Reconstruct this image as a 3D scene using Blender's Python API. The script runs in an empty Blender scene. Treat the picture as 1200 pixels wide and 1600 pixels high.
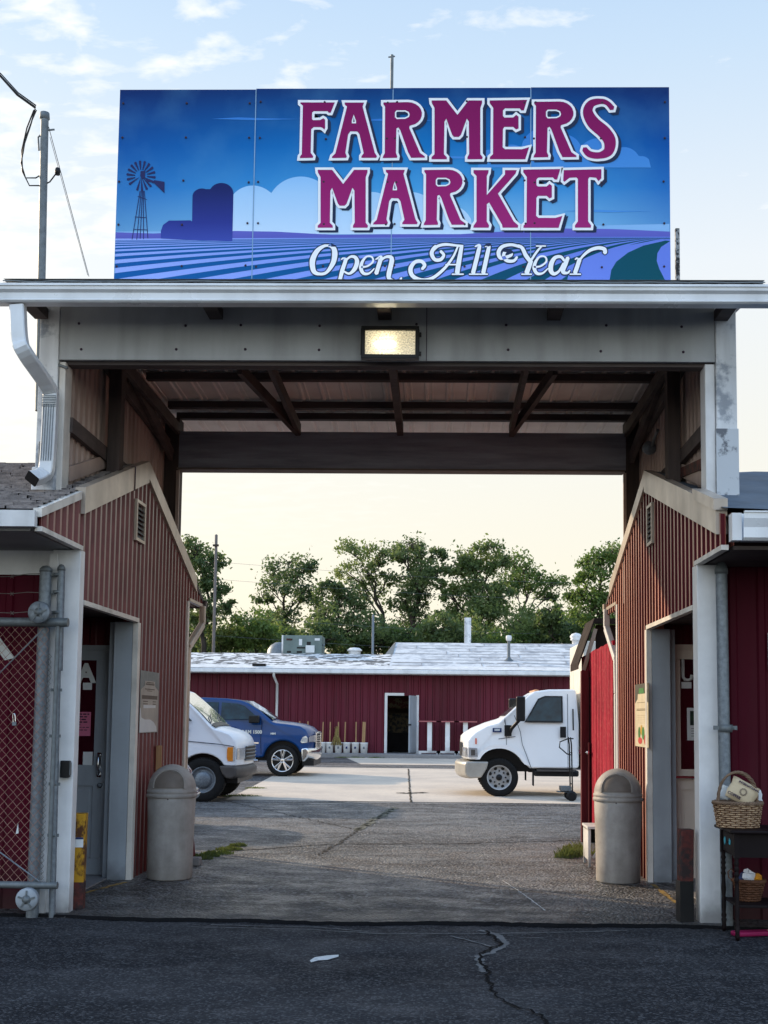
import bpy, bmesh, math, random
from mathutils import Vector, Matrix
from mathutils.geometry import tessellate_polygon
random.seed(7)
PI = math.pi
scn = bpy.context.scene
COL = scn.collection

# ------------------------------------------------------------------ camera
FPX = 1832.0; EYE = 1.6
cam_d = bpy.data.cameras.new('camera'); cam = bpy.data.objects.new('camera', cam_d); COL.objects.link(cam)
cam_d.sensor_fit = 'VERTICAL'; cam_d.sensor_height = 36.0; cam_d.lens = 36.0 * FPX / 1600.0
cam_d.shift_x = -0.027; cam_d.shift_y = 0.1024
cam_d.clip_start = 0.1; cam_d.clip_end = 3000
RM = Matrix.Rotation(math.radians(1.3), 4, 'Z') @ Matrix.Rotation(math.radians(94.9), 4, 'X') @ Matrix.Rotation(math.radians(0.6), 4, 'Z')
cam.matrix_world = Matrix.Translation((0, 0, EYE)) @ RM
scn.camera = cam
def ray(x, y):
    return RM.to_3x3() @ Vector(((x - 600 - 0.027 * 1600) / FPX, -(y - 800 - 0.1024 * 1600) / FPX, -1))
def atY(x, y, Y): d = ray(x, y); t = Y / d.y; return Vector((d.x * t, Y, EYE + d.z * t))
def atX(x, y, X): d = ray(x, y); t = X / d.x; return Vector((X, d.y * t, EYE + d.z * t))
def atZ(x, y, Z=0.0): d = ray(x, y); t = (Z - EYE) / d.z; return Vector((d.x * t, d.y * t, Z))

# ------------------------------------------------------------------ materials
def lin(c): return tuple(((v / 12.92) if v <= 0.04045 else ((v + 0.055) / 1.055) ** 2.4) for v in c)
def N(nt, t, **kw):
    n = nt.nodes.new(t)
    for k, v in kw.items(): setattr(n, k, v)
    return n
def mat(name, col, rough=0.5, metal=0.0, var=0.25, scale=3.0, bump=0.0, bscale=60.0, col2=None, stretch=(1, 1, 1),
        thr=(0.35, 0.7), coat=0.0, emis=None, spec=0.22, fine=0.0, fscale=150.0, fcol=None, trans=0.0, det=6, alpha=None, dirt=0.0):
    m = bpy.data.materials.new(name); m.use_nodes = True; nt = m.node_tree; L = nt.links
    b = nt.nodes['Principled BSDF']
    b.inputs['Roughness'].default_value = rough; b.inputs['Metallic'].default_value = metal
    b.inputs['Specular IOR Level'].default_value = spec; b.inputs['Coat Weight'].default_value = coat
    tc = N(nt, 'ShaderNodeTexCoord'); mp = N(nt, 'ShaderNodeMapping'); mp.inputs['Scale'].default_value = stretch
    L.new(tc.outputs['Object'], mp.inputs['Vector'])
    no = N(nt, 'ShaderNodeTexNoise'); no.inputs['Scale'].default_value = scale; no.inputs['Detail'].default_value = det
    no.inputs['Roughness'].default_value = 0.62
    L.new(mp.outputs['Vector'], no.inputs['Vector'])
    mr = N(nt, 'ShaderNodeMapRange'); mr.inputs['From Min'].default_value = thr[0]; mr.inputs['From Max'].default_value = thr[1]
    L.new(no.outputs['Fac'], mr.inputs['Value'])
    mx = N(nt, 'ShaderNodeMix', data_type='RGBA')
    c2 = col2 if col2 else tuple(c * (1 - var) for c in col)
    mx.inputs['A'].default_value = (*col, 1); mx.inputs['B'].default_value = (*c2, 1)
    L.new(mr.outputs['Result'], mx.inputs['Factor'])
    out = mx.outputs['Result']
    if fine > 0:
        n2 = N(nt, 'ShaderNodeTexNoise'); n2.inputs['Scale'].default_value = fscale; n2.inputs['Detail'].default_value = 3
        L.new(tc.outputs['Object'], n2.inputs['Vector'])
        m2 = N(nt, 'ShaderNodeMapRange'); m2.inputs['From Min'].default_value = 0.5; m2.inputs['From Max'].default_value = 0.72
        m2.inputs['To Max'].default_value = fine
        L.new(n2.outputs['Fac'], m2.inputs['Value'])
        x2 = N(nt, 'ShaderNodeMix', data_type='RGBA'); x2.inputs['B'].default_value = (*(fcol or (0.3, 0.3, 0.3)), 1)
        L.new(m2.outputs['Result'], x2.inputs['Factor']); L.new(out, x2.inputs['A']); out = x2.outputs['Result']
    if dirt > 0:   # grime that gathers low down on the object
        n3 = N(nt, 'ShaderNodeTexNoise'); n3.inputs['Scale'].default_value = 1.3; n3.inputs['Detail'].default_value = 8
        mp3 = N(nt, 'ShaderNodeMapping'); mp3.inputs['Scale'].default_value = (3, 3, 0.5)
        L.new(tc.outputs['Object'], mp3.inputs['Vector']); L.new(mp3.outputs['Vector'], n3.inputs['Vector'])
        m3 = N(nt, 'ShaderNodeMapRange'); m3.inputs['From Min'].default_value = 0.45; m3.inputs['From Max'].default_value = 0.75; m3.inputs['To Max'].default_value = dirt
        L.new(n3.outputs['Fac'], m3.inputs['Value'])
        x3 = N(nt, 'ShaderNodeMix', data_type='RGBA'); x3.inputs['B'].default_value = (0.05, 0.042, 0.035, 1)
        L.new(m3.outputs['Result'], x3.inputs['Factor']); L.new(out, x3.inputs['A']); out = x3.outputs['Result']
    L.new(out, b.inputs['Base Color'])
    if bump > 0:
        nb = N(nt, 'ShaderNodeTexNoise'); nb.inputs['Scale'].default_value = bscale; nb.inputs['Detail'].default_value = 4
        mpb = N(nt, 'ShaderNodeMapping'); mpb.inputs['Scale'].default_value = stretch
        L.new(tc.outputs['Object'], mpb.inputs['Vector']); L.new(mpb.outputs['Vector'], nb.inputs['Vector'])
        bp = N(nt, 'ShaderNodeBump'); bp.inputs['Strength'].default_value = bump; bp.inputs['Distance'].default_value = 0.02
        L.new(nb.outputs['Fac'], bp.inputs['Height']); L.new(bp.outputs['Normal'], b.inputs['Normal'])
    rr = N(nt, 'ShaderNodeMapRange'); rr.inputs['To Min'].default_value = max(0.02, rough - 0.08); rr.inputs['To Max'].default_value = min(1, rough + 0.1)
    L.new(no.outputs['Fac'], rr.inputs['Value']); L.new(rr.outputs['Result'], b.inputs['Roughness'])
    if emis:
        b.inputs['Emission Color'].default_value = (*emis[0], 1); b.inputs['Emission Strength'].default_value = emis[1]
    if trans > 0:
        b.inputs['Transmission Weight'].default_value = trans
    return m
def weather(m, sheet=None, width=.914, amt=.22, splash=.55, zs=.45):
    """per-sheet fading and mud splashed up from the ground"""
    nt = m.node_tree; L = nt.links; b = nt.nodes['Principled BSDF']; src = b.inputs['Base Color'].links[0].from_socket
    tc = N(nt, 'ShaderNodeTexCoord'); sp = N(nt, 'ShaderNodeSeparateXYZ'); L.new(tc.outputs['Object'], sp.inputs[0])
    out = src
    if sheet:
        dv = N(nt, 'ShaderNodeMath', operation='DIVIDE'); dv.inputs[1].default_value = width; L.new(sp.outputs[sheet], dv.inputs[0])
        fl = N(nt, 'ShaderNodeMath', operation='FLOOR'); L.new(dv.outputs[0], fl.inputs[0])
        wn = N(nt, 'ShaderNodeTexWhiteNoise', noise_dimensions='1D'); L.new(fl.outputs[0], wn.inputs['W'])
        fr = N(nt, 'ShaderNodeMath', operation='FRACT'); L.new(dv.outputs[0], fr.inputs[0])
        ln = N(nt, 'ShaderNodeMath', operation='LESS_THAN'); ln.inputs[1].default_value = .02; L.new(fr.outputs[0], ln.inputs[0])
        mr = N(nt, 'ShaderNodeMapRange'); mr.inputs['To Min'].default_value = 0; mr.inputs['To Max'].default_value = amt; L.new(wn.outputs['Value'], mr.inputs['Value'])
        mx_ = N(nt, 'ShaderNodeMath', operation='MAXIMUM'); l2 = N(nt, 'ShaderNodeMath', operation='MULTIPLY'); l2.inputs[1].default_value = .6; L.new(ln.outputs[0], l2.inputs[0]); L.new(mr.outputs['Result'], mx_.inputs[0]); L.new(l2.outputs[0], mx_.inputs[1])
        x = N(nt, 'ShaderNodeMix', data_type='RGBA'); x.inputs['B'].default_value = (.02, .008, .008, 1); L.new(mx_.outputs[0], x.inputs['Factor']); L.new(out, x.inputs['A']); out = x.outputs['Result']
    no = N(nt, 'ShaderNodeTexNoise'); no.inputs['Scale'].default_value = 4; no.inputs['Detail'].default_value = 8; L.new(tc.outputs['Object'], no.inputs['Vector'])
    ad = N(nt, 'ShaderNodeMath', operation='MULTIPLY_ADD'); ad.inputs[1].default_value = -.7; L.new(no.outputs['Fac'], ad.inputs[0]); L.new(sp.outputs['Z'], ad.inputs[2])
    r = N(nt, 'ShaderNodeMapRange'); r.inputs['From Min'].default_value = zs - .35; r.inputs['From Max'].default_value = -.35; r.inputs['To Max'].default_value = splash; L.new(ad.outputs[0], r.inputs['Value'])
    x = N(nt, 'ShaderNodeMix', data_type='RGBA'); x.inputs['B'].default_value = (.035, .028, .024, 1); L.new(r.outputs['Result'], x.inputs['Factor']); L.new(out, x.inputs['A'])
    L.new(x.outputs['Result'], b.inputs['Base Color'])
def grad(name, stops, z0, z1, rough=0.35, axis='Z', noise=0.04):
    """colour ramp along one object axis between z0 and z1 (printed artwork)"""
    m = bpy.data.materials.new(name); m.use_nodes = True; nt = m.node_tree; L = nt.links
    b = nt.nodes['Principled BSDF']; b.inputs['Roughness'].default_value = max(rough, .5); b.inputs['Specular IOR Level'].default_value = .12
    tc = N(nt, 'ShaderNodeTexCoord'); sp = N(nt, 'ShaderNodeSeparateXYZ'); L.new(tc.outputs['Object'], sp.inputs[0])
    no = N(nt, 'ShaderNodeTexNoise'); no.inputs['Scale'].default_value = 1.6; no.inputs['Detail'].default_value = 5
    L.new(tc.outputs['Object'], no.inputs['Vector'])
    ad = N(nt, 'ShaderNodeMath', operation='MULTIPLY_ADD'); ad.inputs[1].default_value = noise * (z1 - z0); L.new(no.outputs['Fac'], ad.inputs[0]); L.new(sp.outputs[axis], ad.inputs[2])
    mr = N(nt, 'ShaderNodeMapRange'); mr.inputs['From Min'].default_value = z0; mr.inputs['From Max'].default_value = z1
    L.new(ad.outputs[0], mr.inputs['Value'])
    r = N(nt, 'ShaderNodeValToRGB'); e = r.color_ramp.elements
    while len(e) < len(stops): e.new(0.5)
    for i, (p, c) in enumerate(stops): e[i].position = p; e[i].color = (*lin(c), 1)
    L.new(mr.outputs['Result'], r.inputs['Fac']); L.new(r.outputs['Color'], b.inputs['Base Color'])
    return m

M = {}
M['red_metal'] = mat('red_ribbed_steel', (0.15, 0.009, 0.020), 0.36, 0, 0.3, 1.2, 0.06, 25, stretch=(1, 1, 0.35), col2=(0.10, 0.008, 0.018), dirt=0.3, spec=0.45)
M['maroon'] = mat('deep_maroon_siding', (0.085, 0.0015, 0.014), 0.55, 0, 0.3, 1.2, 0.06, 25, stretch=(1, 1, 0.35), dirt=0.2, spec=.1)
M['rib_shade'] = mat('painted_rib_shade', (0.085, 0.005, 0.011), 0.5, 0, 0.3, 3, spec=.1)  # shade on the rib flanks, painted in as a darker red
M['rib_highlight'] = mat('painted_rib_highlight', (0.20, 0.048, 0.045), 0.4, 0, 0.4, 3, spec=.3)  # reflected highlight on the left wall's rib flanks, painted in as paler red
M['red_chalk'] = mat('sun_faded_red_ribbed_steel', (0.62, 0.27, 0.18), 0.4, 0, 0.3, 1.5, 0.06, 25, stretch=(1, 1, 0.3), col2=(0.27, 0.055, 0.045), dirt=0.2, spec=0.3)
M['red_far'] = mat('far_red_siding', (0.125, 0.014, 0.030), 0.6, 0, 0.3, 0.7, stretch=(2, 1, 0.4), col2=(0.105, 0.010, 0.022), dirt=0.2)
M['white'] = mat('white_painted_metal', (0.76, 0.76, 0.76), 0.42, 0, 0.2, 2.5, 0.03, 30, dirt=0.3)
M['white_trim'] = mat('cream_trim', (0.74, 0.70, 0.64), 0.45, 0, 0.25, 4, 0.03, 30, dirt=0.4)
M['post_white'] = mat('chipped_white_post', (0.68, 0.70, 0.72), 0.5, 0, 0.3, 5, 0.12, 18, col2=(0.33, 0.36, 0.4), thr=(0.52, 0.62), dirt=0.5)
M['fascia'] = mat('grey_white_fascia', (0.42, 0.435, 0.445), 0.5, 0, 0.2, 1.2, 0.05, 40, dirt=0.4)
M['tan'] = mat('tan_rake_metal', (0.54, 0.46, 0.38), 0.32, 0.1, 0.35, 1.7, 0.05, 8, col2=(0.34, 0.28, 0.23), dirt=0.35)
M['gutter'] = mat('white_gutter', (0.74, 0.77, 0.80), 0.28, 0.1, 0.12, 2, 0.02, 12, dirt=0.2)
M['galv'] = mat('galvanised_steel', (0.22, 0.25, 0.275), 0.5, 0.4, 0.3, 30, 0.05, 80, col2=(0.13, 0.15, 0.175), dirt=.3)
M['galv_dark'] = mat('dull_galvanised_steel', (0.17, 0.19, 0.2), 0.55, 0.4, 0.3, 20, 0.05, 80)
M['wire'] = mat('fence_wire', (0.24, 0.22, 0.20), 0.5, 0.6, 0.4, 10)
M['rustwire'] = mat('rusty_wire', (0.42, 0.24, 0.19), 0.7, 0.3, 0.4, 10)
M['darkwood'] = mat('dark_weathered_timber', (0.10, 0.078, 0.072), 0.75, 0, 0.5, 3, 0.25, 14, stretch=(0.35, 1, 3), col2=(0.05, 0.042, 0.042))
M['darkwood_v'] = mat('dark_upright_timber', (0.085, 0.062, 0.056), 0.75, 0, 0.5, 3, 0.25, 14, stretch=(3, 3, 0.35), col2=(0.045, 0.036, 0.034))
M['header_wood'] = mat('blue_grey_header_timber', (0.36, 0.37, 0.42), 0.8, 0, 0.5, 4, 0.3, 14, stretch=(0.3, 1, 3), col2=(0.21, 0.21, 0.24))
M['clad_in'] = mat('brown_inner_cladding', (0.50, 0.38, 0.33), 0.5, 0, 0.35, 1.5, 0.04, 20, stretch=(1, 1, 0.5), dirt=0.35)
M['ceil'] = mat('ribbed_ceiling_sheet', (0.88, 0.84, 0.80), 0.5, 0, 0.2, 1.2, 0.04, 20, dirt=0.1)
M['soffit'] = mat('dusty_soffit', (0.33, 0.33, 0.33), 0.7, 0, 0.3, 2)
M['dark'] = mat('dark_void', (0.012, 0.01, 0.01), 0.8)
M['int_wall'] = mat('dim_interior_panel', (0.17, 0.13, 0.1), 0.8, 0, 0.4, 2)
M['door_grey'] = mat('grey_door_paint', (0.30, 0.33, 0.36), 0.45, 0, 0.15, 2, dirt=0.25)
M['door_tan'] = mat('taupe_door_paint', (0.78, 0.68, 0.58), 0.45, 0, 0.15, 2, dirt=0.25)
M['jamb'] = mat('blue_grey_jamb', (0.36, 0.40, 0.44), 0.45, 0, 0.15, 2, dirt=0.25)
M['glass_d'] = mat('dark_door_glass', (0.055, 0.006, 0.014), 0.12, 0, 0.6, 2, spec=0.8)
M['letter'] = mat('white_lettering', (0.62, 0.64, 0.62), 0.6, 0, 0.15, 8)
M['pink_paper'] = mat('pink_paper', (0.60, 0.16, 0.26), 0.8, 0, 0.12, 4)
M['ink'] = mat('printed_ink', (0.05, 0.03, 0.05), 0.7)
M['inkblue'] = mat('dark_blue_ink', (0.01, 0.03, 0.12), 0.6)
M['paper'] = mat('white_paper', (0.66, 0.68, 0.68), 0.75, 0, 0.1, 4)
M['chrome'] = mat('chrome', (0.75, 0.76, 0.78), 0.12, 1.0, 0.1, 4)
M['black'] = mat('black_plastic', (0.012, 0.012, 0.013), 0.4, 0, 0.3, 5)
M['can'] = mat('beige_grey_plastic', (0.40, 0.372, 0.345), 0.6, 0, 0.3, 7, 0.2, 7, col2=(0.28, 0.255, 0.235), dirt=0.4, spec=0.35)
M['can_flap'] = mat('dull_flap_plastic', (0.20, 0.165, 0.14), 0.5, 0, 0.3, 6, 0.1, 9, dirt=0.3)
M['can_edge'] = mat('shadowed_flap_groove', (0.10, 0.08, 0.07), 0.6)
M['yellow_post'] = mat('chipped_yellow_paint', (0.42, 0.22, 0.015), 0.6, 0, 0.3, 9, 0.3, 12, col2=(0.08, 0.03, 0.012), thr=(0.47, 0.55), stretch=(1, 1, 0.6))
M['rust'] = mat('rusty_red_steel', (0.10, 0.025, 0.02), 0.7, 0, 0.4, 12, 0.4, 20, col2=(0.03, 0.02, 0.02), thr=(0.42, 0.58))
M['redboard'] = mat('red_rough_sawn_board', (0.40, 0.008, 0.035), 0.8, 0, 0.4, 6, 1.0, 16, stretch=(2.5, 2.5, 0.3), col2=(0.17, 0.004, 0.018), fine=0.25, fscale=22, fcol=(0.5, 0.16, 0.13), spec=0.15)
M['redpost'] = mat('dark_red_timber', (0.12, 0.012, 0.02), 0.7, 0, 0.4, 5, 0.4, 22, stretch=(2, 2, 0.35))
M['table'] = mat('dark_cherry_wood', (0.006, 0.002, 0.003), 0.6, 0, 0.4, 4, spec=0.2)
M['turq'] = mat('turquoise_paint', (0.05, 0.42, 0.55), 0.5, 0, 0.2, 20)
M['wicker'] = mat('pale_wicker', (0.44, 0.30, 0.18), 0.65, 0, 0.45, 25, 0.3, 80, col2=(0.17, 0.10, 0.06))
M['wicker_rim'] = mat('brown_wicker_braid', (0.20, 0.13, 0.085), 0.65, 0, 0.45, 25, 0.3, 80)
M['wicker_d'] = mat('dark_wicker', (0.12, 0.05, 0.025), 0.65, 0, 0.45, 25, 0.3, 80)
M['burlap'] = mat('cream_paper_bag', (0.55, 0.44, 0.29), 0.8, 0, 0.15, 8, 0.1, 60)
M['shed_roof'] = mat('dark_shed_roofing', (0.045, 0.035, 0.03), 0.9, 0, 0.5, 6, spec=0.1)
M['shingle'] = mat('weathered_asphalt_shingle', (0.27, 0.24, 0.23), 0.85, 0, 0.5, 9, 0.3, 60, col2=(0.055, 0.05, 0.052), stretch=(1, 3, 3), fine=0.5, fscale=70, fcol=(0.28, 0.25, 0.23))
M['membrane'] = mat('blue_grey_roof_membrane', (0.10, 0.135, 0.18), 0.6, 0, 0.4, 1.6, 0.3, 8, dirt=0.3)
for k_ in ('red_metal', 'red_chalk'): weather(M[k_], 'Y', .914, .3, .6, .5)
weather(M['maroon'], 'X', .914, .3, .6, .5); weather(M['white'], None, splash=.55, zs=.3); weather(M['jamb'], None, splash=.5, zs=.3); weather(M['red_far'], 'X', .9, .25, .3, .3)
M['leaf_a'] = None

def asphalt(name, base, light, pale, agg, rough, dark, spec=.2, vs=75, rv=.12, bs=.5, bd=.008, seam=False):
    m = bpy.data.materials.new(name); m.use_nodes = True; nt = m.node_tree; L = nt.links
    b = nt.nodes['Principled BSDF']; tc = N(nt, 'ShaderNodeTexCoord')
    def noise(s, d=6, r=.6, st=(1, 1, 1)):
        mp = N(nt, 'ShaderNodeMapping'); mp.inputs['Scale'].default_value = st; L.new(tc.outputs['Object'], mp.inputs['Vector'])
        n = N(nt, 'ShaderNodeTexNoise'); n.inputs['Scale'].default_value = s; n.inputs['Detail'].default_value = d; n.inputs['Roughness'].default_value = r
        L.new(mp.outputs['Vector'], n.inputs['Vector']); return n
    def rng(n, a, c, t0=0, t1=1):
        r = N(nt, 'ShaderNodeMapRange'); r.inputs['From Min'].default_value = a; r.inputs['From Max'].default_value = c
        r.inputs['To Min'].default_value = t0; r.inputs['To Max'].default_value = t1; L.new(n, r.inputs['Value']); return r.outputs['Result']
    def mix(f, A, B):
        x = N(nt, 'ShaderNodeMix', data_type='RGBA'); L.new(f, x.inputs['Factor'])
        for k, v in (('A', A), ('B', B)):
            if isinstance(v, tuple): x.inputs[k].default_value = (*v, 1)
            else: L.new(v, x.inputs[k])
        return x.outputs['Result']
    big = noise(0.35, 5, .65, (1, 1.6, 1)); mid = noise(1.7, 6, .7, (1, 1.4, 1))
    c = mix(rng(big.outputs['Fac'], .46, .58), base, light)
    c = mix(rng(mid.outputs['Fac'], .52, .72, 0, pale), c, tuple(min(1, v * 1.9) for v in light))
    c = mix(rng(noise(0.9, 7, .75).outputs['Fac'], .56, .7, 0, dark), c, tuple(v * .45 for v in base))
    vo = N(nt, 'ShaderNodeTexVoronoi'); vo.inputs['Scale'].default_value = vs; b.inputs['Specular IOR Level'].default_value = spec; L.new(tc.outputs['Object'], vo.inputs['Vector'])
    sv = N(nt, 'ShaderNodeSeparateColor'); L.new(vo.outputs['Color'], sv.inputs[0])
    c = mix(rng(sv.outputs[0], .62, 1.0, 0, agg), c, (0.30, 0.30, 0.31))
    c = mix(rng(sv.outputs[1], .6, 1.0, 0, agg * 1.3), c, (0.008, 0.008, 0.01))
    if seam:     # dirt and damp along the threshold, plus shade painted into the colour
        sp = N(nt, 'ShaderNodeSeparateXYZ'); L.new(tc.outputs['Object'], sp.inputs[0])
        a2 = N(nt, 'ShaderNodeMath', operation='MULTIPLY_ADD'); a2.inputs[1].default_value = 1.9; L.new(noise(.9, 5).outputs['Fac'], a2.inputs[0]); L.new(sp.outputs['Y'], a2.inputs[2])
        c = mix(rng(a2.outputs[0], 11.9, 10.1, 0, .78), c, (.016, .015, .015))
    L.new(c, b.inputs['Base Color'])
    L.new(rng(mid.outputs['Fac'], .38, .62, rough + rv, rough - rv), b.inputs['Roughness'])
    bp = N(nt, 'ShaderNodeBump'); bp.inputs['Strength'].default_value = bs; bp.inputs['Distance'].default_value = bd
    hh = N(nt, 'ShaderNodeMath', operation='MULTIPLY_ADD'); hh.inputs[1].default_value = -1.0
    n4 = noise(40, 3); L.new(vo.outputs['Distance'], hh.inputs[0]); L.new(n4.outputs['Fac'], hh.inputs[2]); L.new(hh.outputs[0], bp.inputs['Height'])
    b2 = N(nt, 'ShaderNodeBump'); b2.inputs['Strength'].default_value = .35; b2.inputs['Distance'].default_value = .05
    L.new(mid.outputs['Fac'], b2.inputs['Height']); L.new(bp.outputs['Normal'], b2.inputs['Normal']); L.new(b2.outputs['Normal'], b.inputs['Normal'])
    return m
M['asphalt_dark'] = asphalt('dark_blue_asphalt', (0.019, 0.020, 0.0235), (0.036, 0.037, 0.041), .5, .22, .8, .5, .06, 70)
M['asphalt_old'] = asphalt('old_grey_asphalt', (0.040, 0.034, 0.031), (0.150, 0.138, 0.128), 1.0, .8, .50, .85, .5, 38, .2, 1.0, .02, True)
M['concrete'] = mat('pale_worn_concrete', (0.62, 0.53, 0.43), 0.7, 0, 0.25, 0.7, 0.15, 30, col2=(0.46, 0.40, 0.34), fine=0.25, fscale=20, fcol=(0.2, 0.19, 0.18))
M['kerb'] = mat('grey_concrete_walk', (0.26, 0.25, 0.25), 0.8, 0, 0.3, 2, 0.2, 30, fine=0.3, fscale=15, fcol=(0.14, 0.14, 0.13))
M['crack'] = mat('crack_filler_dark', (0.009, 0.009, 0.010), 0.9, spec=.05)
M['crack_pale'] = mat('pale_crack_sealer', (0.15, 0.155, 0.16), 0.8, 0, 0.4, 12)
M['stripe_yellow'] = mat('worn_yellow_line', (0.35, 0.22, 0.06), 0.8, 0, 0.5, 8, col2=(0.08, 0.07, 0.06), thr=(.45, .6))
M['whitepaint'] = mat('white_road_paint', (0.6, 0.62, 0.62), 0.7, 0, 0.3, 30)

# ------------------------------------------------------------------ mesh building
class MB:
    def __init__(s): s.v = []; s.f = []; s.m = []; s.sm = []
    def add(s, vs, fs, mi=0, smooth=False):
        o = len(s.v); s.v += [Vector(v) for v in vs]
        for f in fs: s.f.append([i + o for i in f]); s.m.append(mi); s.sm.append(smooth)
        return s
    def box(s, x0, x1, y0, y1, z0, z1, mi=0):
        v = [(x, y, z) for x in (x0, x1) for y in (y0, y1) for z in (z0, z1)]
        return s.add(v, [(0, 1, 3, 2), (4, 6, 7, 5), (0, 4, 5, 1), (2, 3, 7, 6), (0, 2, 6, 4), (1, 5, 7, 3)], mi)
    def obox(s, p, q, w, h, up=(0, 0, 1), mi=0):
        """box beam from p to q, width w across, height h along up"""
        p = Vector(p); q = Vector(q); d = (q - p).normalized(); up = Vector(up)
        sd = d.cross(up)
        if sd.length < 1e-4: sd = d.cross(Vector((1, 0, 0)))
        sd.normalize(); u = sd.cross(d).normalized()
        v = []
        for e in (p, q):
            for a, b in ((-1, -1), (1, -1), (1, 1), (-1, 1)): v.append(e + sd * (a * w / 2) + u * (b * h / 2))
        return s.add(v, [(0, 3, 2, 1), (4, 5, 6, 7), (0, 1, 5, 4), (1, 2, 6, 5), (2, 3, 7, 6), (3, 0, 4, 7)], mi)
    def tube(s, pts, r, n=8, mi=0, caps=True, smooth=True, closed=False):
        pts = [Vector(p) for p in pts]; k = len(pts); rr = r if isinstance(r, (list, tuple)) else [r] * k
        rings = []; prev = None
        for i, p in enumerate(pts):
            a = pts[(i - 1) % k] if (closed or i > 0) else p; b = pts[(i + 1) % k] if (closed or i < k - 1) else p
            d = (b - a)
            if d.length < 1e-9: d = Vector((0, 0, 1))
            d.normalize()
            if prev is None:
                u = d.cross(Vector((0, 0, 1)));
                if u.length < 0.05: u = d.cross(Vector((1, 0, 0)))
            else:
                u = prev - d * prev.dot(d)
                if u.length < 1e-5: u = d.cross(Vector((0, 1, 0)))
            u.normalize(); prev = u; w = d.cross(u)
            rings.append([p + (u * math.cos(2 * PI * j / n) + w * math.sin(2 * PI * j / n)) * rr[i] for j in range(n)])
        vs = [v for r_ in rings for v in r_]; fs = []
        for i in range(k if closed else k - 1):
            i2 = (i + 1) % k
            for j in range(n): fs.append((i * n + j, i * n + (j + 1) % n, i2 * n + (j + 1) % n, i2 * n + j))
        s.add(vs, fs, mi, smooth)
        if caps and not closed: s.add(rings[0], [list(range(n))[::-1]], mi); s.add(rings[-1], [list(range(n))], mi)
        return s
    def lathe(s, prof, c=(0, 0, 0), n=24, axis='z', mi=0, smooth=True, a0=0, a1=2 * PI, sx=1, sy=1):
        c = Vector(c); full = abs(a1 - a0 - 2 * PI) < 1e-6; k = n if full else n + 1; vs = []
        for r, h in prof:
            for j in range(k):
                a = a0 + (a1 - a0) * j / n; x, y = r * math.cos(a) * sx, r * math.sin(a) * sy
                vs.append(c + (Vector((x, y, h)) if axis == 'z' else Vector((x, h, y)) if axis == 'y' else Vector((h, x, y))))
        fs = []
        for i in range(len(prof) - 1):
            for j in range(n if full else n): fs.append((i * k + j, i * k + (j + 1) % k, (i + 1) * k + (j + 1) % k, (i + 1) * k + j))
        return s.add(vs, fs, mi, smooth)
    def prism(s, poly, axis, a, b, mi=0, smooth=False):
        """polygon of 2D points extruded along axis from a to b (x: pts are (y,z); y: (x,z); z: (x,y))"""
        def P(p, h): return {'x': (h, p[0], p[1]), 'y': (p[0], h, p[1]), 'z': (p[0], p[1], h)}[axis]
        n = len(poly); v = [P(p, a) for p in poly] + [P(p, b) for p in poly]
        s.add(v, [[i, (i + 1) % n, n + (i + 1) % n, n + i] for i in range(n)], mi, smooth)
        tri = tessellate_polygon([[Vector((p[0], p[1], 0)) for p in poly]])
        s.add(v, [list(t)[::-1] for t in tri] + [[n + i for i in t] for t in tri], mi)
        return s
    def sheet(s, contours, fn, mi=0):
        """flat filled shape with holes, fn maps (u,v) to 3D"""
        tri = tessellate_polygon([[Vector((p[0], p[1], 0)) for p in c] for c in contours])
        flat = [p for c in contours for p in c]
        return s.add([fn(*p) for p in flat], [list(t) for t in tri], mi)
    def build(s, name, m, parent=None, world=True, bevel=0.0, seg=2, auto=False, angle=35, subsurf=0, kind=None, fix=True):
        me = bpy.data.meshes.new(name)
        off = Vector((0, 0, 0))
        if parent is not None and world:
            q = parent
            while q is not None: off += q.location; q = q.parent
        me.from_pydata([tuple(v - off) for v in s.v], [], s.f)
        ms = m if isinstance(m, (list, tuple)) else [m]
        for x in ms: me.materials.append(x)
        for i, p in enumerate(me.polygons):
            p.material_index = s.m[i]; p.use_smooth = s.sm[i] or auto
        me.validate()
        if fix:
            bm = bmesh.new(); bm.from_mesh(me)
            if fix == 'weld' or bevel or subsurf: bmesh.ops.remove_doubles(bm, verts=bm.verts, dist=1e-5)
            bmesh.ops.recalc_face_normals(bm, faces=bm.faces); bm.to_mesh(me); bm.free()
        o = bpy.data.objects.new(name, me); COL.objects.link(o)
        if parent is not None: o.parent = parent
        if bevel:
            b = o.modifiers.new('bevel', 'BEVEL'); b.width = bevel; b.segments = seg; b.limit_method = 'ANGLE'; b.angle_limit = math.radians(angle)
        if subsurf:
            q = o.modifiers.new('sub', 'SUBSURF'); q.levels = subsurf; q.render_levels = subsurf
        if auto:
            for p in me.polygons: p.use_smooth = True
            try: me.set_sharp_from_angle(angle=math.radians(angle))
            except Exception: pass
        if kind: o['kind'] = kind
        return o
def T(name, label, cat, loc=(0, 0, 0), rz=0.0, group=None):
    o = bpy.data.objects.new(name, None); COL.objects.link(o); o.location = loc; o.rotation_euler = (0, 0, rz); o.empty_display_size = 0.2
    o['label'] = label; o['category'] = cat
    if group: o['group'] = group
    return o
def tag(o, label, cat, group=None, kind=None):
    if label: o['label'] = label
    if cat: o['category'] = cat
    if group: o['group'] = group
    if kind: o['kind'] = kind
    return o
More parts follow.
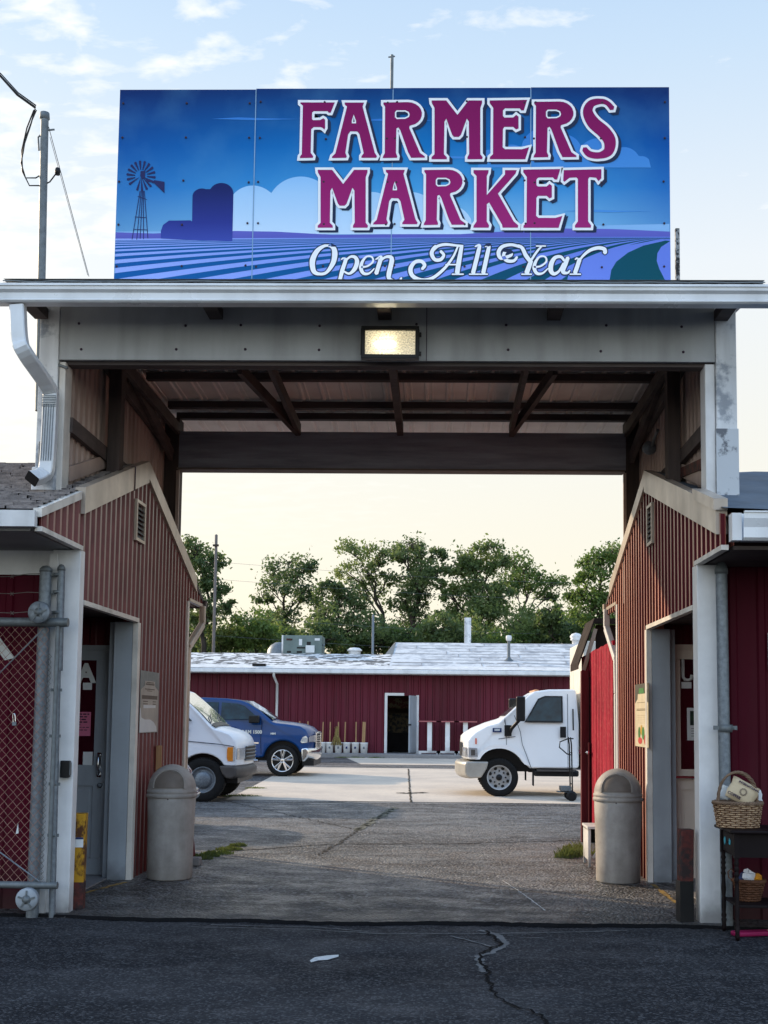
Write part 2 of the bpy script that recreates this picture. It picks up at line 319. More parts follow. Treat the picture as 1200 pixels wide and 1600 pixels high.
def dup(root, loc, rz=None, label=None, scale=None):
    r = root.copy(); COL.objects.link(r); r.location = loc
    if rz is not None: r.rotation_euler = (0, 0, rz)
    if label: r['label'] = label
    if scale: r.scale = scale
    for ch in list(root.children):
        c = ch.copy(); COL.objects.link(c); c.parent = r
        for g in list(ch.children):
            d = g.copy(); COL.objects.link(d); d.parent = c
    return r
def text_mesh(body, size, align='CENTER', bold=0.0, shear=0.0, space=1.0):
    cu = bpy.data.curves.new('t', 'FONT'); cu.body = body; cu.size = size; cu.align_x = align; cu.align_y = 'CENTER'
    cu.offset = bold; cu.shear = shear; cu.space_character = space; cu.resolution_u = 3
    o = bpy.data.objects.new('t', cu); COL.objects.link(o)
    dg = bpy.context.evaluated_depsgraph_get(); me = bpy.data.meshes.new_from_object(o.evaluated_get(dg))
    vs = [v.co.copy() for v in me.vertices]; fs = [list(p.vertices) for p in me.polygons]
    bpy.data.objects.remove(o); bpy.data.curves.remove(cu); bpy.data.meshes.remove(me)
    return vs, fs
def add_text(mb, body, size, fn, mi=0, **kw):
    vs, fs = text_mesh(body, size, **kw); mb.add([fn(v.x, v.y) for v in vs], fs, mi)
def ribbed(mb, axis, plane, out, u0, u1, top, bot, brk=(), pitch=0.1524, h=0.026, base=0.06, topw=0.045, ramp=0.016, mi=0, minor=True, flank=0):
    """ribbed sheet wall running along axis ('x' or 'y') at the given plane, ribs standing out by h*out"""
    us = {u0, u1} | {b for b in brk if u0 < b < u1}
    k = math.floor(u0 / pitch) - 1
    prof = []
    def off(u):
        t = (u / pitch) % 1.0 * pitch; a = pitch / 2 - topw / 2
        if t < a - ramp or t > a + topw + ramp:
            q = (t % (pitch)); 
            return 0.0
        if t < a: return h * (t - a + ramp) / ramp
        if t > a + topw: return h * (1 - (t - a - topw) / ramp)
        return h
    while k * pitch < u1:
        a = k * pitch + pitch / 2 - topw / 2
        for w in (a - ramp, a, a + topw, a + topw + ramp):
            if u0 < w < u1: us.add(w)
        k += 1
    us = sorted(us)
    def V(u, z, o): return (plane + out * o, u, z) if axis == 'y' else (u, plane + out * o, z)
    for a, b in zip(us[:-1], us[1:]):
        if b - a < 1e-5: continue
        e = 1e-6; oa, ob = off(a + e), off(b - e)
        za, zb = top(a + e), top(b - e); ba, bb = bot(a + e), bot(b - e)
        if za - ba < 0.002 and zb - bb < 0.002: continue
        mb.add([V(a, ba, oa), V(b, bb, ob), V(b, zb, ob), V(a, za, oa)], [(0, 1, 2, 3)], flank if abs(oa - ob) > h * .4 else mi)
        mb.add([V(a, ba, -base), V(b, bb, -base), V(b, zb, -base), V(a, za, -base)], [(3, 2, 1, 0)], mi)
# ------------------------------------------------------------------ ground
def gz(y):    # the yard climbs a little towards the far market hall
    return 0.0 if y < 26 else min(0.10, (y - 26) / 16 * 0.10)
g = MB(); ys = [-60, 0, 9.2, 26, 42, 60, 120, 1500]; zs = [0, 0, 0, 0, .1, .1, .1, .1]; xs = [-900, -30, 30, 900]
vs = [(x, y, z) for y, z in zip(ys, zs) for x in xs]
g.add(vs, [(i * 4 + j, i * 4 + j + 1, i * 4 + 5 + j, i * 4 + 4 + j) for i in range(7) for j in range(3)])
g.build('ground', M['asphalt_dark'], kind='structure')
g = MB(); rnd = random.Random(3)
front = []
x = -30
while x < 30: front.append((x, 9.24 + 0.045 * math.sin(x * 1.3) + .03 * math.sin(x * 3.7 + 1) + rnd.uniform(-.022, .022) - 0.012 * x)); x += .07
yy = [9.6, 16, 26, 42, 46]
n = len(front)
vs = [(x_, y_ + .002, 0.0) for x_, y_ in front] + [(x_, y_ + .014, 0.024) for x_, y_ in front]
for Y in yy: vs += [(x_, Y, gz(Y) + 0.024) for x_, _ in front]
fs = [(r * n + i, r * n + i + 1, (r + 1) * n + i + 1, (r + 1) * n + i) for r in range(len(yy) + 1) for i in range(n - 1)]
g.add(vs, fs); g.build('courtyard_pavement', M['asphalt_old'], kind='structure')
TOPZ = 0.024
jm = MB(); rj = random.Random(6)
for i in range(n - 1):
    (xa_, ya_), (xb_, yb_) = front[i], front[i + 1]
    if abs(xa_) > 12: continue
    wa = .014 + .010 * math.sin(xa_ * 2.3) + .006 * math.sin(xa_ * 9.1) + (.012 if -1.5 < xa_ < 2 else 0); jm.add([(xa_, ya_ - wa, .0035), (xb_, yb_ - wa - rj.uniform(-.01, .01), .0035), (xb_, yb_ + .013, .0255), (xa_, ya_ + .013, .0255)], [(0, 1, 2, 3)])
jm.build('pavement_joint', M['crack'], kind='structure', fix=False)
def gsheet(name, poly, m, dz, sub=None):
    """thin sheet of ground cover that follows the yard"""
    mb = MB(); tri = tessellate_polygon([[Vector((a, b, 0)) for a, b in poly]])
    mb.add([(a, b, gz(b) + TOPZ + dz) for a, b in poly], [list(t) for t in tri]); return mb.build(name, m, kind='structure')
mb = MB()   # concrete apron in the yard: strips so it follows the slope
def lx(y): return -3.95 - (y - 22.1) * 0.035
for a, b in ((22.1, 26), (26, 31), (31, 35.2)):
    mb.add([(lx(a), a, gz(a) + .03), (9, a, gz(a) + .03), (9, b, gz(b) + .03), (lx(b), b, gz(b) + .03)], [(0, 1, 2, 3)])
mb.add([(-2.4, 37.4, gz(37.4) + .03), (9, 37.4, gz(37.4) + .03), (9, 42.6, gz(42.6) + .03), (-3.3, 42.6, gz(42.6) + .03)], [(0, 1, 2, 3)])
mb.build('concrete_apron', M['concrete'], kind='structure')
mb = MB(); mb.box(-16, 16, 42.7, 46, 0.0, 0.26); mb.build('market_walkway', M['kerb'], kind='structure', bevel=.02)
# cracks, sealer and joints
def crack(mb, pts, w, z, rr, jag=.02):
    L_ = []
    for (a, b) in zip(pts[:-1], pts[1:]):
        a = Vector(a); b = Vector(b); k = max(2, int((b - a).length / .05))
        for i in range(k): L_.append(a.lerp(b, i / k) + Vector((rr.uniform(-jag, jag), rr.uniform(-jag, jag))))
    L_.append(Vector(pts[-1]))
    for i in range(len(L_) - 1):
        d = (L_[i + 1] - L_[i]).normalized(); p = Vector((-d.y, d.x)); w0 = w * rr.uniform(.3, 1); w1 = w * rr.uniform(.3, 1)
        q = [L_[i] + p * w0 / 2, L_[i] - p * w0 / 2, L_[i + 1] - p * w1 / 2, L_[i + 1] + p * w1 / 2]
        mb.add([(v.x, v.y, z(v.y)) for v in q], [(0, 1, 2, 3)])
def GP(x, y, Z=0): v = atZ(x, y, Z); return (v.x, v.y)
rr = random.Random(5)
mb = MB()
crack(mb, [GP(758, 1456), GP(783, 1476), GP(748, 1494), GP(762, 1520), GP(770, 1550), GP(790, 1568), GP(838, 1584), GP(856, 1600), GP(880, 1640)], .028, lambda y: .009, rr)
mb.build('pavement_crack', M['crack'], kind='structure')
mb = MB()
crack(mb, [GP(748, 1454), GP(775, 1460), GP(792, 1476), GP(768, 1490), GP(746, 1494), GP(756, 1520)], .07, lambda y: .0045, rr, .01)
crack(mb, [GP(705, 1463), GP(768, 1480)], .03, lambda y: .006, rr, .01)
crack(mb, [GP(300, 1449), GP(480, 1453), GP(600, 1460), GP(760, 1460), GP(980, 1455)], .028, lambda y: .0052, rr, .008)
crack(mb, [GP(330, 1446), GP(500, 1450), GP(575, 1457)], .022, lambda y: .0066, rr, .006)
crack(mb, [GP(812, 1466), GP(850, 1467)], .02, lambda y: .0066, rr, .006)
mb.build('crack_sealer', M['crack_pale'], kind='structure')
mb = MB()
crack(mb, [GP(785, 1380), GP(818, 1402), GP(852, 1428)], .016, lambda y: TOPZ + .005, rr, .004)
crack(mb, [GP(735, 1424), GP(772, 1425)], .014, lambda y: TOPZ + .005, rr, .004)
mb.build('chalk_line', M['whitepaint'], kind='structure')
mb = MB()
crack(mb, [GP(300, 1345), GP(350, 1334), GP(520, 1322), GP(700, 1322), GP(905, 1316)], .05, lambda y: TOPZ + .004, rr, .03)
crack(mb, [GP(355, 1254), GP(560, 1300), GP(500, 1340)], .03, lambda y: TOPZ + .0055, rr, .04)
crack(mb, [GP(345, 1256), GP(500, 1256), GP(650, 1259), GP(900, 1262)], .07, lambda y: TOPZ + .0045, rr, .03)
crack(mb, [GP(642, 1256), GP(638, 1206)], .05, lambda y: gz(y) + .036, rr, .02)
crack(mb, [GP(625, 1242), GP(662, 1241)], .25, lambda y: gz(y) + .0365, rr, .1)
mb.build('yard_crack', mat('dark_dirt_joint', (0.03, 0.028, 0.025), 0.9), kind='structure')
mb = MB(); crack(mb, [GP(560, 1300), GP(590, 1280), GP(618, 1264)], .16, lambda y: TOPZ + .006, rr, .06)
mb.build('crack_patch', mat('pale_crack_patch', (0.2, 0.2, 0.16), 0.9, var=.5, scale=20), kind='structure')
mb = MB(); w = [GP(484, 1502), GP(492, 1497), GP(512, 1494), GP(529, 1493), (GP(529, 1496)), GP(512, 1501), GP(497, 1502), GP(486, 1505)]
mb.add([(a, b, .006) for a, b in w], [list(range(8))]); mb.build('white_paint_splash', M['whitepaint'], kind='structure')
mb = MB()
for a, b in (((-3.28, 9.75), (-2.92, 11.15)), ((2.08, 11.5), (2.08, 9.75))):
    crack(mb, [a, b], .07, lambda y: TOPZ + .004, rr, .004)
mb.build('painted_line', M['stripe_yellow'], kind='structure')

# ------------------------------------------------------------------ two flanking market buildings
XL, XR = -2.95, 2.1
def roof_l(y): return (3.09 + (y - 8.47) * .327) if y < 11.5 else (4.08 - (y - 11.5) * .36)
def roof_r(y): return (3.12 + (y - 8.55) * .30) if y < 11.62 else (4.04 - (y - 11.62) * .36)
def building(side):
    L_ = side < 0; xw = XL if L_ else XR; out = 1 if L_ else -1; rf = roof_l if L_ else roof_r
    xfar = -9.5 if L_ else 8.5; yf = 8.47 if L_ else 8.55; pk = 11.5 if L_ else 11.62; yj = 11.35 if L_ else 11.68
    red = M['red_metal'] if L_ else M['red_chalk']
    root = T('market_building', 'red ribbed metal market building with door %s, on the %s of the gateway' % (('A', 'left') if L_ else ('J', 'right')), 'building', (xw, 9.5, 0))
    # gable wall towards the passage
    mb = MB()
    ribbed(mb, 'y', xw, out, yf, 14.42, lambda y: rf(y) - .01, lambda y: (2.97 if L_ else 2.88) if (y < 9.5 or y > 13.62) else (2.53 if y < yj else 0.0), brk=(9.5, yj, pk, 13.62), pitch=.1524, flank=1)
    mb.build('gable_wall', [red, M['rib_highlight'] if L_ else M['rib_shade']], root, auto=False)
    # rake trim
    def rake(y0, y1, wtop, wbot, proud, nm, m, lift=0.0):
        mb = MB(); k = 8
        vs = []
        for i in range(k + 1):
            y = y0 + (y1 - y0) * i / k; z = rf(y) + lift
            for xx in (xw - out * .03, xw + out * proud):
                vs += [(xx, y, z + wtop), (xx, y, z - wbot)]
        fs = []
        for i in range(k):
            a = i * 4; b = a + 4
            fs += [(a + 2, a + 3, b + 3, b + 2), (a, b, b + 1, a + 1), (a, a + 2, b + 2, b), (a + 1, b + 1, b + 3, a + 3)]
        fs += [(0, 1, 3, 2), (k * 4, k * 4 + 2, k * 4 + 3, k * 4 + 1)]
        mb.add(vs, fs); return mb.build(nm, m, root)
    if L_:
        rake(9.42, pk, .05, .17, .055, 'rake_trim', M['tan']); rake(pk, 13.95, .05, .12, .05, 'rake_trim', M['tan'])
        rake(8.45, 9.4, .02, .045, .035, 'rake_trim', M['white_trim']); rake(13.95, 14.46, .02, .03, .03, 'rake_trim', M['darkwood'])
        mb = MB(); mb.box(xw + .02, xw + .062, 10.93, 10.945, 3.72, 3.95); mb.build('trim_seam', M['ink'], root)
    else:
        rake(8.62, pk, .05, .17, .055, 'rake_trim', M['tan']); rake(pk, 14.05, .05, .10, .05, 'rake_trim', M['tan'])
        rake(8.6, 9.32, .10, -.015, .075, 'rake_trim', M['tan']); rake(14.05, 14.5, .02, .03, .03, 'rake_trim', M['darkwood'])
    # rear end wall and front wall
    xa, xb = (xfar, xw - .06) if L_ else (xw + .06, xfar)
    mb = MB(); mb.box(xa, xb, 13.52, 13.6, 0, 3.0); mb.build('rear_wall', red, root)
    mb = MB()
    fx0, fx1 = (xfar, -3.17) if L_ else (2.3, xfar)
    ribbed(mb, 'x', 9.58, -1, fx0, fx1, lambda x: 2.98, lambda x: 0.0, pitch=.2286, h=.016)
    fr = mb.build('front_wall', M['maroon'], root)
    # white frieze band and soffit under the front eave
    if L_:
        mb = MB(); mb.box(xfar, -3.17, 9.535, 9.56, 2.74, 2.965); mb.build('frieze', M['white'], root)
    sz_ = 2.94 if L_ else 2.85
    mb = MB(); mb.box(xa, xb, yf + .02, 9.53, sz_, sz_ + .028); mb.build('soffit', M['soffit'] if L_ else M['darkwood'], root)
    mb = MB(); mb.box(xa, xb, 13.64, 14.4, 2.94, 2.968); mb.build('soffit', M['soffit'], root)
    mb = MB(); mb.box(xw - .03, xw + out * .028 if L_ else xw + .03, 0, 0, 0, 0) if False else None
    # trims under the overhangs and over the entrance
    x0, x1 = sorted((xw - out * .02, xw + out * .034))
    mb.box(x0, x1, yf, 9.48, sz_ - .005, sz_ + .032); mb.build('eave_trim', M['white_trim'], root)
    mb = MB(); mb.box(x0, x1, 13.66, 14.42, 2.935, 2.972); mb.build('eave_trim', M['tan'], root)
    mb = MB(); mb.box(x0, x1, 9.56, yj, 2.495, 2.535); mb.build('header_trim', M['white_trim'], root)
    mb = MB(); mb.box(x0, x1, 13.56, 13.64, 0, 2.93); mb.build('corner_trim', M['white_trim'] if L_ else M['white'], root)
    # corner column, far jamb
    cx0, cx1 = (xw - .2, xw + .03) if L_ else (xw - .03, xw + .19)
    mb = MB(); mb.box(cx0, cx1, 9.38 if not L_ else 9.43, 9.55, 0, 2.935 if L_ else 2.845); mb.build('corner_column', M['white'], root, bevel=.006)
    if L_:
        mb = MB(); mb.box(cx0 - .015, cx0 + .05, 9.40, 9.428, .02, 2.9); mb.build('column_batten', M['white'], root)
    jx0, jx1 = sorted((xw + out * .036, xw - out * .20))
    mb = MB(); mb.box(min(xw - out * .2, xw - out * .02), max(xw - out * .2, xw - out * .02), yj - .03, yj + .1, 0, 2.5); mb.build('jamb', M['jamb'], root, bevel=.004)
    e0, e1 = sorted((xw - out * .018, xw + out * .036))
    mb = MB(); mb.box(e0, e1, yj - .035, yj + .06, 0, 2.494); mb.build('jamb_trim', M['white_trim'], root, bevel=.004)
    mb = MB(); f0, f1 = sorted((xw - out * .262, xw - out * .205)); mb.box(f0, f1, yj + .04, yj + .1, 0, 2.5); mb.build('jamb_strip', M['jamb'], root)
    # recessed entrance porch: back wall, side wall, ceiling
    yb = yj + .22
    p0, p1 = sorted((xw - out * .2, xw - out * 1.75))
    mb = MB(); ribbed(mb, 'x', yb, -1, p0, p1, lambda x: 2.6, lambda x: 0, pitch=.1524, h=.012); mb.build('porch_wall', M['red_metal'], root)
    q0, q1 = sorted((xw - out * 1.75, xw - out * 1.83))
    mb = MB(); mb.box(q0, q1, 9.62, yb + .05, 0, 2.6); mb.build('porch_side_wall', M['red_metal'], root)
    mb = MB(); mb.box(p0, p1, 9.6, yb, 2.56, 2.62); mb.build('porch_ceiling', M['darkwood'], root)
    mb = MB(); mb.box(p0, p1, 9.64, yb - .02, TOPZ + .001, .035); mb.build('porch_floor', M['kerb'], root)
    # gable vent
    if L_: v0, v1, z0, z1 = 11.08, 11.42, 3.27, 3.67
    else: v0, v1, z0, z1 = 11.25, 11.52, 3.30, 3.70
    mb = MB(); X0, X1 = sorted((xw + out * .021, xw + out * .05))
    mb.box(X0, X1, v0, v0 + .03, z0, z1).box(X0, X1, v1 - .03, v1, z0, z1).box(X0, X1, v0 + .03, v1 - .03, z0, z0 + .03).box(X0, X1, v0 + .03, v1 - .03, z1 - .03, z1)
    ve = mb.build('vent', M['tan'], root)
    mb = MB(); k = 7
    for i in range(k):
        z = z0 + .035 + (z1 - z0 - .08) * i / k
        mb.obox((xw + out * .034, v0 + .03, z + .02), (xw + out * .034, v1 - .03, z + .02), .004, .05, up=(-out * .7, 0, 1))
    mb.build('louvre', M['galv_dark'], ve)
    x0, x1 = sorted((xw + out * .019, xw + out * .023)); mb = MB(); mb.box(x0, x1, v0 + .03, v1 - .03, z0 + .03, z1 - .03); mb.build('vent_back', M['dark'], ve)
    # roof
    xr0, xr1 = (xfar, xw + .0) if L_ else (xw - .0, xfar)
    if L_:
        mb = MB(); k = 24
        for i in range(k):
            y0 = yf + (pk - yf) * i / k; y1 = yf + (pk - yf) * (i + 1) / k + .03
            za, zb = rf(y0) + .032, rf(min(y1, pk)) + .012
            xx = xr0
            while xx < xr1 - .01:
                w_ = random.uniform(.2, .34); xe = min(xr1, xx + w_); l = random.choice((0, 0, .004, .008)); yy0 = y0 - random.uniform(0, .02)
                mb.add([(xx, yy0, za - .02), (xe - .006, yy0, za - .02), (xe - .006, yy0, za + l), (xx, yy0, za + l), (xe - .006, y1, zb), (xx, y1, zb)], [(0, 1, 2, 3), (3, 2, 4, 5)])
                xx = xe
        mb.build('roof_shingles', M['shingle'], root, fix=False)
    else:
        mb = MB(); k = 22; jx = 30
        vs = []
        for i in range(k + 1):
            for j in range(jx + 1):
                y = yf - .03 + (pk - yf + .03) * i / k; x = xr0 - .02 + (xr1 - xr0) * j / jx
                vs.append((x, y, rf(y) + .03 + .012 * math.sin(x * 5 + y * 2) * math.sin(y * 4) + random.uniform(0, .008)))
        mb.add(vs, [(i * (jx + 1) + j, i * (jx + 1) + j + 1, (i + 1) * (jx + 1) + j + 1, (i + 1) * (jx + 1) + j) for i in range(k) for j in range(jx)], 0, True)
        mb.build('roof_membrane', M['membrane'], root, fix=False)
    mb = MB(); a, b = xr0, xr1
    mb.add([(a, pk, rf(pk) + .02), (b, pk, rf(pk) + .02), (b, 14.46, rf(14.46) + .02), (a, 14.46, rf(14.46) + .02)], [(0, 1, 2, 3)])
    mb.add([(a, yf, rf(yf) - .03), (b, yf, rf(yf) - .03), (b, pk, rf(pk) - .05), (a, pk, rf(pk) - .05), (b, 14.46, rf(14.46) - .03), (a, 14.46, rf(14.46) - .03)], [(0, 1, 2, 3), (3, 2, 4, 5)])
    mb.build('roof_deck', M['darkwood'], root, fix=False)
    # front gutter
    def gutter(x0, x1, y, z0, z1, nm='gutter', dark=False):
        mb = MB(); d = .12
        prof = [(y + d, z1), (y + d, z0), (y + .03, z0), (y + .012, z0 + .02), (y + .01, z0 + (z1 - z0) * .45), (y - .01, z0 + (z1 - z0) * .75), (y - .012, z1 - .012), (y - .022, z1 - .01), (y - .022, z1), (y, z1 + .003), (y, z1 - .02), (y + .02, z0 + .06), (y + .02, z0 + .02), (y + d - .01, z0 + .02), (y + d - .01, z1)]
        mb.prism(prof, 'x', x0, x1)
        return mb.build(nm, M['gutter'], root)
    if L_: gutter(xfar, xw - .28, 8.36, 2.96, 3.09)
    else: gutter(xw + .1, xfar, 8.42, 2.90, 3.11)
    mb = MB()
    if L_: mb.box(xw - .28, xw - .0, 8.40, 8.46, 2.96, 3.08)
    else: mb.box(xw + .02, xw + .09, 8.44, 8.54, 2.90, 3.1)
    mb.build('gutter_end_board', M['white'], root)
    # rear gutter end and downspout, seen past the far corner
    gx = xw + out * .02
    mb = MB()
    a = [(xw + out * .00, 14.46, 2.93), (xw - out * .0, 14.42, 2.72), (xw - out * .05, 14.1, 2.45), (xw - out * .06, 13.72, 2.2), (xw - out * .06, 13.7, 1.3), (xw - out * .06, 13.7, .1)]
    if L_: a = [(xw + .03, 14.42, 2.95), (xw + .03, 14.42, 2.72), (xw - .02, 13.85, 2.4), (xw - .02, 13.8, 0.1)]
    else: a = [(xw - .03, 14.42, 2.95), (xw - .03, 14.42, 2.72), (xw + .0, 13.82, 2.3), (xw + .0, 13.78, 1.9), (xw, 13.76, .1)]
    for p, q in zip(a[:-1], a[1:]): mb.obox(p, q, .085, .07, up=(1, 0, 0))
    mb.build('downspout', M['tan'] if L_ else M['white'], root, bevel=.012)
    mb = MB(); a, b = (xfar, xw + .06) if L_ else (xw - .06, xfar); mb.box(a, b, 14.44, 14.55, 2.93, 3.02); mb.build('gutter', M['darkwood' if L_ else 'tan'], root)
    return root, xw, out, yj, yb
bl = building(-1); br = building(1)
# junction flashing boards on the left roof + front screws in the fascia are with the canopy

# doors
def door(root, xe, w, yb, dirn, m, letter, z1=2.23, stile=.125, glass_z=1.1):
    """xe: the edge towards the passage, dirn: direction the leaf extends in x"""
    x0, x1 = sorted((xe, xe + dirn * w)); y = yb - .045
    mb = MB(); mb.box(x0 - .05, x1 + .05, y - .01, yb - .016, z1, z1 + .05).box(x0 - .05, x0, y - .01, yb - .016, 0, z1).box(x1, x1 + .05, y - .01, yb - .016, 0, z1)
    fr = mb.build('door_frame', m, root)
    mb = MB()
    mb.box(x0, x1, y, yb - .02, glass_z - .2, glass_z).box(x0, x1, y, yb - .02, z1 - .10, z1).box(x0, x1, y, yb - .02, .04, .2)
    mb.box(x0, x0 + stile, y, yb - .02, .2, glass_z - .2).box(x1 - stile, x1, y, yb - .02, .2, glass_z - .2)
    mb.box(x0, x0 + stile, y, yb - .02, glass_z, z1 - .10).box(x1 - stile, x1, y, yb - .02, glass_z, z1 - .10)
    mb.box(x0 + stile, x1 - stile, y + .012, yb - .02, .2, glass_z - .2)
    mb.box(x0 + stile + .03, x1 - stile - .03, y + .005, y + .012, .24, glass_z - .24)
    d = mb.build('door', m, root, bevel=.003)
    mb = MB(); mb.box(x0 + stile - .001, x1 - stile + .001, y + .016, y + .022, glass_z, z1 - .10); gl = mb.build('door_glass', M['glass_d'], d)
    return d, x0, x1, y
dl, dx0, dx1, dy = door(bl[0], atY(165, 1200, bl[4] - .05).x, .92, bl[4], -1, M['door_grey'], 'A')
pA = atY(134, 1053, dy); sA = .26
for i, (cx, s_, mm, dz) in enumerate(((pA.x, .25, M['letter'], 0), (pA.x - .17, .22, M['galv_dark'], .012))):
    mb = MB(); add_text(mb, 'A', s_, lambda u, v: (cx + u, dy + .013, pA.z + v + dz), bold=.012); mb.build('door_letter', mm, dl)
p = atY(136, 1073, dy); mb = MB(); mb.box(p.x - .045, p.x + .045, dy + .012, dy + .015, p.z - .03, p.z + .04); mb.build('door_label', M['paper'], dl)
p = atY(136, 1186, dy); mb = MB(); mb.box(p.x - .045, p.x + .05, dy + .012, dy + .015, p.z - .075, p.z + .07); mb.build('door_label', M['paper'], dl)
p = atY(155, 1195, dy); mb = MB(); mb.tube([(p.x, dy, p.z + .1), (p.x, dy - .035, p.z + .085), (p.x, dy - .045, p.z), (p.x, dy - .035, p.z - .085), (p.x, dy, p.z - .1)], .011, 8); mb.box(p.x - .02, p.x + .02, dy - .004, dy, p.z - .12, p.z + .12); mb.build('door_handle', M['chrome'], dl)
p = atY(156, 1227, dy); mb = MB(); mb.lathe([(0, -.02), (.018, -.02), (.018, 0), (.026, .0), (.026, .006)], (p.x, dy - .006, p.z), 16, 'y'); mb.build('door_lock', M['galv'], dl)
a = atY(99, 1112, dy - .01); b = atY(140, 1150, dy - .01)
root = T('paper_notice', 'pink paper notice taped inside the glass of the left grey door', 'notice', (b.x - .1, dy + .009, b.z))
mb = MB(); mb.box(b.x - .27, b.x, dy + .010, dy + .014, b.z, a.z); mb.build('sheet', M['pink_paper'], root)
mb = MB()
rt_ = random.Random(4)
for i in range(7):       # the lines are too small to read in the photograph: word-long strokes of ink
    x_ = b.x - .255
    while x_ < b.x - (.03, .05, .08, .03, .10, .04, .05)[i]:
        w_ = rt_.uniform(.02, .05); hh_ = .0065 if i < 5 else .004; mb.box(x_, min(b.x - .015, x_ + w_), dy + .0078, dy + .0088, a.z - .022 - i * .026 - hh_, a.z - .022 - i * .026 + hh_); x_ += w_ + .010
mb.build('printed_text', M['ink'], root)

xr_edge = atY(1044, 1200, br[4] - .05).x
dr, dx0, dx1, dy2 = door(br[0], xr_edge, .92, br[4], 1, M['door_tan'], 'J', z1=2.31, stile=.13, glass_z=1.11)
pJ = atY(1073, 1050, dy2); mb = MB()
J = [(.05, .13), (.05, -.04), (.035, -.075), (0, -.085), (-.035, -.07), (-.045, -.03)]
q = [(-.035, .13), (-.035, -.05), (-.02, -.075), (.015, -.08), (.045, -.07), (.055, -.03)]   # hook of the letter as it shows
mb.tube([(pJ.x + u, dy2 + .008, pJ.z + v) for u, v in q], .017, 6); mb.build('door_letter', M['letter'], dr)
p = atY(1073, 1071, dy2); mb = MB(); mb.box(p.x - .05, p.x + .05, dy2 + .01, dy2 + .013, p.z - .03, p.z + .035); mb.build('door_label', M['paper'], dr)
mb = MB(); z = atY(1070, 1214, dy2).z; mb.box(dx0 + .05, dx1 - .05, dy2 - .05, dy2 - .03, z - .012, z + .012).box(dx0 + .05, dx0 + .08, dy2 - .03, dy2, z - .012, z + .012).box(dx1 - .08, dx1 - .05, dy2 - .03, dy2, z - .012, z + .012); mb.build('push_bar', M['chrome'], dr, bevel=.004)
a = atY(1074, 1106, dy2 - .01); b = atY(1100, 1157, dy2 - .01)
root = T('paper_notice', 'white notice with a dark green photo taped inside the right taupe door', 'notice', (a.x + .1, dy2 + .01, b.z))
mb = MB(); mb.box(a.x, a.x + .24, dy2 + .010, dy2 + .014, b.z, a.z); mb.build('sheet', M['paper'], root)
mb = MB(); mb.box(a.x + .03, a.x + .21, dy2 + .006, dy2 + .009, b.z + .15, a.z - .03); mb.build('printed_picture', mat('dark_green_photo_print', (0.03, 0.06, 0.03), .5, col2=(0.01, 0.012, 0.02), scale=12), root)
mb = MB()
for i in range(4): mb.box(a.x + .04, a.x + .04 + (.16, .12, .15, .09)[i], dy2 + .007, dy2 + .009, b.z + .115 - i * .025, b.z + .12 - i * .025)
mb.build('printed_text', M['ink'], root)
p = atY(1083, 1180, dy2 + .1); mb = MB(); mb.lathe([(0, -.16), (.06, -.16), (.085, .13), (.0, .13)], (p.x + .03, dy2 + .035, p.z), 16); o = mb.build('flower_pot', mat('orange_clay', (0.42, 0.16, 0.05), .7)) if False else None

# letters painted on the front walls
def wall_letter(txt, px, py, label, size, rot=0):
    p = atY(px, py, 9.5); mb = MB(); c, s_ = math.cos(rot), math.sin(rot)
    add_text(mb, txt, size, lambda u, v: (p.x + u * c - v * s_, 9.555, p.z + u * s_ + v * c), bold=.02)
    o = mb.build('wall_letter', M['letter']); tag(o, label, 'letter')
wall_letter('A', -18, 1008, 'white letter A on the red front wall behind the chain link gate', .42, .25)
wall_letter('b', 1222, 1022, 'white letter on the maroon front wall right of the galvanised pole', .4)

# ------------------------------------------------------------------ gateway canopy
can = T('gateway_canopy', 'tall timber and metal gateway canopy spanning the passage between the two red buildings', 'canopy', (-.43, 9.5, 0))
YF = 9.5
def post(x0, x1, y0, y1, z0, z1, m, nm='post', bev=.008):
    mb = MB(); mb.box(x0, x1, y0, y1, z0, z1); return mb.build(nm, m, can, bevel=bev)
post(-3.33, -3.168, 9.44, 9.66, 3.35, 4.99, M['post_white']); post(-3.165, -3.11, 9.462, 9.64, 3.35, 4.515, M['white_trim'], 'jamb_trim')
post(2.255, 2.425, 9.44, 9.66, 3.30, 4.97, M['post_white']); post(2.17, 2.252, 9.462, 9.64, 3.33, 4.515, M['white'], 'jamb_trim')
mb = MB(); mb.box(2.235, 2.445, 9.415, 9.69, 3.26, 3.40).box(2.248, 2.432, 9.430, 9.4385, 3.40, 3.97)
mb.build('post_flashing', mat('patched_blue_grey_flashing', (0.50, 0.53, 0.56), .55, var=.3, col2=(0.14, 0.15, 0.17), scale=6, thr=(.55, .62), bump=.2, bscale=9), can, bevel=.01)
mb = MB(); mb.box(-3.35, -3.155, 9.42, 9.7, 3.30, 3.62); mb.build('post_flashing', M['post_white'], can, bevel=.01)
mb = MB(); mb.box(-3.165, 2.252, 9.45, 9.49, 4.53, 5.0); fas = mb.build('fascia_board', M['fascia'], can)
mb = MB()
rr = random.Random(9)
for x in (-2.98, -2.15, -1.62, -1.02, -.2, .55, 1.35, 2.0):
    for z in (4.62, 4.83):
        xx = x + rr.uniform(-.04, .04); mb.lathe([(0, -.006), (.011, -.004), (.012, 0)], (xx, 9.45, z + rr.uniform(-.01, .01)), 8, 'y')
mb.box(-.118, -.112, 9.4455, 9.4495, 4.53, 5.0)
mb.build('screw_heads', M['ink'], fas)
mb = MB(); mb.box(-3.16, 2.25, 9.5, 9.62, 4.50, 4.98); mb.build('front_header', M['darkwood'], can)
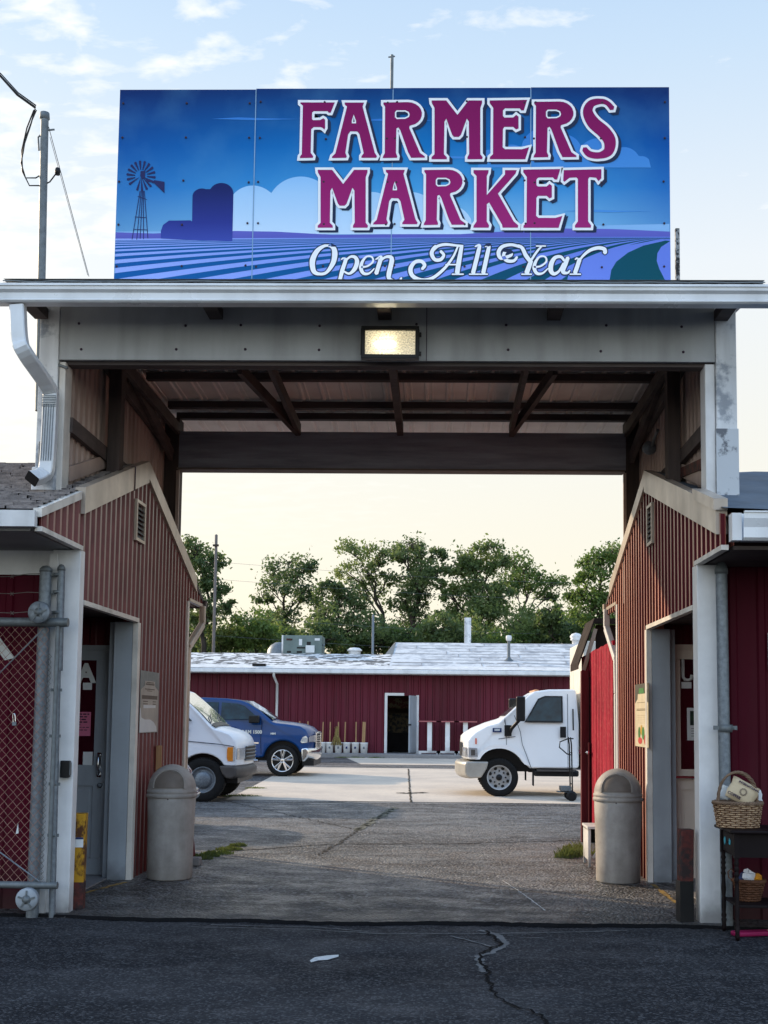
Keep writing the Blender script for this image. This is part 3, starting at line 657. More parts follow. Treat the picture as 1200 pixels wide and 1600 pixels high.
for x0, x1, z0, z1 in ((-3.0, 2.1, 4.38, 4.86),):
    mb = MB(); mb.box(-3.2, 2.33, 13.16, 13.3, 4.42, 4.845); mb.build('rear_header', M['header_wood'], can, bevel=.006)
    mb = MB(); mb.box(-3.0, 2.1, 13.14, 13.33, 4.397, 4.418); mb.build('header_trim', mat('dusty_tan_trim', (0.2, 0.16, 0.13), .6), can)
post(-3.22, -2.985, 13.15, 13.38, 2.9, 5.0, M['darkwood_v']); post(2.115, 2.34, 13.15, 13.38, 2.9, 5.0, M['darkwood_v'])
post(-3.0, -2.965, 13.12, 13.15, 2.9, 4.38, M['clad_in'], 'jamb_trim', 0); post(2.08, 2.113, 13.12, 13.15, 2.9, 4.38, M['clad_in'], 'jamb_trim', 0)
for x in (-3.02, 2.15):
    post(x - .06, x + .06, 10.62, 10.76, 3.6, 5.0, M['darkwood_v'])
# side cladding (inner face ribbed) and girts
def croof(y): return 5.03 + (.18 * (y - 8.95) / 1.9 if y < 10.85 else .18 - .10 * (y - 10.85) / 3.2)
for xw, out, rf in ((-3.155, 1, roof_l), (2.27, -1, roof_r)):
    mb = MB(); ribbed(mb, 'y', xw, out, 9.66, 13.16, lambda y: croof(y) - .03, lambda y: rf(y) + .02, brk=(10.85, 11.5), pitch=.1524, h=.016, base=.02)
    mb.build('side_cladding', M['clad_in'], can)
    xi = xw + out * .045
    mb = MB(); mb.obox((xi, 9.62, 4.02), (xi, 13.15, 3.97), .05, .13); mb.build('girt', M['darkwood'], can)
    mb = MB(); mb.obox((xi, 9.9, 4.9), (xi, 13.15, 4.68), .05, .13); mb.build('girt', M['darkwood'], can)
    mb = MB(); mb.obox((xi + out * .055, 11.2, 4.98), (xi + out * .055, 13.1, 4.55), .045, .14); mb.build('brace', M['darkwood'], can)
    mb = MB(); mb.obox((xi - out * .01, 9.66, rf(9.66) + .13), (xi - out * .01, 10.9, rf(10.9) + .13), .03, .12); mb.build('flashing_board', M['clad_in'], can)
    mb = MB(); mb.obox((xi, 11.6, 4.0 + .02), (xi, 13.15, rf(13.15) + .12), .04, .12) if out > 0 else mb.obox((xi, 9.7, rf(9.7) + .28), (xi, 10.7, rf(10.7) + .1), .04, .09)
    mb.build('girt', M['darkwood'] if out > 0 else M['rust'], can)
# roof sheet: ribs run front to back; purlins across, rafters along
def roofz(y, d): return croof(y) - d
mb = MB(); X0, X1 = -3.47, 2.53; prof = []
x = X0
while x < X1:
    prof += [(x, 0), (x + .10, 0), (x + .112, -.018), (x + .135, -.018), (x + .147, 0), (x + .17, 0), (x + .178, -.01), (x + .19, -.01), (x + .198, 0)]; x += .2286
prof = [p for p in prof if p[0] < X1] + [(X1, 0)]
ysr = [8.96, 10.85, 14.35]
for d, up in ((.03, 1), (-.002, 0)):
    vs = [(px_, y, roofz(y, d) + (pz_ if up else 0)) for y in ysr for px_, pz_ in prof]; k = len(prof)
    mb.add(vs, [(i * k + j, i * k + j + 1, (i + 1) * k + j + 1, (i + 1) * k + j) for i in range(2) for j in range(k - 1)])
mb.build('roof_sheet', M['ceil'], can, fix=False)
mb = MB()
for i, y in enumerate((11.84, 12.83, 13.27, 10.6, 9.8)):
    z = roofz(y, .05); mb2 = MB(); mb2.box(-3.04, 2.2, y - .045, y + .045, z - .075, z - .002); mb2.build('purlin', M['darkwood'], can)
for x in (-3.0, -1.61, -.45, .81, 2.12):
    w = .045 if x not in (-.45,) else .07
    mb2 = MB(); mb2.obox((x, 9.62, 4.93), (x, 13.15, 4.865), w, .13); mb2.build('rafter', M['darkwood'], can)
for x, dx in ((-1.61, -.34), (.81, .3)):
    mb2 = MB(); mb2.obox((x + dx, 11.1, 4.96), (x + dx * .02, 13.12, 4.84), .05, .11); mb2.build('brace', M['darkwood'], can)
for x in (-1.86, -.46, .93, -3.32, 2.30):
    mb2 = MB(); mb2.box(x - .055, x + .055, 9.02, 9.44, 4.87, 4.955); mb2.build('lookout_block', M['darkwood'], can)
# top edge, drip, gutter
mb = MB(); mb.box(-3.44, 2.5, 8.99, 9.02, 4.90, 5.005); mb.build('eave_board', M['fascia'], can)
mb = MB(); rr = random.Random(2)
k = 60; vs = []
for i in range(k + 1):
    x = -3.47 + 6.0 * i / k; w = rr.uniform(0, .008)
    vs += [(x, 8.95, 5.000 + w), (x, 8.95, 5.010 + w), (x, 9.4, 5.075 + w * .5)]
mb.add(vs, [(i * 3, i * 3 + 3, i * 3 + 4, i * 3 + 1) for i in range(k)] + [(i * 3 + 1, i * 3 + 4, i * 3 + 5, i * 3 + 2) for i in range(k)]); mb.build('roof_edge', M['galv_dark'], can, fix=False)
def ogee(x0, x1, y, z0, z1):
    d = .12
    return [(y + d, z1), (y + d, z0), (y + .02, z0), (y + .005, z0 + .012), (y + .004, z0 + .02), (y + .014, z0 + .028), (y + .012, z0 + .075), (y - .012, z1 - .045), (y - .014, z1 - .02), (y - .024, z1 - .018), (y - .024, z1), (y - .004, z1), (y - .004, z1 - .02), (y + .024, z0 + .08), (y + .026, z0 + .02), (y + d - .01, z0 + .02), (y + d - .01, z1)]
mb = MB(); mb.prism(ogee(0, 0, 8.86, 4.812, 4.952), 'x', -3.53, 2.575); gt = mb.build('gutter', M['gutter'], can)
mb = MB(); mb.box(-3.56, -3.53, 8.84, 8.985, 4.812, 4.952).box(2.575, 2.60, 8.85, 8.985, 4.82, 4.952); mb.build('gutter_end_cap', M['gutter'], can)
# downspout at the left
pts = [(atY(28, 478, 8.93), 0), (atY(31, 530, 8.93), 0), (atY(40, 553, 8.96), 0), (atY(76, 606, 9.32), 0), (atY(79, 630, 9.36), 0), (atY(74, 725, 9.36), 0), (atY(66, 742, 9.32), 0), (atY(50, 748, 9.2), 0)]
pl0 = [p[0] for p in pts]; pl = []
for i in range(len(pl0) - 1):
    p_0, p_1, p_2, p_3 = pl0[max(0, i - 1)], pl0[i], pl0[i + 1], pl0[min(len(pl0) - 1, i + 2)]
    for j in range(5):
        t = j / 5; pl.append(.5 * ((2 * p_1) + (p_2 - p_0) * t + (2 * p_0 - 5 * p_1 + 4 * p_2 - p_3) * t * t + (3 * p_1 - p_0 - 3 * p_2 + p_3) * t ** 3))
pl.append(pl0[-1])
mb = MB(); w, h = .115, .085
prev = None
rings = []
for i, p in enumerate(pl):
    a = pl[max(0, i - 1)]; b = pl[min(len(pl) - 1, i + 1)]; d = (b - a).normalized(); sd = Vector((0, -1, 0)); sd = (sd - d * sd.dot(d)).normalized(); u = d.cross(sd)
    rings.append([p + u * a_ * w / 2 + sd * b_ * h / 2 for a_, b_ in ((-1, -.8), (-.85, -1), (.85, -1), (1, -.8), (1, .8), (.85, 1), (-.85, 1), (-1, .8))])
vs = [v for r_ in rings for v in r_]
mb.add(vs, [(i * 8 + j, i * 8 + (j + 1) % 8, (i + 1) * 8 + (j + 1) % 8, (i + 1) * 8 + j) for i in range(len(pl) - 1) for j in range(8)])
ds = mb.build('downspout', M['gutter'], can, fix=False)
mb = MB()
for k in range(5):
    x = -0.04 + k * .02; a = pl0[4]; b = pl0[5]
    mb.obox(a + Vector((x, -.046, -.02)), b + Vector((x, -.046, .02)), .005, .006)
for k in range(7):
    z = pl0[4].z + .05 - k * .014; mb.box(pl0[4].x - .058, pl0[4].x + .056, pl0[4].y - .048, pl0[4].y - .04, z - .003, z + .003)
mb.build('downspout_ribs', M['galv'], ds)
mb = MB(); e = pl[-1]; d = (pl[-1] - pl[-2]).normalized(); q = rings[-1]; mb.add([v + d * .002 for v in q], [list(range(8))]); mb.build('outlet', M['dark'], ds, fix=False)
# round fixture on the inner right cladding
p = atX(1019, 700, 2.22)
cl = T('wall_fixture', 'small round fixture on an arm on the inner right cladding of the canopy', 'fixture', p)
mb = MB(); mb.tube([(0, 0, 0), (0, -.1, .06), (0, -.32, .11)], .018, 8); mb.build('arm', M['galv_dark'], cl, world=False)
mb = MB(); mb.lathe([(0, -.03), (.06, -.03), (.075, 0), (.06, .03), (0, .03)], (-.03, 0, 0), 16, 'y'); mb.build('lamp_head', M['galv'], cl, world=False)

# floodlight
p = atY(610, 539, 9.38)
fl = T('floodlight', 'lit rectangular floodlight in a dark frame on the grey fascia board', 'floodlight', (p.x, 9.45, p.z))
mb = MB(); mb.box(-.235, .235, -.0888, -.0868, -.135, .135).box(-.235, .235, -.1195, -.0888, .108, .135).box(-.235, .235, -.1195, -.0888, -.135, -.108).box(-.235, -.208, -.1195, -.0888, -.108, .108).box(.208, .235, -.1195, -.0888, -.108, .108).box(-.2, .2, -.0868, 0, -.11, .11)
o = mb.build('housing', M['black'], fl, world=False, bevel=.012)
mb = MB(); a, b = .235, .135
mb.box(-a, a, -.150, -.121, b - .03, b).box(-a, a, -.150, -.121, -b, -b + .03).box(-a, -a + .03, -.150, -.121, -b + .03, b - .03).box(a - .03, a, -.150, -.121, -b + .03, b - .03)
for z in (-.09, .07): mb.box(a, a + .02, -.14, -.1, z - .015, z + .015)
mb.build('frame', M['black'], fl, world=False, bevel=.004)
em = bpy.data.materials.new('lit_lamp_glass'); em.use_nodes = True; nt = em.node_tree; b_ = nt.nodes['Principled BSDF']; tc = N(nt, 'ShaderNodeTexCoord')
mp = N(nt, 'ShaderNodeMapping'); mp.inputs['Location'].default_value = (.035, 0, .0); mp.inputs['Scale'].default_value = (5.5, 0, 11)
nt.links.new(tc.outputs['Object'], mp.inputs['Vector']); gr = N(nt, 'ShaderNodeTexGradient', gradient_type='SPHERICAL'); nt.links.new(mp.outputs['Vector'], gr.inputs['Vector'])
rp = N(nt, 'ShaderNodeValToRGB'); rp.color_ramp.elements[0].color = (.30, .27, .19, 1); rp.color_ramp.elements[1].color = (2.0, 1.75, 1.2, 1); rp.color_ramp.elements[1].position = .75
nt.links.new(gr.outputs['Fac'], rp.inputs['Fac']); nt.links.new(rp.outputs['Color'], b_.inputs['Emission Color']); b_.inputs['Emission Strength'].default_value = .9
b_.inputs['Emission Strength'].default_value = 14.0; nt.links.remove(b_.inputs['Emission Color'].links[0]); b_.inputs['Emission Color'].default_value = (1, .88, .62, 1)
rfm = mat('lamp_reflector', (.85, .82, .72), .3, .0, .2, 9, emis=((1, .85, .55), .55))
lgm = bpy.data.materials.new('dusty_lamp_glass'); lgm.use_nodes = True; _n = lgm.node_tree
_t = N(_n, 'ShaderNodeBsdfTransparent'); _d = _n.nodes['Principled BSDF']; _d.inputs['Base Color'].default_value = (.6, .55, .42, 1); _d.inputs['Roughness'].default_value = .15
_m = N(_n, 'ShaderNodeMixShader'); _no = N(_n, 'ShaderNodeTexNoise'); _no.inputs['Scale'].default_value = 25; _r = N(_n, 'ShaderNodeMapRange'); _r.inputs['From Min'].default_value = .4; _r.inputs['From Max'].default_value = .8; _r.inputs['To Min'].default_value = .10; _r.inputs['To Max'].default_value = .5
_n.links.new(_no.outputs['Fac'], _r.inputs['Value']); _n.links.new(_r.outputs['Result'], _m.inputs['Fac']); _n.links.new(_t.outputs[0], _m.inputs[1]); _n.links.new(_d.outputs[0], _m.inputs[2]); _n.links.new(_m.outputs[0], _n.nodes['Material Output'].inputs['Surface'])
mb = MB(); a, b = .204, .104; c, d = .13, .05
O_ = [(-a, -.118, -b), (a, -.118, -b), (a, -.118, b), (-a, -.118, b)]; I_ = [(-c, -.0905, -d), (c, -.0905, -d), (c, -.0905, d), (-c, -.0905, d)]
mb.add(O_ + I_, [(0, 1, 5, 4), (1, 2, 6, 5), (2, 3, 7, 6), (3, 0, 4, 7), (4, 5, 6, 7)])
mb.build('reflector', rfm, fl, world=False, fix=False)
mb = MB(); mb.tube([(-.12, -.106, .0), (-.11, -.106, .0), (.03, -.106, .0), (.04, -.106, 0)], [.008, .014, .014, .008], 10); mb.build('bulb', em, fl, world=False)
mb = MB(); mb.box(-.203, .203, -.133, -.128, -.103, .103); mb.build('lamp_glass', lgm, fl, world=False)
# ------------------------------------------------------------------ FARMERS MARKET sign
SY = 10.0
A0 = atY(178, 437, SY); A1 = atY(1048, 438, SY); A2 = atY(187, 140, SY); A3 = atY(1046, 135, SY)
sx0, sx1, sz1 = (A0.x + A2.x) / 2, (A1.x + A3.x) / 2, (A2.z + A3.z) / 2
sz0 = 5.22
def SP(px, py, d):   # a point of the artwork on the sign's face, d in front of it
    v = atY(px, py, SY); return (min(max(v.x, sx0 + .004), sx1 - .004), SY - d, min(v.z, sz1 - .004))
sign = T('market_sign', 'large blue FARMERS MARKET billboard standing on the canopy roof', 'sign', ((sx0 + sx1) / 2, SY, sz0))
bg = bpy.data.materials.new('printed_sky'); bg.use_nodes = True; nt = bg.node_tree; L = nt.links; b = nt.nodes['Principled BSDF']
tc = N(nt, 'ShaderNodeTexCoord'); sp = N(nt, 'ShaderNodeSeparateXYZ'); L.new(tc.outputs['Object'], sp.inputs[0])
def rmp(src, a, c, stops):
    mr = N(nt, 'ShaderNodeMapRange'); mr.inputs['From Min'].default_value = a; mr.inputs['From Max'].default_value = c; L.new(src, mr.inputs['Value'])
    r = N(nt, 'ShaderNodeValToRGB'); e = r.color_ramp.elements
    while len(e) < len(stops): e.new(.5)
    for i, (p, c_) in enumerate(stops): e[i].position = p; e[i].color = (*lin(c_), 1)
    L.new(mr.outputs['Result'], r.inputs['Fac']); return r.outputs['Color']
H_ = sz1 - sz0
colz = rmp(sp.outputs['Z'], .55, H_, [(0, (.72, .88, .96)), (.12, (.55, .78, .92)), (.35, (.26, .62, .86)), (.62, (.02, .46, .74)), (.85, (.0, .34, .60)), (1, (.0, .22, .46))])
colx = rmp(sp.outputs['X'], sx0 - (sx0 + sx1) / 2, sx1 - (sx0 + sx1) / 2, [(0, (.62, .74, .86)), (.3, (.85, .92, .96)), (.55, (1, 1, 1)), (.85, (.85, .9, .95)), (1, (.6, .72, .86))])
mx = N(nt, 'ShaderNodeMix', data_type='RGBA', blend_type='MULTIPLY'); mx.inputs['Factor'].default_value = 1; L.new(colz, mx.inputs['A']); L.new(colx, mx.inputs['B'])
no = N(nt, 'ShaderNodeTexNoise'); no.inputs['Scale'].default_value = 2.2; no.inputs['Detail'].default_value = 8; L.new(tc.outputs['Object'], no.inputs['Vector'])
mr = N(nt, 'ShaderNodeMapRange'); mr.inputs['From Min'].default_value = .45; mr.inputs['From Max'].default_value = .8; mr.inputs['To Max'].default_value = .22; L.new(no.outputs['Fac'], mr.inputs['Value'])
m2 = N(nt, 'ShaderNodeMix', data_type='RGBA'); m2.inputs['B'].default_value = (.12, .36, .6, 1); L.new(mr.outputs['Result'], m2.inputs['Factor']); L.new(mx.outputs['Result'], m2.inputs['A'])
L.new(m2.outputs['Result'], b.inputs['Base Color']); b.inputs['Roughness'].default_value = .5; b.inputs['Specular IOR Level'].default_value = .12
rr = random.Random(4)
for i in range(4):
    a = sx0 + (sx1 - sx0) * i / 4; c = sx0 + (sx1 - sx0) * (i + 1) / 4
    mb = MB(); mb.box(a + .0015, c - .0015, SY, SY + .012, sz0, sz1 + (0, .008, .012, .016)[i] - .012); mb.build('panel', bg, sign)
mb = MB()
for i in range(1, 4):
    c = sx0 + (sx1 - sx0) * i / 4; mb.box(c - .004, c + .004, SY - .0052, SY - .0046, sz0, sz1 - .02)
mb.build('panel_seam', mat('pale_seam', (.25, .42, .62), .5), sign)
mb = MB()
for i in range(3): mb.box(sx0 + .02, sx1 - .02, SY + .013, SY + .06, sz0 + .2 + i * .7, sz0 + .28 + i * .7)
mb.build('back_rail', M['darkwood'], sign)
first_screw = None
for xx in (sx0 + .03, sx0 + .6, sx0 + 1.17, sx0 + 1.26, sx0 + 1.85, sx0 + 2.40, sx0 + 2.48, sx0 + 3.1, sx0 + 3.62, sx0 + 3.71, sx0 + 4.3, sx1 - .05):
    for zz in (5.55, 5.93, 6.32, 6.72, 7.05):
        if first_screw is None:
            mb = MB(); mb.lathe([(0, -.005), (.010, -.003), (.011, 0)], (0, 0, 0), 6, 'y'); sc1 = first_screw = mb.build('screw', M['ink'], sign, world=False)
        else: sc1 = first_screw.copy(); COL.objects.link(sc1)
        sc1.parent = sign; sc1.location = Vector((xx + rr.uniform(-.01, .01), SY - .006, zz + rr.uniform(-.01, .01))) - sign.location
def art(name, contours, d, m, mb=None):
    own = mb is None; mb = mb or MB(); mb.sheet(contours, lambda u, v: SP(u, v, d))
    return mb.build(name, m, sign, fix=False) if own else mb
BOT = 446
# clouds
def bumps(cs, base, x0, x1):
    """cloud outline: upper envelope of circles down to a base line"""
    pts = [(x0, base)]; k = 90
    for i in range(k + 1):
        x = x0 + (x1 - x0) * i / k; y = base
        for cx, cy, r in cs:
            if abs(x - cx) < r: y = min(y, cy - math.sqrt(r * r - (x - cx) ** 2))
        pts.append((x, y))
    pts.append((x1, base)); return pts
C1 = grad('printed_cloud', [(0, (.78, .88, .97)), (.6, (.66, .82, .96)), (1, (.52, .75, .95))], .62, 1.25)
C2 = grad('printed_far_cloud', [(0, (.30, .58, .86)), (1, (.22, .50, .82))], 1.1, 1.7)
art('printed_cloud', [bumps([(395, 330, 40), (370, 350, 30), (470, 330, 54), (440, 340, 35), (520, 350, 60), (580, 345, 45), (640, 350, 50), (610, 348, 40), (700, 360, 40)], 366, 345, 740)], .0018, C1)
art('printed_cloud', [bumps([(765, 252, 18), (800, 250, 24), (850, 236, 36), (880, 240, 30), (935, 250, 34), (975, 256, 26), (1003, 258, 14)], 262, 740, 1030)], .0018, C2)
for y, x0, x1 in ((330, 880, 1020), (186, 330, 470), (188, 560, 690), (246, 640, 790)):
    art('printed_cloud_wisp', [[(x0, y), (x0 + (x1 - x0) * .3, y - 2.5), (x0 + (x1 - x0) * .6, y - 1), (x1, y), (x0 + (x1 - x0) * .5, y + 2)]], .0018, C2)
art('printed_horizon_glow', [[(182, 362), (600, 360), (1046, 350), (1046, 366), (600, 372), (180, 374)]], .0012, grad('printed_glow', [(0, (.52, .70, .90)), (1, (.55, .74, .92))], .5, .8))
# hills
hz = [(178, 363)] + [(178 + 87 * i / 1.0, 363 + 2.0 * math.sin(i * .9) - (3 if i > 7 else 0)) for i in range(1, 10)] + [(1048, 360), (1048, 378), (178, 378)]
hz = [(180, 363), (240, 365), (300, 362), (370, 361), (430, 362), (520, 367), (620, 366), (720, 366), (800, 361), (870, 357), (960, 358), (1048, 362), (1048, 380), (180, 380)]
art('printed_hill', [hz], .0022, grad('printed_hill_violet', [(0, (.30, .34, .68)), (1, (.42, .42, .78))], .5, .72, axis='Z'))
# ploughed field: stripes that sweep in from the right horizon
pale = grad('printed_pale_row', [(0, (.56, .66, .93)), (.5, (.48, .58, .90)), (1, (.40, .50, .86))], -2.4, 2.4, axis='X', noise=.0)
darkr = grad('printed_dark_row', [(0, (.02, .34, .62)), (.35, (.0, .34, .56)), (.65, (.0, .30, .42)), (1, (.0, .30, .36))], -2.4, 2.4, axis='X', noise=.0)
art('printed_field', [[(180, 373), (1048, 370), (1048, BOT), (180, BOT)]], .0026, pale)
mb = MB()
cs = [4.5]; 
while cs[-1] < 9000: cs.append(cs[-1] * (1.17 if cs[-1] < 400 else 1.3))
def rowy(c, x): return 371.5 + c * max(0, (1064 - x) / 884) ** 2.05
for i in range(0, len(cs) - 1, 2):
    c0, c1 = cs[i], cs[i + 1]; up = []; lo = []
    for k in range(121):
        x = 1048 - (1048 - 178) * (k / 120) ** .9
        y0, y1 = rowy(c0, x), rowy(c1, x)
        up.append((x, min(BOT, y0))); lo.append((x, min(BOT, y1)))
        if y0 > BOT: break
    for k in range(len(up) - 1):
        q = [up[k], up[k + 1], lo[k + 1], lo[k]]
        mb.add([SP(u, v, .003) for u, v in q], [(0, 1, 2, 3)])
mb.build('printed_field_rows', darkr, sign, fix=False)
lb_ = [(1031, 374), (980, 384), (930, 399), (905, 413), (889, 427), (884, BOT)]
art('printed_field_sweep', [lb_ + [(1048, BOT), (1048, 374)]], .0032, pale)
art('printed_field_sweep', [[(1040, 376), (1005, 384), (981, 395), (963, 409), (955, 422), (951, BOT), (1043, BOT), (1038, 436), (1030, 420), (1026, 408), (1027, 396), (1033, 386), (1047, 377)]], .0034, darkr)
# silo, barn and windmill silhouettes
def Z2(x, y): return (175 + x / 5.333, 230 + y / 5.333)
sil = [Z2(1003, 785), Z2(660, 775)] + [Z2(408, 762), Z2(408, 700), Z2(425, 650), Z2(475, 613), Z2(655, 611), Z2(662, 618), Z2(668, 618), Z2(672, 400)]
sil += [Z2(750 - 78 * math.cos(a), 410 - 65 * math.sin(a)) for a in [i * .2 for i in range(1, 11)]] + [Z2(820, 350)]
sil += [Z2(912 - 100 * math.cos(a), 385 - 86 * math.sin(a)) for a in [.5 + i * .22 for i in range(0, 13)]] + [Z2(1012, 400)]
art('printed_silo', [sil], .0034, grad('printed_silo_blue', [(0, (.25, .32, .68)), (.4, (.17, .22, .55)), (1, (.09, .14, .38))], .52, 1.05))
mb = MB(); nv = mat('printed_navy', lin((.09, .12, .36)), .4)
def st(mb, p, q, w, d=.0036):
    p = Vector(p); q = Vector(q); n_ = (q - p).normalized(); n_ = Vector((-n_.y, n_.x)) * w / 2
    mb.add([SP(*(p + n_), d), SP(*(p - n_), d), SP(*(q - n_), d), SP(*(q + n_), d)], [(0, 1, 2, 3)])
for a, b_ in (((235, 365), (168, 770)), ((245, 365), (207, 772)), ((255, 365), (235, 765)), ((262, 365), (264, 768)), ((270, 365), (300, 762))): st(mb, Z2(*a), Z2(*b_), 1.1)
for a, b_ in (((215, 410), (292, 438)), ((190, 582), (285, 588)), ((178, 685), (298, 690))): st(mb, Z2(*a), Z2(*b_), .9, .0037)
for i in range(18):
    a = 2 * PI * i / 18 + .1; r0, r1 = 50, 118; w = .085
    if 1.9 < a < 2.2: continue
    c = (243, 240); P_ = [(r0, a - w * .8), (r1, a - w), (r1 + 4, a), (r1, a + w), (r0, a + w * .8)]
    q = [Z2(c[0] + r * math.cos(t), c[1] + r * math.sin(t) * 1.05) for r, t in P_]
    if .3 < a < 2.8: q = [Z2(c[0] + (r if j else 12) * math.cos(t), c[1] + (r if j else 12) * math.sin(t) * 1.05) for j, (r, t) in enumerate(P_)]
    mb.sheet([q], lambda u, v: SP(u, v, .0038))
for q in ([(350, 275), (438, 290), (438, 385), (350, 300)], [(240, 200), (278, 198), (276, 262), (250, 268), (236, 240)], [(275, 265), (350, 288), (350, 296), (300, 290)]):
    mb.sheet([[Z2(*p) for p in q]], lambda u, v: SP(u, v, .0041))
mb.build('printed_windmill', nv, sign, fix=False)

# --- lettering traced as outlines, 100 px tall unit in photo pixels
def za(x, y): return (460 + x / 4.615, 130 + y / 4.615)
def zb(x, y): return (600 + x / 2.18, 60 + y / 2.18)
def arc(cx, cy, rx, ry, a0, a1, k=7): return [(cx + rx * math.cos(math.radians(a0 + (a1 - a0) * i / k)), cy - ry * math.sin(math.radians(a0 + (a1 - a0) * i / k))) for i in range(k + 1)]
F_ = [[(44, 142), (292, 142), (262, 216), (250, 216), (238, 205), (140, 205), (128, 215), (128, 262), (135, 270), (188, 268), (208, 256), (218, 262), (222, 270), (222, 325), (216, 338), (205, 326), (188, 320), (140, 320), (122, 335), (118, 505), (136, 530), (134, 541), (40, 543), (42, 530), (54, 515), (62, 165), (44, 150)]]
A_ = [[(362, 143), (502, 143), (497, 160), (492, 172), (580, 505), (596, 530), (590, 541), (484, 541), (484, 530), (500, 508), (470, 372), (455, 352), (405, 350), (388, 372), (368, 505), (378, 530), (374, 541), (270, 543), (274, 530), (296, 510), (380, 172), (366, 160)], [(428, 228), (414, 275), (414, 293), (445, 293), (445, 275)]]
R_ = [[(642, 142), (820, 140)] + arc(820, 225, 100, 85, 90, -60, 9) + [(832, 310), (828, 325), (905, 505), (940, 530), (940, 540), (842, 541), (820, 500), (765, 345), (750, 322), (736, 330), (732, 505), (742, 530), (740, 541), (637, 543), (640, 530), (652, 508), (654, 172), (642, 155)],
      [(738, 198), (725, 212), (725, 248), (738, 262), (800, 260), (825, 248), (832, 230), (825, 210), (800, 198)]]
Ms = [(162, 213), (212, 213), (250, 262), (288, 213), (334, 213), (334, 222), (328, 238), (328, 396), (336, 406), (334, 413), (284, 413), (284, 406), (290, 395), (289, 285), (282, 275), (262, 330), (255, 337), (238, 337), (232, 330), (212, 275), (206, 285), (204, 396), (214, 406), (214, 413), (162, 413), (162, 406), (172, 396), (172, 238), (163, 222)]
Es = [[(360, 213), (487, 211), (476, 247), (468, 247), (462, 240), (412, 240), (405, 247), (405, 266), (410, 271), (440, 271), (450, 262), (458, 268), (458, 308), (450, 312), (440, 303), (410, 303), (405, 310), (404, 372), (412, 379), (470, 379), (494, 372), (481, 413), (360, 413), (361, 405), (371, 396), (372, 238), (360, 222)]]
K_ = [[(305, 450), (356, 450), (355, 460), (350, 470), (350, 535), (412, 465), (412, 450), (452, 450), (448, 462), (388, 530), (442, 625), (457, 638), (456, 646), (404, 646), (402, 636), (358, 560), (350, 566), (350, 625), (358, 638), (356, 646), (304, 646), (306, 638), (315, 625), (315, 470), (305, 460)]]
T_ = [[(612, 450), (740, 447), (740, 478), (730, 488), (722, 476), (700, 474), (695, 480), (695, 625), (705, 638), (704, 646), (650, 646), (650, 638), (660, 625), (660, 480), (655, 475), (632, 476), (614, 490), (610, 486)]]
def offset_poly(c, w):
    a = sum((c[i][0] * c[(i + 1) % len(c)][1] - c[(i + 1) % len(c)][0] * c[i][1]) for i in range(len(c)))
    sgn = 1 if a > 0 else -1; out = []
    n_ = len(c)
    for i in range(n_):
        p, q, r = Vector(c[i - 1]), Vector(c[i]), Vector(c[(i + 1) % n_])
        d0 = (q - p).normalized() if (q - p).length > 1e-6 else Vector((1, 0)); d1 = (r - q).normalized() if (r - q).length > 1e-6 else d0
        n0 = Vector((d0.y, -d0.x)) * sgn; n1 = Vector((d1.y, -d1.x)) * sgn
        m_ = n0 + n1
        if m_.length < .3: out += [tuple(q + n0 * w), tuple(q + n1 * w)]; continue
        m_.normalize(); k = 1 / max(.62, m_.dot(n0)); out.append(tuple(q + m_ * w * k))
    return out
mg = grad('printed_magenta', [(0, (.64, .15, .46)), (.5, (.57, .08, .39)), (1, (.49, .03, .33))], .6, 2.0)
wh = mat('printed_white', (.88, .90, .93), .5, var=.05); sh = mat('printed_shadow_navy', (.006, .02, .07), .4)
lay = {'f': MB(), 'w': MB(), 's': MB()}
def letter(conts, fn):
    cs_ = [[fn(*p) for p in c] for c in conts]
    o = [offset_poly(cs_[0], 3.9)] + [offset_poly(c, -2.2) for c in cs_[1:]]
    lay['f'].sheet(cs_, lambda u, v: SP(u, v, .0085)); lay['w'].sheet(o, lambda u, v: SP(u, v, .0070))
    for k, (dx, dy_) in enumerate(((5.4, 3.8), (2.7, 1.9))):
        lay['s'].sheet([offset_poly(cs_[0], 3.4)] + [offset_poly(c, -2.2) for c in cs_[1:]], lambda u, v: SP(u + dx, v + dy_, .0052 + k * .0005))
letter(F_, za); letter(A_, za); letter(R_, za); letter([Ms], zb); letter(Es, zb)
rx = [[((x - 637) / 4.615 * 1.02 + 833.5, 130 + y / 4.615 - 1) for x, y in c] for c in R_]
letter(rx, lambda x, y: (x, y))
# S as a fat stroke
def stroke_poly(pts, ws, k=6):
    P_ = []; W_ = []
    for i in range(len(pts) - 1):      # Catmull-Rom
        p0 = Vector(pts[max(0, i - 1)]); p1 = Vector(pts[i]); p2 = Vector(pts[i + 1]); p3 = Vector(pts[min(len(pts) - 1, i + 2)])
        for j in range(k):
            t = j / k; P_.append(.5 * ((2 * p1) + (p2 - p0) * t + (2 * p0 - 5 * p1 + 4 * p2 - p3) * t * t + (3 * p1 - p0 - 3 * p2 + p3) * t ** 3)); W_.append(ws[i] * (1 - t) + ws[i + 1] * t)
    P_.append(Vector(pts[-1])); W_.append(ws[-1])
    l, r = [], []
    for i, p in enumerate(P_):
        d = (P_[min(i + 1, len(P_) - 1)] - P_[max(0, i - 1)]).normalized(); n_ = Vector((-d.y, d.x))
        l.append(tuple(p + n_ * W_[i])); r.append(tuple(p - n_ * W_[i]))
    d = (P_[-1] - P_[-2]).normalized(); e = tuple(P_[-1] + d * W_[-1] * .7); d0 = (P_[0] - P_[1]).normalized(); s_ = tuple(P_[0] + d0 * W_[0] * .7)
    return l + [e] + r[::-1] + [s_]
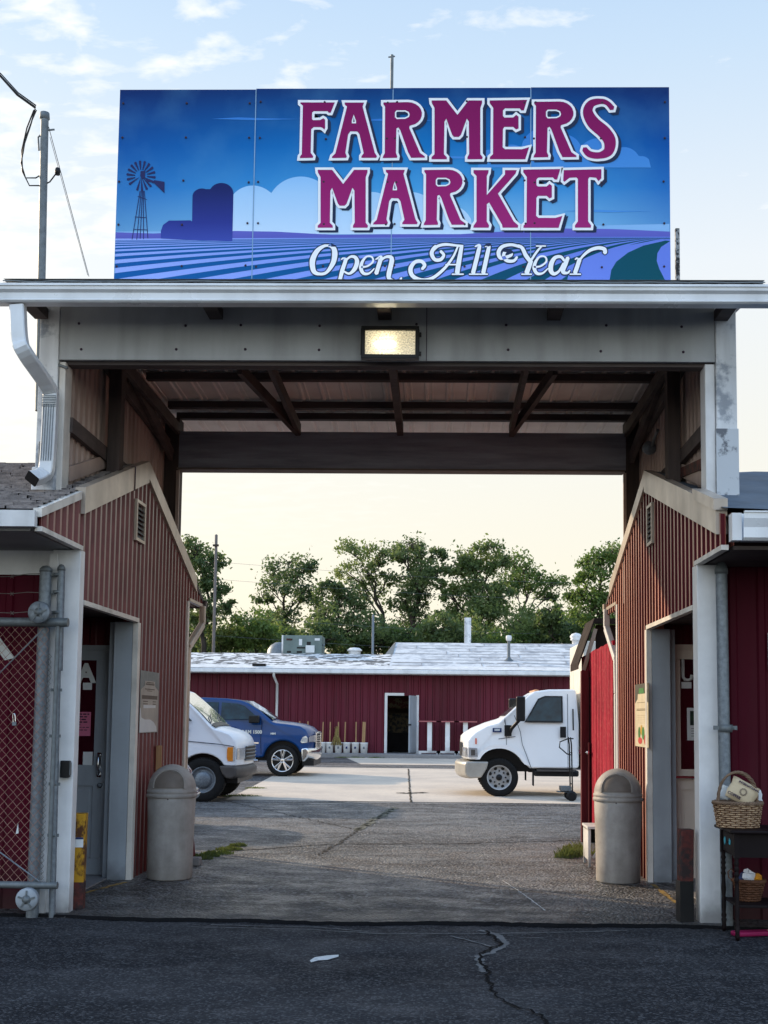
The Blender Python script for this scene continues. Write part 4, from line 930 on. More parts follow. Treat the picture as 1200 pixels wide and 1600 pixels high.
S_ = stroke_poly([zb(*p) for p in ((777, 240), (760, 222), (738, 216), (706, 224), (694, 252), (712, 288), (748, 320), (768, 350), (764, 385), (735, 400), (700, 396), (682, 378))], [v / 2.18 for v in (9, 8, 9, 13, 17, 21, 22, 21, 17, 11, 11, 9)])
letter([S_], lambda x, y: (x, y))
def shift(c, x0, y0, x1, y1, s=1.0): return [[((x - x0) * s + x1, (y - y0) * s + y1) for x, y in cc] for cc in c]
fa = lambda cc: [[za(*p) for p in c] for c in cc]
fb = lambda cc: [[zb(*p) for p in c] for c in cc]
idt = lambda x, y: (x, y)
letter(shift(fb([Ms]), 674.3, 157.7, 496.5, 266, .985), idt)
letter(shift(fa(A_), 518.5, 161, 583, 266, .985), idt)
letter(shift(fa(R_), 598, 160.5, 662, 266, .99), idt)
letter(fb(K_), idt)
letter(shift(fb(Es), 765, 157, 817.5, 265, .99), idt)
letter(fb(T_), idt)
lay['s'].build('lettering_shadow', sh, sign, fix=False); lay['w'].build('lettering_outline', wh, sign, fix=False); lay['f'].build('lettering', mg, sign, fix=False)
# script line
def zc(x, y): return (460 + x / 2, 360 + y / 2)
SC = [([(112, 48), (92, 50), (70, 66), (56, 96), (60, 128), (78, 137), (100, 132), (120, 104), (126, 76), (122, 56), (108, 48)], [4, 5, 8, 9.5, 8, 5, 5, 8, 9.5, 8, 4]),
      ([(146, 92), (158, 84), (162, 88), (150, 125), (142, 156)], [2, 4, 6, 7, 6]), ([(132, 157), (156, 157)], [2, 2]), ([(158, 98), (174, 84), (190, 85), (196, 100), (188, 122), (172, 136), (156, 130)], [3, 4, 6, 7.5, 7, 4, 3]),
      ([(210, 116), (230, 112), (246, 98), (242, 84), (226, 83), (213, 98), (208, 118), (216, 135), (234, 135), (250, 120)], [3.4, 3.2, 3.4, 3, 3, 5, 6.5, 5.5, 3.5, 2]),
      ([(254, 92), (268, 84), (270, 90), (256, 136)], [2, 4, 7, 7]), ([(264, 104), (282, 86), (300, 84), (305, 96), (296, 136), (297, 152), (312, 158)], [2.5, 4, 6, 8, 8, 6, 3]), ([(333, 151), (334, 152)], [5.5, 5.5]),
      ([(462, 72), (452, 64), (440, 68), (438, 82), (452, 93), (470, 86), (474, 68), (460, 52), (444, 50)][::-1][:1] + [(436, 58), (430, 74), (440, 92), (458, 92), (468, 78), (458, 66)], [5, 6, 7, 6, 6, 5, 5]),
      ([(436, 62), (450, 50), (474, 45), (505, 48), (528, 50)], [5, 5, 5, 4, 4]),
      ([(512, 52), (496, 86), (468, 122), (432, 150), (398, 156), (370, 143), (364, 120), (378, 100), (398, 98), (408, 110), (400, 122)], [3, 4, 5, 5.5, 6, 7, 7.5, 6, 6, 6, 5]),
      ([(524, 52), (516, 96), (510, 134)], [6, 8, 8]), ([(494, 138), (530, 138)], [2.5, 2.5]), ([(474, 108), (514, 108)], [2.5, 2.5]),
      ([(566, 52), (580, 48), (576, 70), (560, 134)], [2, 5, 7, 7]), ([(548, 138), (578, 138)], [2.5, 2.5]), ([(598, 52), (610, 48), (606, 70), (592, 134)], [2, 5, 7, 7]), ([(580, 138), (606, 138)], [2.5, 2.5]),
      ([(680, 78), (672, 66), (660, 68), (656, 84), (668, 96), (688, 96), (698, 84)][::-1] + [(648, 88), (640, 70), (652, 52), (680, 46), (706, 52)], [4, 5, 6, 6, 5, 5, 5, 6, 7, 6, 5, 5]),
      ([(700, 48), (714, 56), (726, 80), (740, 98)], [4, 6, 7, 7]), ([(774, 52), (760, 68), (740, 98)], [3, 4, 4]), ([(742, 96), (734, 118), (728, 134)], [7, 8, 8]), ([(712, 138), (744, 138)], [2.5, 2.5]), ([(758, 50), (788, 50)], [2.5, 2.5]),
      ([(755, 116), (774, 112), (790, 98), (786, 84), (770, 83), (757, 98), (752, 118), (760, 135), (778, 135), (795, 120)], [3.4, 3.2, 3.4, 3, 3, 5, 6.5, 5.5, 3.5, 2]),
      ([(846, 96), (836, 84), (818, 86), (806, 104), (804, 126), (814, 137), (830, 128), (844, 104)], [4, 5, 6, 8, 8, 6, 4, 4]), ([(858, 86), (850, 106), (842, 130), (856, 134), (864, 126)], [6, 7.5, 7, 4, 2.5]),
      ([(880, 92), (892, 84), (894, 92), (880, 134)], [2, 4, 7, 7]), ([(864, 138), (898, 138)], [2.5, 2.5]), ([(890, 102), (904, 82), (926, 64), (952, 56), (972, 60), (974, 72)], [2.5, 4, 5.5, 6, 6.5, 7])]
w1, s1 = MB(), MB()
for i, (pts, ws) in enumerate(SC):
    q = [zc(x * .995 + 1, y) for x, y in pts]; w_ = [v / 2 * .92 for v in ws]
    w1.sheet([stroke_poly(q, w_)], lambda u, v: SP(u, v, .0075 + i * .00006))
    s1.sheet([stroke_poly(q, [v + 1.7 for v in w_])], lambda u, v: SP(u, v, .0045 + i * .00006))
s1.build('script_outline', sh, sign, fix=False); w1.build('script_lettering', wh, sign, fix=False)
mb = MB(); p = atY(612, 138, SY + .08); q = atY(612, 86, SY + .08)
mb.tube([(p.x, SY + .08, 5.1), (p.x, SY + .08, q.z)], .014, 8); mb.tube([(q.x - .03, SY + .08, q.z - .02), (q.x + .03, SY + .08, q.z - .012)], .006, 6)
mb.build('support_pole', M['galv_dark'], sign)
p = atY(1058, 358, SY + .3)
mb = MB(); mb.box(p.x - .018, p.x + .018, SY + .28, SY + .32, 5.1, p.z); o = mb.build('roof_stake', mat('flaking_white_stake', (.35, .34, .33), .8, col2=(.03, .03, .03), scale=30, thr=(.48, .55)))
tag(o, 'short flaking white stake standing on the roof right of the billboard', 'stake')

# ------------------------------------------------------------------ service mast and wires
MY = 9.75
p0 = atY(61, 642, MY); p1 = atY(70, 180, MY)
root = T('service_mast', 'grey electric service mast rising at the left end of the canopy', 'mast', p0)
mb = MB(); mb.tube([p0, p1], .034, 12); mb.build('pole', M['galv_dark'], root)
mb = MB(); mb.lathe([(0, .03), (.04, .02), (.045, -.03), (.036, -.04)], p1, 12); mb.build('cap', M['galv_dark'], root); mb = MB(); mb.tube([p1 + Vector((0, 0, -.14)), p1 + Vector((.09, 0, -.13))], .008, 6); mb.tube([p1 + Vector((-.04, 0, -.32)), p1 + Vector((-.05, 0, -.2)), p1 + Vector((0, 0, -.15))], .008, 6); mb.build('hook', M['galv_dark'], root)
a = atY(90, 268, MY); mb = MB(); c_ = atY(66, 290, MY); mb.tube([c_, (c_ + a) / 2 + Vector((0, 0, -.03)), a], .006, 6); mb.lathe([(0, -.03), (.02, -.03), (.026, 0), (.018, .03), (0, .04)], a, 10); mb.build('insulator', M['black'], root)
mb = MB(); mb.box(p0.x - .0, p0.x + .08, MY - .02, MY + .02, p0.z + .14, p0.z + .19); mb.build('bracket', M['galv_dark'], root)
k0 = atY(55, 168, MY)
mb = MB(); e = k0 + Vector((-6, 3.5, 2.2)); pts = []
for i in range(13):
    t = i / 12; v = k0.lerp(e, t); v.z -= .9 * 4 * t * (1 - t) * .35; pts.append(v)
l = atY(0, 118, MY); pts = [k0, k0.lerp(l, .5) + Vector((0, 0, -.03)), l, l + Vector((-1.2, .2, .35)), l + Vector((-5, 1, 1.2))]
mb.tube(pts, .011, 8); mb.tube([v + Vector((.01, -.012, .012)) for v in pts], .006, 6)
o = mb.build('overhead_cable', M['black']); tag(o, 'thick black overhead cable coming in from the upper left to the mast', 'cable')
def P9(x, y, dy=0): return atY(x, y, MY + dy)
mb = MB()
mb.tube([P9(55, 170), P9(48, 195), P9(38, 225), P9(33, 255, -.03), P9(40, 278, -.03), P9(56, 278), P9(66, 272)], .006, 6)
mb.tube([P9(53, 172), P9(42, 200), P9(34, 235), P9(35, 268, -.02), P9(46, 290, -.02), P9(66, 290)], .006, 6)
mb.tube([P9(57, 172), P9(50, 188), P9(40, 215), P9(36, 240, .02)], .005, 6)
o = mb.build('drip_loop_wires', M['black']); tag(o, 'black looped wires hanging beside the top of the service mast', 'wires')
mb = MB(); mb.tube([P9(76, 198), atY(139, 432, 10.4)], .0035, 5); mb.tube([P9(78, 214), atY(137, 430, 10.4)], .0025, 5)
o = mb.build('guy_wire', M['galv']); tag(o, 'thin pale guy wire slanting from the mast down to the canopy roof', 'wire')
mb = MB(); mb.tube([P9(70, 500), P9(66, 545, -.2), P9(75, 565, -.28), P9(106, 575, -.3)], .012, 8)
mb.tube([P9(62, 690, -.35), P9(61, 720, -.35), P9(64, 745, -.35)], .006, 6); o = mb.build('power_cable', M['galv_dark']); tag(o, 'grey cable looping around the left post into the canopy', 'cable')

# ------------------------------------------------------------------ sliding chain link gate at the left
GY = 9.28
gt = T('chain_link_gate', 'rusty chain link sliding gate with white rollers in front of the left wall', 'gate', (-4.6, GY, 0))
zt = atY(0, 972, GY).z; zbm = atY(92, 1383, GY).z; xr = -3.02
def gtube(nm, a, b, r, m, par=gt): mb = MB(); mb.tube([a, b], r, 12); return mb.build(nm, m, par)
gtube('top_rail', (-7.0, GY - .02, zt), (-2.95, GY - .02, zt), .036, M['galv_dark'])
gtube('bottom_rail', (-7.0, GY - .02, zbm), (-2.96, GY - .02, zbm), .028, M['galv_dark'])
gtube('end_upright', (-3.03, GY - .02, zbm), (-3.03, GY - .02, zt), .018, M['galv_dark'])
def mesh_panel(nm, x0, x1, z0, z1, y, s, m, par):
    mb = MB(); n_ = int((x1 - x0) / s)
    for i in range(n_ + 1):
        x = x0 + i * s; pts = []; k = 0; z = z0
        while z <= z1:
            kk = (k + i) % 2; pts.append((x + (s / 2 if kk else -s / 2), y + (.004 if k % 2 else -.004), z)); z += s * 1.08; k += 1
        mb.tube(pts, .0028, 4, smooth=False, caps=False)
    return mb.build(nm, m, par, fix=False)
mesh_panel('wire_mesh', -5.2, -3.12, zbm + .02, zt - .02, GY, .034, M['rustwire'], gt)
mesh_panel('wire_mesh', -3.10, -3.075, zbm + .02, zt - .25, GY - .03, .02, M['wire'], gt)
mb = MB(); mb.tube([(-3.14, GY - .03, zt - .05), (-3.9, GY - .03, zt - .85), (-4.6, GY - .03, 1.45)], .005, 6); mb.tube([(-3.1, GY - .03, zbm + .03), (-3.55, GY - .03, zbm + .34)], .006, 6); mb.build('tension_rod', M['galv'], gt)
for px, py, nm in ((62, 957, 0), (43, 1405, 1)):
    p = atY(px, py, GY - .1); mb = MB()
    mb.lathe([(.035, -.028), (.083, -.028), (.088, -.02), (.080, 0), (.088, .02), (.083, .028), (.035, .028)], (p.x, GY - .1, p.z), 28, 'y')
    rt = mb.build('roller', M['jamb'] if nm else M['galv'], gt)
    mb = MB()
    for k in range(5):
        a = 2 * PI * k / 5 + .3; mb.obox((p.x + .02 * math.cos(a), GY - .131, p.z + .02 * math.sin(a)), (p.x + .07 * math.cos(a), GY - .131, p.z + .07 * math.sin(a)), .012, .012, up=(0, 1, 0))
    mb.lathe([(0, -.05), (.02, -.05), (.024, -.03), (.034, -.03), (.034, .03), (0, .03)], (p.x, GY - .1, p.z), 16, 'y'); mb.build('hub', M['galv_dark'], rt)
def fpost(px0, py0, px1, py1, r, label, cap=True, bands=(), group='galvanised posts of the sliding gate'):
    a = atY(px0, py0, GY + .07); b = atY(px1, py1, GY + .07); 
    root = T('fence_post', label, 'post', (b.x, b.y, 0 if py1 > 1350 else b.z))
    b2 = Vector((b.x, b.y, 0)) if py1 > 1350 else b
    mb = MB(); mb.tube([b2, a], r, 16); mb.build('post', M['galv'], root)
    if cap: mb = MB(); mb.lathe([(0, .035), (r * .6, .028), (r * 1.05, .005), (r * 1.08, -.02), (r * 1.0, -.02)], a, 16); mb.build('cap', M['galv_dark'], root)
    for py, pyx in bands:
        q = atY(pyx, py, GY + .07); mb = MB(); mb.lathe([(r * 1.0, -.012), (r * 1.16, -.012), (r * 1.16, .012), (r * 1.0, .012)], q, 16); mb.box(q.x - r * 1.7, q.x + r * 1.7, q.y - .008, q.y + .008, q.z - .012, q.z + .012); mb.build('clamp', M['galv_dark'], root)
    return root
fpost(72, 890, 52, 1385, .048, 'thick grey fence post left of the white corner column', bands=())
fpost(96, 888, 92, 1048, .030, 'short upper grey pipe with clamps against the white corner column', bands=((898, 90), (925, 90), (957, 90)), group=None)
fpost(90, 1046, 83, 1385, .026, 'long grey gate pipe with clamps running down the white corner column', cap=False, bands=((1078, 88), (1150, 86), (1225, 85), (1305, 83)), group=None)
for i, (y0, y1) in enumerate(((901, 896), (927, 926), (957, 957))):
    a = atY(66, y1, GY + .05); b = atY(0, y0, GY + .05); b2 = b + (b - a) * 4
    mb = MB(); pts = [a.lerp(b2, t / 14) + Vector((0, 0, .006 * math.sin(t * 2.1))) for t in range(15)]; mb.tube(pts, .003, 5)
    for t in range(2, 14, 2): q = pts[t]; mb.tube([q + Vector((-.012, 0, -.015)), q + Vector((.012, 0, .015))], .002, 4); mb.tube([q + Vector((.012, 0, -.015)), q + Vector((-.012, 0, .015))], .002, 4)
    o = mb.build('barbed_wire', M['wire']); tag(o, '%s strand of barbed wire above the chain link gate' % ('top', 'middle', 'lowest')[i], 'barbed wire')
p = atY(22, 1128, GY - .02); root = T('padlock', 'small silver padlock hanging open in the chain link mesh', 'padlock', p)
mb = MB(); mb.box(-.014, .018, -.01, .01, -.03, .0); mb.build('lock_body', M['galv'], root, world=False, bevel=.003)
mb = MB(); mb.tube([(-.008, 0, -.002), (-.012, 0, .05), (-.008, 0, .066), (.002, 0, .066), (.006, 0, .05), (.01, 0, .004)], .0035, 6); mb.build('shackle', M['chrome'], root, world=False)
p = atY(27, 1295, GY - .02); mb = MB(); mb.add([(p.x - .012, p.y, p.z - .04), (p.x + .012, p.y, p.z - .035), (p.x + .006, p.y - .004, p.z + .045)], [(0, 1, 2)]); o = mb.build('paper_scrap', M['paper'], fix=False); tag(o, 'tiny pale scrap caught low in the chain link mesh', 'scrap')
# key box on the corner column
p = atY(104, 1201, 9.42); root = T('lock_box', 'small black box fixed to the edge of the left white corner column', 'box', (p.x, 9.42, p.z))
mb = MB(); mb.box(-.04, .035, -.045, .0, -.07, .065); mb.build('case', M['black'], root, world=False, bevel=.006)
mb = MB(); mb.box(.036, .041, -.04, -.006, -.05, .05); mb.build('lens', M['galv_dark'], root, world=False)

# galvanised pole right with coupling
pz = atY(1127, 890, 9.3); pb = atY(1136, 1432, 9.3); root = T('fence_post', 'tall galvanised pole with a bolted coupling beside the right white column', 'post', (pb.x, 9.3, 0))
mb = MB(); mb.tube([(pb.x, 9.3, 0), (pz.x, 9.3, pz.z)], .046, 16); mb.build('post', M['galv'], root)
mb = MB(); mb.lathe([(0, .09), (.02, .085), (.03, .05), (.046, .02), (.052, 0), (.052, -.035), (.046, -.035)], (pz.x, 9.3, pz.z), 16); mb.build('cap', M['galv_dark'], root)
q = atY(1133, 1138, 9.3); mb = MB(); mb.lathe([(.046, -.03), (.056, -.03), (.058, .03), (.046, .03)], q, 16); mb.box(q.x - .09, q.x + .09, q.y - .02, q.y + .01, q.z - .012, q.z + .02); mb.tube([(q.x + .07, q.y - .03, q.z), (q.x + .07, q.y + .03, q.z)], .01, 6); mb.build('coupling', M['galv_dark'], root)

# ------------------------------------------------------------------ bollards
def bollard(px, py, ztop, w, m, label, lean, sticker=False):
    b = atZ(px, py); root = T('bollard', label, 'bollard', (b.x, b.y, 0)); root.rotation_euler = (0, 0, .12)
    mb = MB(); k = 8
    for i in range(1): pass
    h = w / 2; r = .008; sec = [(-h, -h + r), (-h + r, -h), (h - r, -h), (h, -h + r), (h, h - r), (h - r, h), (-h + r, h), (-h, h - r)]
    vs = []; 
    for i in range(k + 1):
        z = ztop * i / k; vs += [(x + lean * z + random.uniform(-.0008, .0008), y, z) for x, y in sec]
    mb.add(vs, [(i * 8 + j, i * 8 + (j + 1) % 8, (i + 1) * 8 + (j + 1) % 8, (i + 1) * 8 + j) for i in range(k) for j in range(8)])
    mb.add([(x + lean * ztop, y, ztop) for x, y in sec], [list(range(8))]); mb.build('post', m, root, world=False, fix='weld')
    if sticker:
        mb = MB(); mb.box(-h + .003, h - .008, -h - .003, -h - .0008, .52, .60); st_ = mb.build('sticker', M['paper'], root, world=False)
        mb = MB(); mb.box(-h + .003, h - .008, -h - .005, -h - .0034, .585, .60); mb.build('sticker_stripe', M['inkblue'], st_, world=False)
        mb = MB(); mb.box(-h - .003, h + .003, -h - .003, h + .003, 0, .24); mb.build('worn_base', M['rust'], root, world=False)
    return root
bollard(119, 1424, .79, .112, M['yellow_post'], 'chipped yellow bollard with a white sticker in front of the left door', .008, True)
rb_ = bollard(1070, 1444, .74, .105, M['rust'], 'rusty dark red bollard leaning in front of the right door', .02)
mb = MB(); mb.box(-.0535, .0575, -.0535, .0535, 0, .34); mb.build('tarred_base', M['black'], rb_, world=False)

# ------------------------------------------------------------------ trash cans
def trash_can(loc, rz, label):
    root = T('trash_can', label, 'trash can', loc, rz, 'dome topped trash cans beside the doors')
    mb = MB(); mb.lathe([(0, 0), (.205, 0), (.215, .012), (.219, .3), (.226, .6), (.232, .79), (.225, .80), (0, .80)], n=40)
    for k in range(0): pass
    mb.build('body', M['can'], root, world=False)
    R_ = .236; prof = [(R_ - .004, .775), (R_ + .006, .78), (R_ + .008, .80), (R_ + .004, .812), (R_ - .004, .818), (R_ + .004, .826), (R_ + .004, .845), (R_ - .004, .852)]
    for i in range(1, 13):
        a = PI / 2 * i / 12; prof.append((R_ * math.cos(a) - (.004 if i < 12 else 0), .85 + .245 * math.sin(a)))
    prof[-1] = (0, .85 + .245)
    mb = MB(); mb.lathe(prof, n=48); mb.build('lid', M['can'], root, world=False)
    # swing flap following the dome
    mb = MB()
    def dome(x, z, o):   # point on the dome front at lateral x, height z
        t = max(-1, min(1, (z - .85) / .245)); r = R_ * math.sqrt(max(0, 1 - t * t)); y = -math.sqrt(max(1e-5, r * r - x * x)); v = Vector((x, y, z)); n_ = Vector((x, y, (z - .85))).normalized(); return v + n_ * o
    def outline(s): return [(-.155 * s, .868 + (1 - s) * .05)] + [(-.155 * s * math.cos(a), .905 + .150 * s * math.sin(a)) for a in [i * PI / 16 for i in range(17)]] + [(.155 * s, .868 + (1 - s) * .05)]
    a_ = outline(1.0); b_ = outline(.90); n_ = len(a_)
    for A_1, o0, B_1, o1 in ((a_, -.006, a_, .009), (a_, .009, b_, .009), (b_, .009, b_, -.001)):
        mb.add([dome(x, z, o0) for x, z in A_1] + [dome(x, z, o1) for x, z in B_1], [(i, (i + 1) % n_, n_ + (i + 1) % n_, n_ + i) for i in range(n_)], 0, False)
    mb.build('flap_frame', M['can'], root, world=False)
    mb = MB(); grid = []
    for j in range(9):
        z = .874 + (.905 + .135 - .874) * j / 8
        hw = .1395 if z < .905 else .1395 * math.sqrt(max(0, 1 - ((z - .905) / .135) ** 2))
        for i in range(9): grid.append(dome(-hw + 2 * hw * i / 8, z, .0015))
    mb.add(grid, [(j * 9 + i, j * 9 + i + 1, (j + 1) * 9 + i + 1, (j + 1) * 9 + i) for j in range(8) for i in range(8)], 0, True)
    mb.build('flap', M['can_flap'], root, world=False)
    mb = MB(); mb.lathe([(0, -.004), (.006, -.004), (.006, .002)], (0, -.232, .77), 8, 'y'); mb.build('pin', M['ink'], root, world=False)
    return root
c1 = trash_can((atZ(257, 1381).x, 11.25, TOPZ + .002), .06, 'beige dome topped trash can by the left building')
c2 = dup(c1, (atZ(969, 1384).x, 11.45, TOPZ + .002), -.22, 'sunlit dome topped trash can by the right building')
for o in (c1, c2): o.location.y += .22
# wooden stick behind left can, board, rubble
p = atY(247, 1165, 12.15); root = T('wooden_stake', 'pale wooden stake leaning on the left wall behind the trash can', 'stake', (p.x, 12.15, TOPZ))
mb = MB(); mb.obox((p.x + .03, 12.1, TOPZ), (p.x, 12.2, p.z), .055, .03, up=(0, 1, 0)); mb.build('plank', mat('raw_lumber', (.36, .2, .1), .7, stretch=(5, 5, .5), bump=.2), root)
p = atZ(301, 1345); root = T('folding_board', 'dark wooden board leaning behind the left trash can', 'board', p)
mb = MB(); mb.add([atY(294, 1272, 13.1), atY(299, 1268, 13.5), atZ(306, 1342), atZ(293, 1346), atY(292, 1200, 13.6), ], [(0, 1, 2, 3)]); 
mb.obox((p.x - .02, p.y - .0, .02), (p.x - .14, p.y + .1, .98), .05, .02, up=(0, 1, 0)); mb.build('plank', M['redpost'], root, fix=False)
p = atZ(305, 1352, TOPZ); mb = MB(); rr = random.Random(8)
mb.box(p.x - .11, p.x + .06, p.y - .08, p.y + .06, TOPZ, .11).box(p.x - .22, p.x - .115, p.y - .1, p.y + .02, TOPZ, .13); o = mb.build('concrete_block', M['kerb'], bevel=.015); tag(o, 'broken grey concrete block on the ground behind the left trash can', 'concrete block')

# posters on the passage walls
def poster(xw, out, p_tl, p_br, label, kind):
    a = atX(*p_tl, xw); b = atX(*p_br, xw); y0, y1 = sorted((a.y, b.y)); z0, z1 = sorted((a.z, b.z)); X = xw
    root = T('wall_poster', label, 'poster', (X, (y0 + y1) / 2, z0))
    x0, x1 = sorted((X - out * .004, X)); 
    mb = MB(); mb.box(x0, x1, y0, y1, z0, z1)
    mb.build('board', mat('poster_ground_' + kind, (.18, .19, .18) if kind == 'milk' else (.10, .085, .055), .4, col2=(.10, .12, .12) if kind == 'milk' else (.05, .05, .03), scale=6), root)
    W_ = y1 - y0; Hh = z1 - z0
    def f(u, v, d=.002): return (X + out * d, (y0 + u * W_) if out > 0 else (y1 - u * W_), z0 + v * Hh)
    sh_ = [(0.02, .005), (.98, .005), (.98, .69), (.78, .76), (.76, .84), (.24, .84), (.22, .76), (.02, .69)]
    mb = MB(); mb.sheet([sh_], lambda u, v: f(u, v)); mb.build('printed_bottle', mat('printed_cream_' + kind, (.42, .38, .33) if kind == 'milk' else (.62, .54, .38), .5, var=.25, scale=5), root, fix=False)
    mb = MB()
    if kind == 'milk':
        for u0, u1, v0, v1 in ((.27, .73, .775, .80), (.30, .70, .81, .825), (.22, .75, .70, .715), (.33, .62, .675, .685), (.08, .92, .60, .606)): mb.sheet([[(u0, v0), (u1, v0), (u1, v1), (u0, v1)]], lambda u, v: f(u, v, .004))
        for t, v, s_ in (('DELICIOUS', .572, .075), ('MILK', .50, .04), ('CREAM', .46, .04)): 
            if t == 'DELICIOUS':
                mb.sheet([[(.08, .545), (.92, .545), (.92, .602), (.08, .602)]], lambda u, v_: f(u, v_, .004))
            else: mb.sheet([[(.15, v), (.4, v), (.4, v + .014), (.15, v + .014)], ], lambda u, v_: f(u, v_, .004)); mb.sheet([[(.66, v), (.84, v), (.84, v + .014), (.66, v + .014)]], lambda u, v_: f(u, v_, .004))
        mb.build('printed_text', mat('brown_ink', (.12, .09, .07), .6), root, fix=False)
        mb = MB(); mb.sheet([[(.16, .395), (.82, .405), (.82, .45), (.16, .45)]], lambda u, v: f(u, v, .006)); mb.sheet([[(.0, .012), (.93, .012), (.9, .09), (.75, .17), (.55, .215), (.25, .215), (.08, .25), (.03, .4), (.0, .4)]], lambda u, v: f(u, v, .004)); mb.build('printed_milk', M['paper'], root, fix=False)
    else:
        for v in (.70, .60, .585, .575): mb.sheet([[(.15, v), (.85, v), (.85, v + .006), (.15, v + .006)]], lambda u, v_: f(u, v_, .004))
        for k in range(5): mb.sheet([[(.2, .5 - k * .03), (.8, .5 - k * .03), (.8, .502 - k * .03), (.2, .502 - k * .03)]], lambda u, v_: f(u, v_, .004))
        mb.build('printed_text', mat('olive_ink', (.16, .12, .06), .6), root, fix=False)
        for c, cu, cv, ru, rv, nm in (((.04, .16, .02), .34, .22, .08, .10, 'cucumber'), ((.5, .30, .03), .5, .27, .08, .08, 'pepper'), ((.05, .20, .03), .62, .22, .09, .10, 'leaf'), ((.5, .05, .04), .4, .10, .15, .055, 'tomato'), ((.45, .07, .05), .78, .12, .1, .08, 'tomato')):
            mb = MB(); mb.sheet([[(cu + ru * math.cos(t * .5236), cv + rv * math.sin(t * .5236)) for t in range(12)]], lambda u, v: f(u, v, .004 + .0006 * cu)); mb.build('printed_' + nm, mat('print_' + nm, c, .5), root, fix=False)
        mb = MB(); mb.sheet([[(.3, .845), (.7, .845), (.66, .93), (.34, .93)]], lambda u, v: f(u, v, .003)); mb.build('printed_cap', mat('green_cap_print', (.05, .2, .04), .5), root, fix=False)
poster(XL + .03, 1, (220, 1047), (246, 1144), 'tall poster of a pale milk bottle on the left red ribbed wall', 'milk')
poster(XR - .03, -1, (992, 1070), (1014, 1169), 'tall poster of a cream bottle and vegetables on the right ribbed wall', 'veg')
# ------------------------------------------------------------------ table with baskets, bottom right
TX, TY0, TY1, TX1 = 2.19, 8.76, 9.2, 2.95
HT = .80
tb = T('side_table', 'dark cherry side table with turned legs standing against the right maroon wall', 'table', (TX + .35, 9.0, 0))
mb = MB(); mb.box(TX - .04, TX1 + .04, TY0 - .04, TY1 + .04, HT - .022, HT); mb.build('tabletop', M['table'], tb, bevel=.006)
mb = MB(); mb.box(TX + .02, TX1 - .02, TY0 + .015, TY1 - .015, HT - .20, HT - .022); mb.build('apron', M['table'], tb)
mb = MB(); mb.box(TX + .006, TX + .021, TY0 + .05, TY1 - .05, HT - .185, HT - .04); mb.build('drawer', M['table'], tb, bevel=.004)
def leg_prof(h):
    p = [(.0, 0), (.013, 0), (.018, .03), (.016, .06), (.021, .09), (.014, .10), (.021, .12), (.014, .14), (.018, .18), (.017, .24)]
    z = .24
    p += [(.014, .26), (.019, .33), (.014, .40)]
    for k in range(4): p += [(.014, .42 + k * .04), (.021, .435 + k * .04), (.014, .452 + k * .04)]
    return p + [(.019, h - .20), (.019, h - .19)]
for x, y in ((TX + .015, TY0 + .02), (TX + .015, TY1 - .02), (TX1 - .02, TY0 + .02), (TX1 - .02, TY1 - .02)):
    mb = MB(); mb.lathe(leg_prof(HT), (x, y, 0), 12); mb.box(x - .02, x + .02, y - .02, y + .02, HT - .205, HT - .022); mb.build('leg', M['table'], tb)
mb = MB(); mb.box(TX + .02, TX1 - .02, TY0 + .02, TY1 - .02, .235, .255); mb.build('shelf', M['table'], tb, bevel=.004)
mb = MB(); rr = random.Random(12)
for cy in (TY1 - .12, TY0 + .17):
    mb.add([(TX + .003, cy + .032 * math.cos(t) * rr.uniform(.7, 1.2), HT - .105 + .03 * math.sin(t) * rr.uniform(.6, 1.2)) for t in [i * PI / 5 for i in range(10)]], [list(range(10))])
mb.build('painted_flowers', M['turq'], tb, fix=False)
mb = MB(); mb.lathe([(0, -.012), (.008, -.012), (.009, -.004), (.004, 0)], (TX + .004, (TY0 + TY1) / 2, HT - .11), 10, 'x'); mb.build('knob', M['rust'], tb)

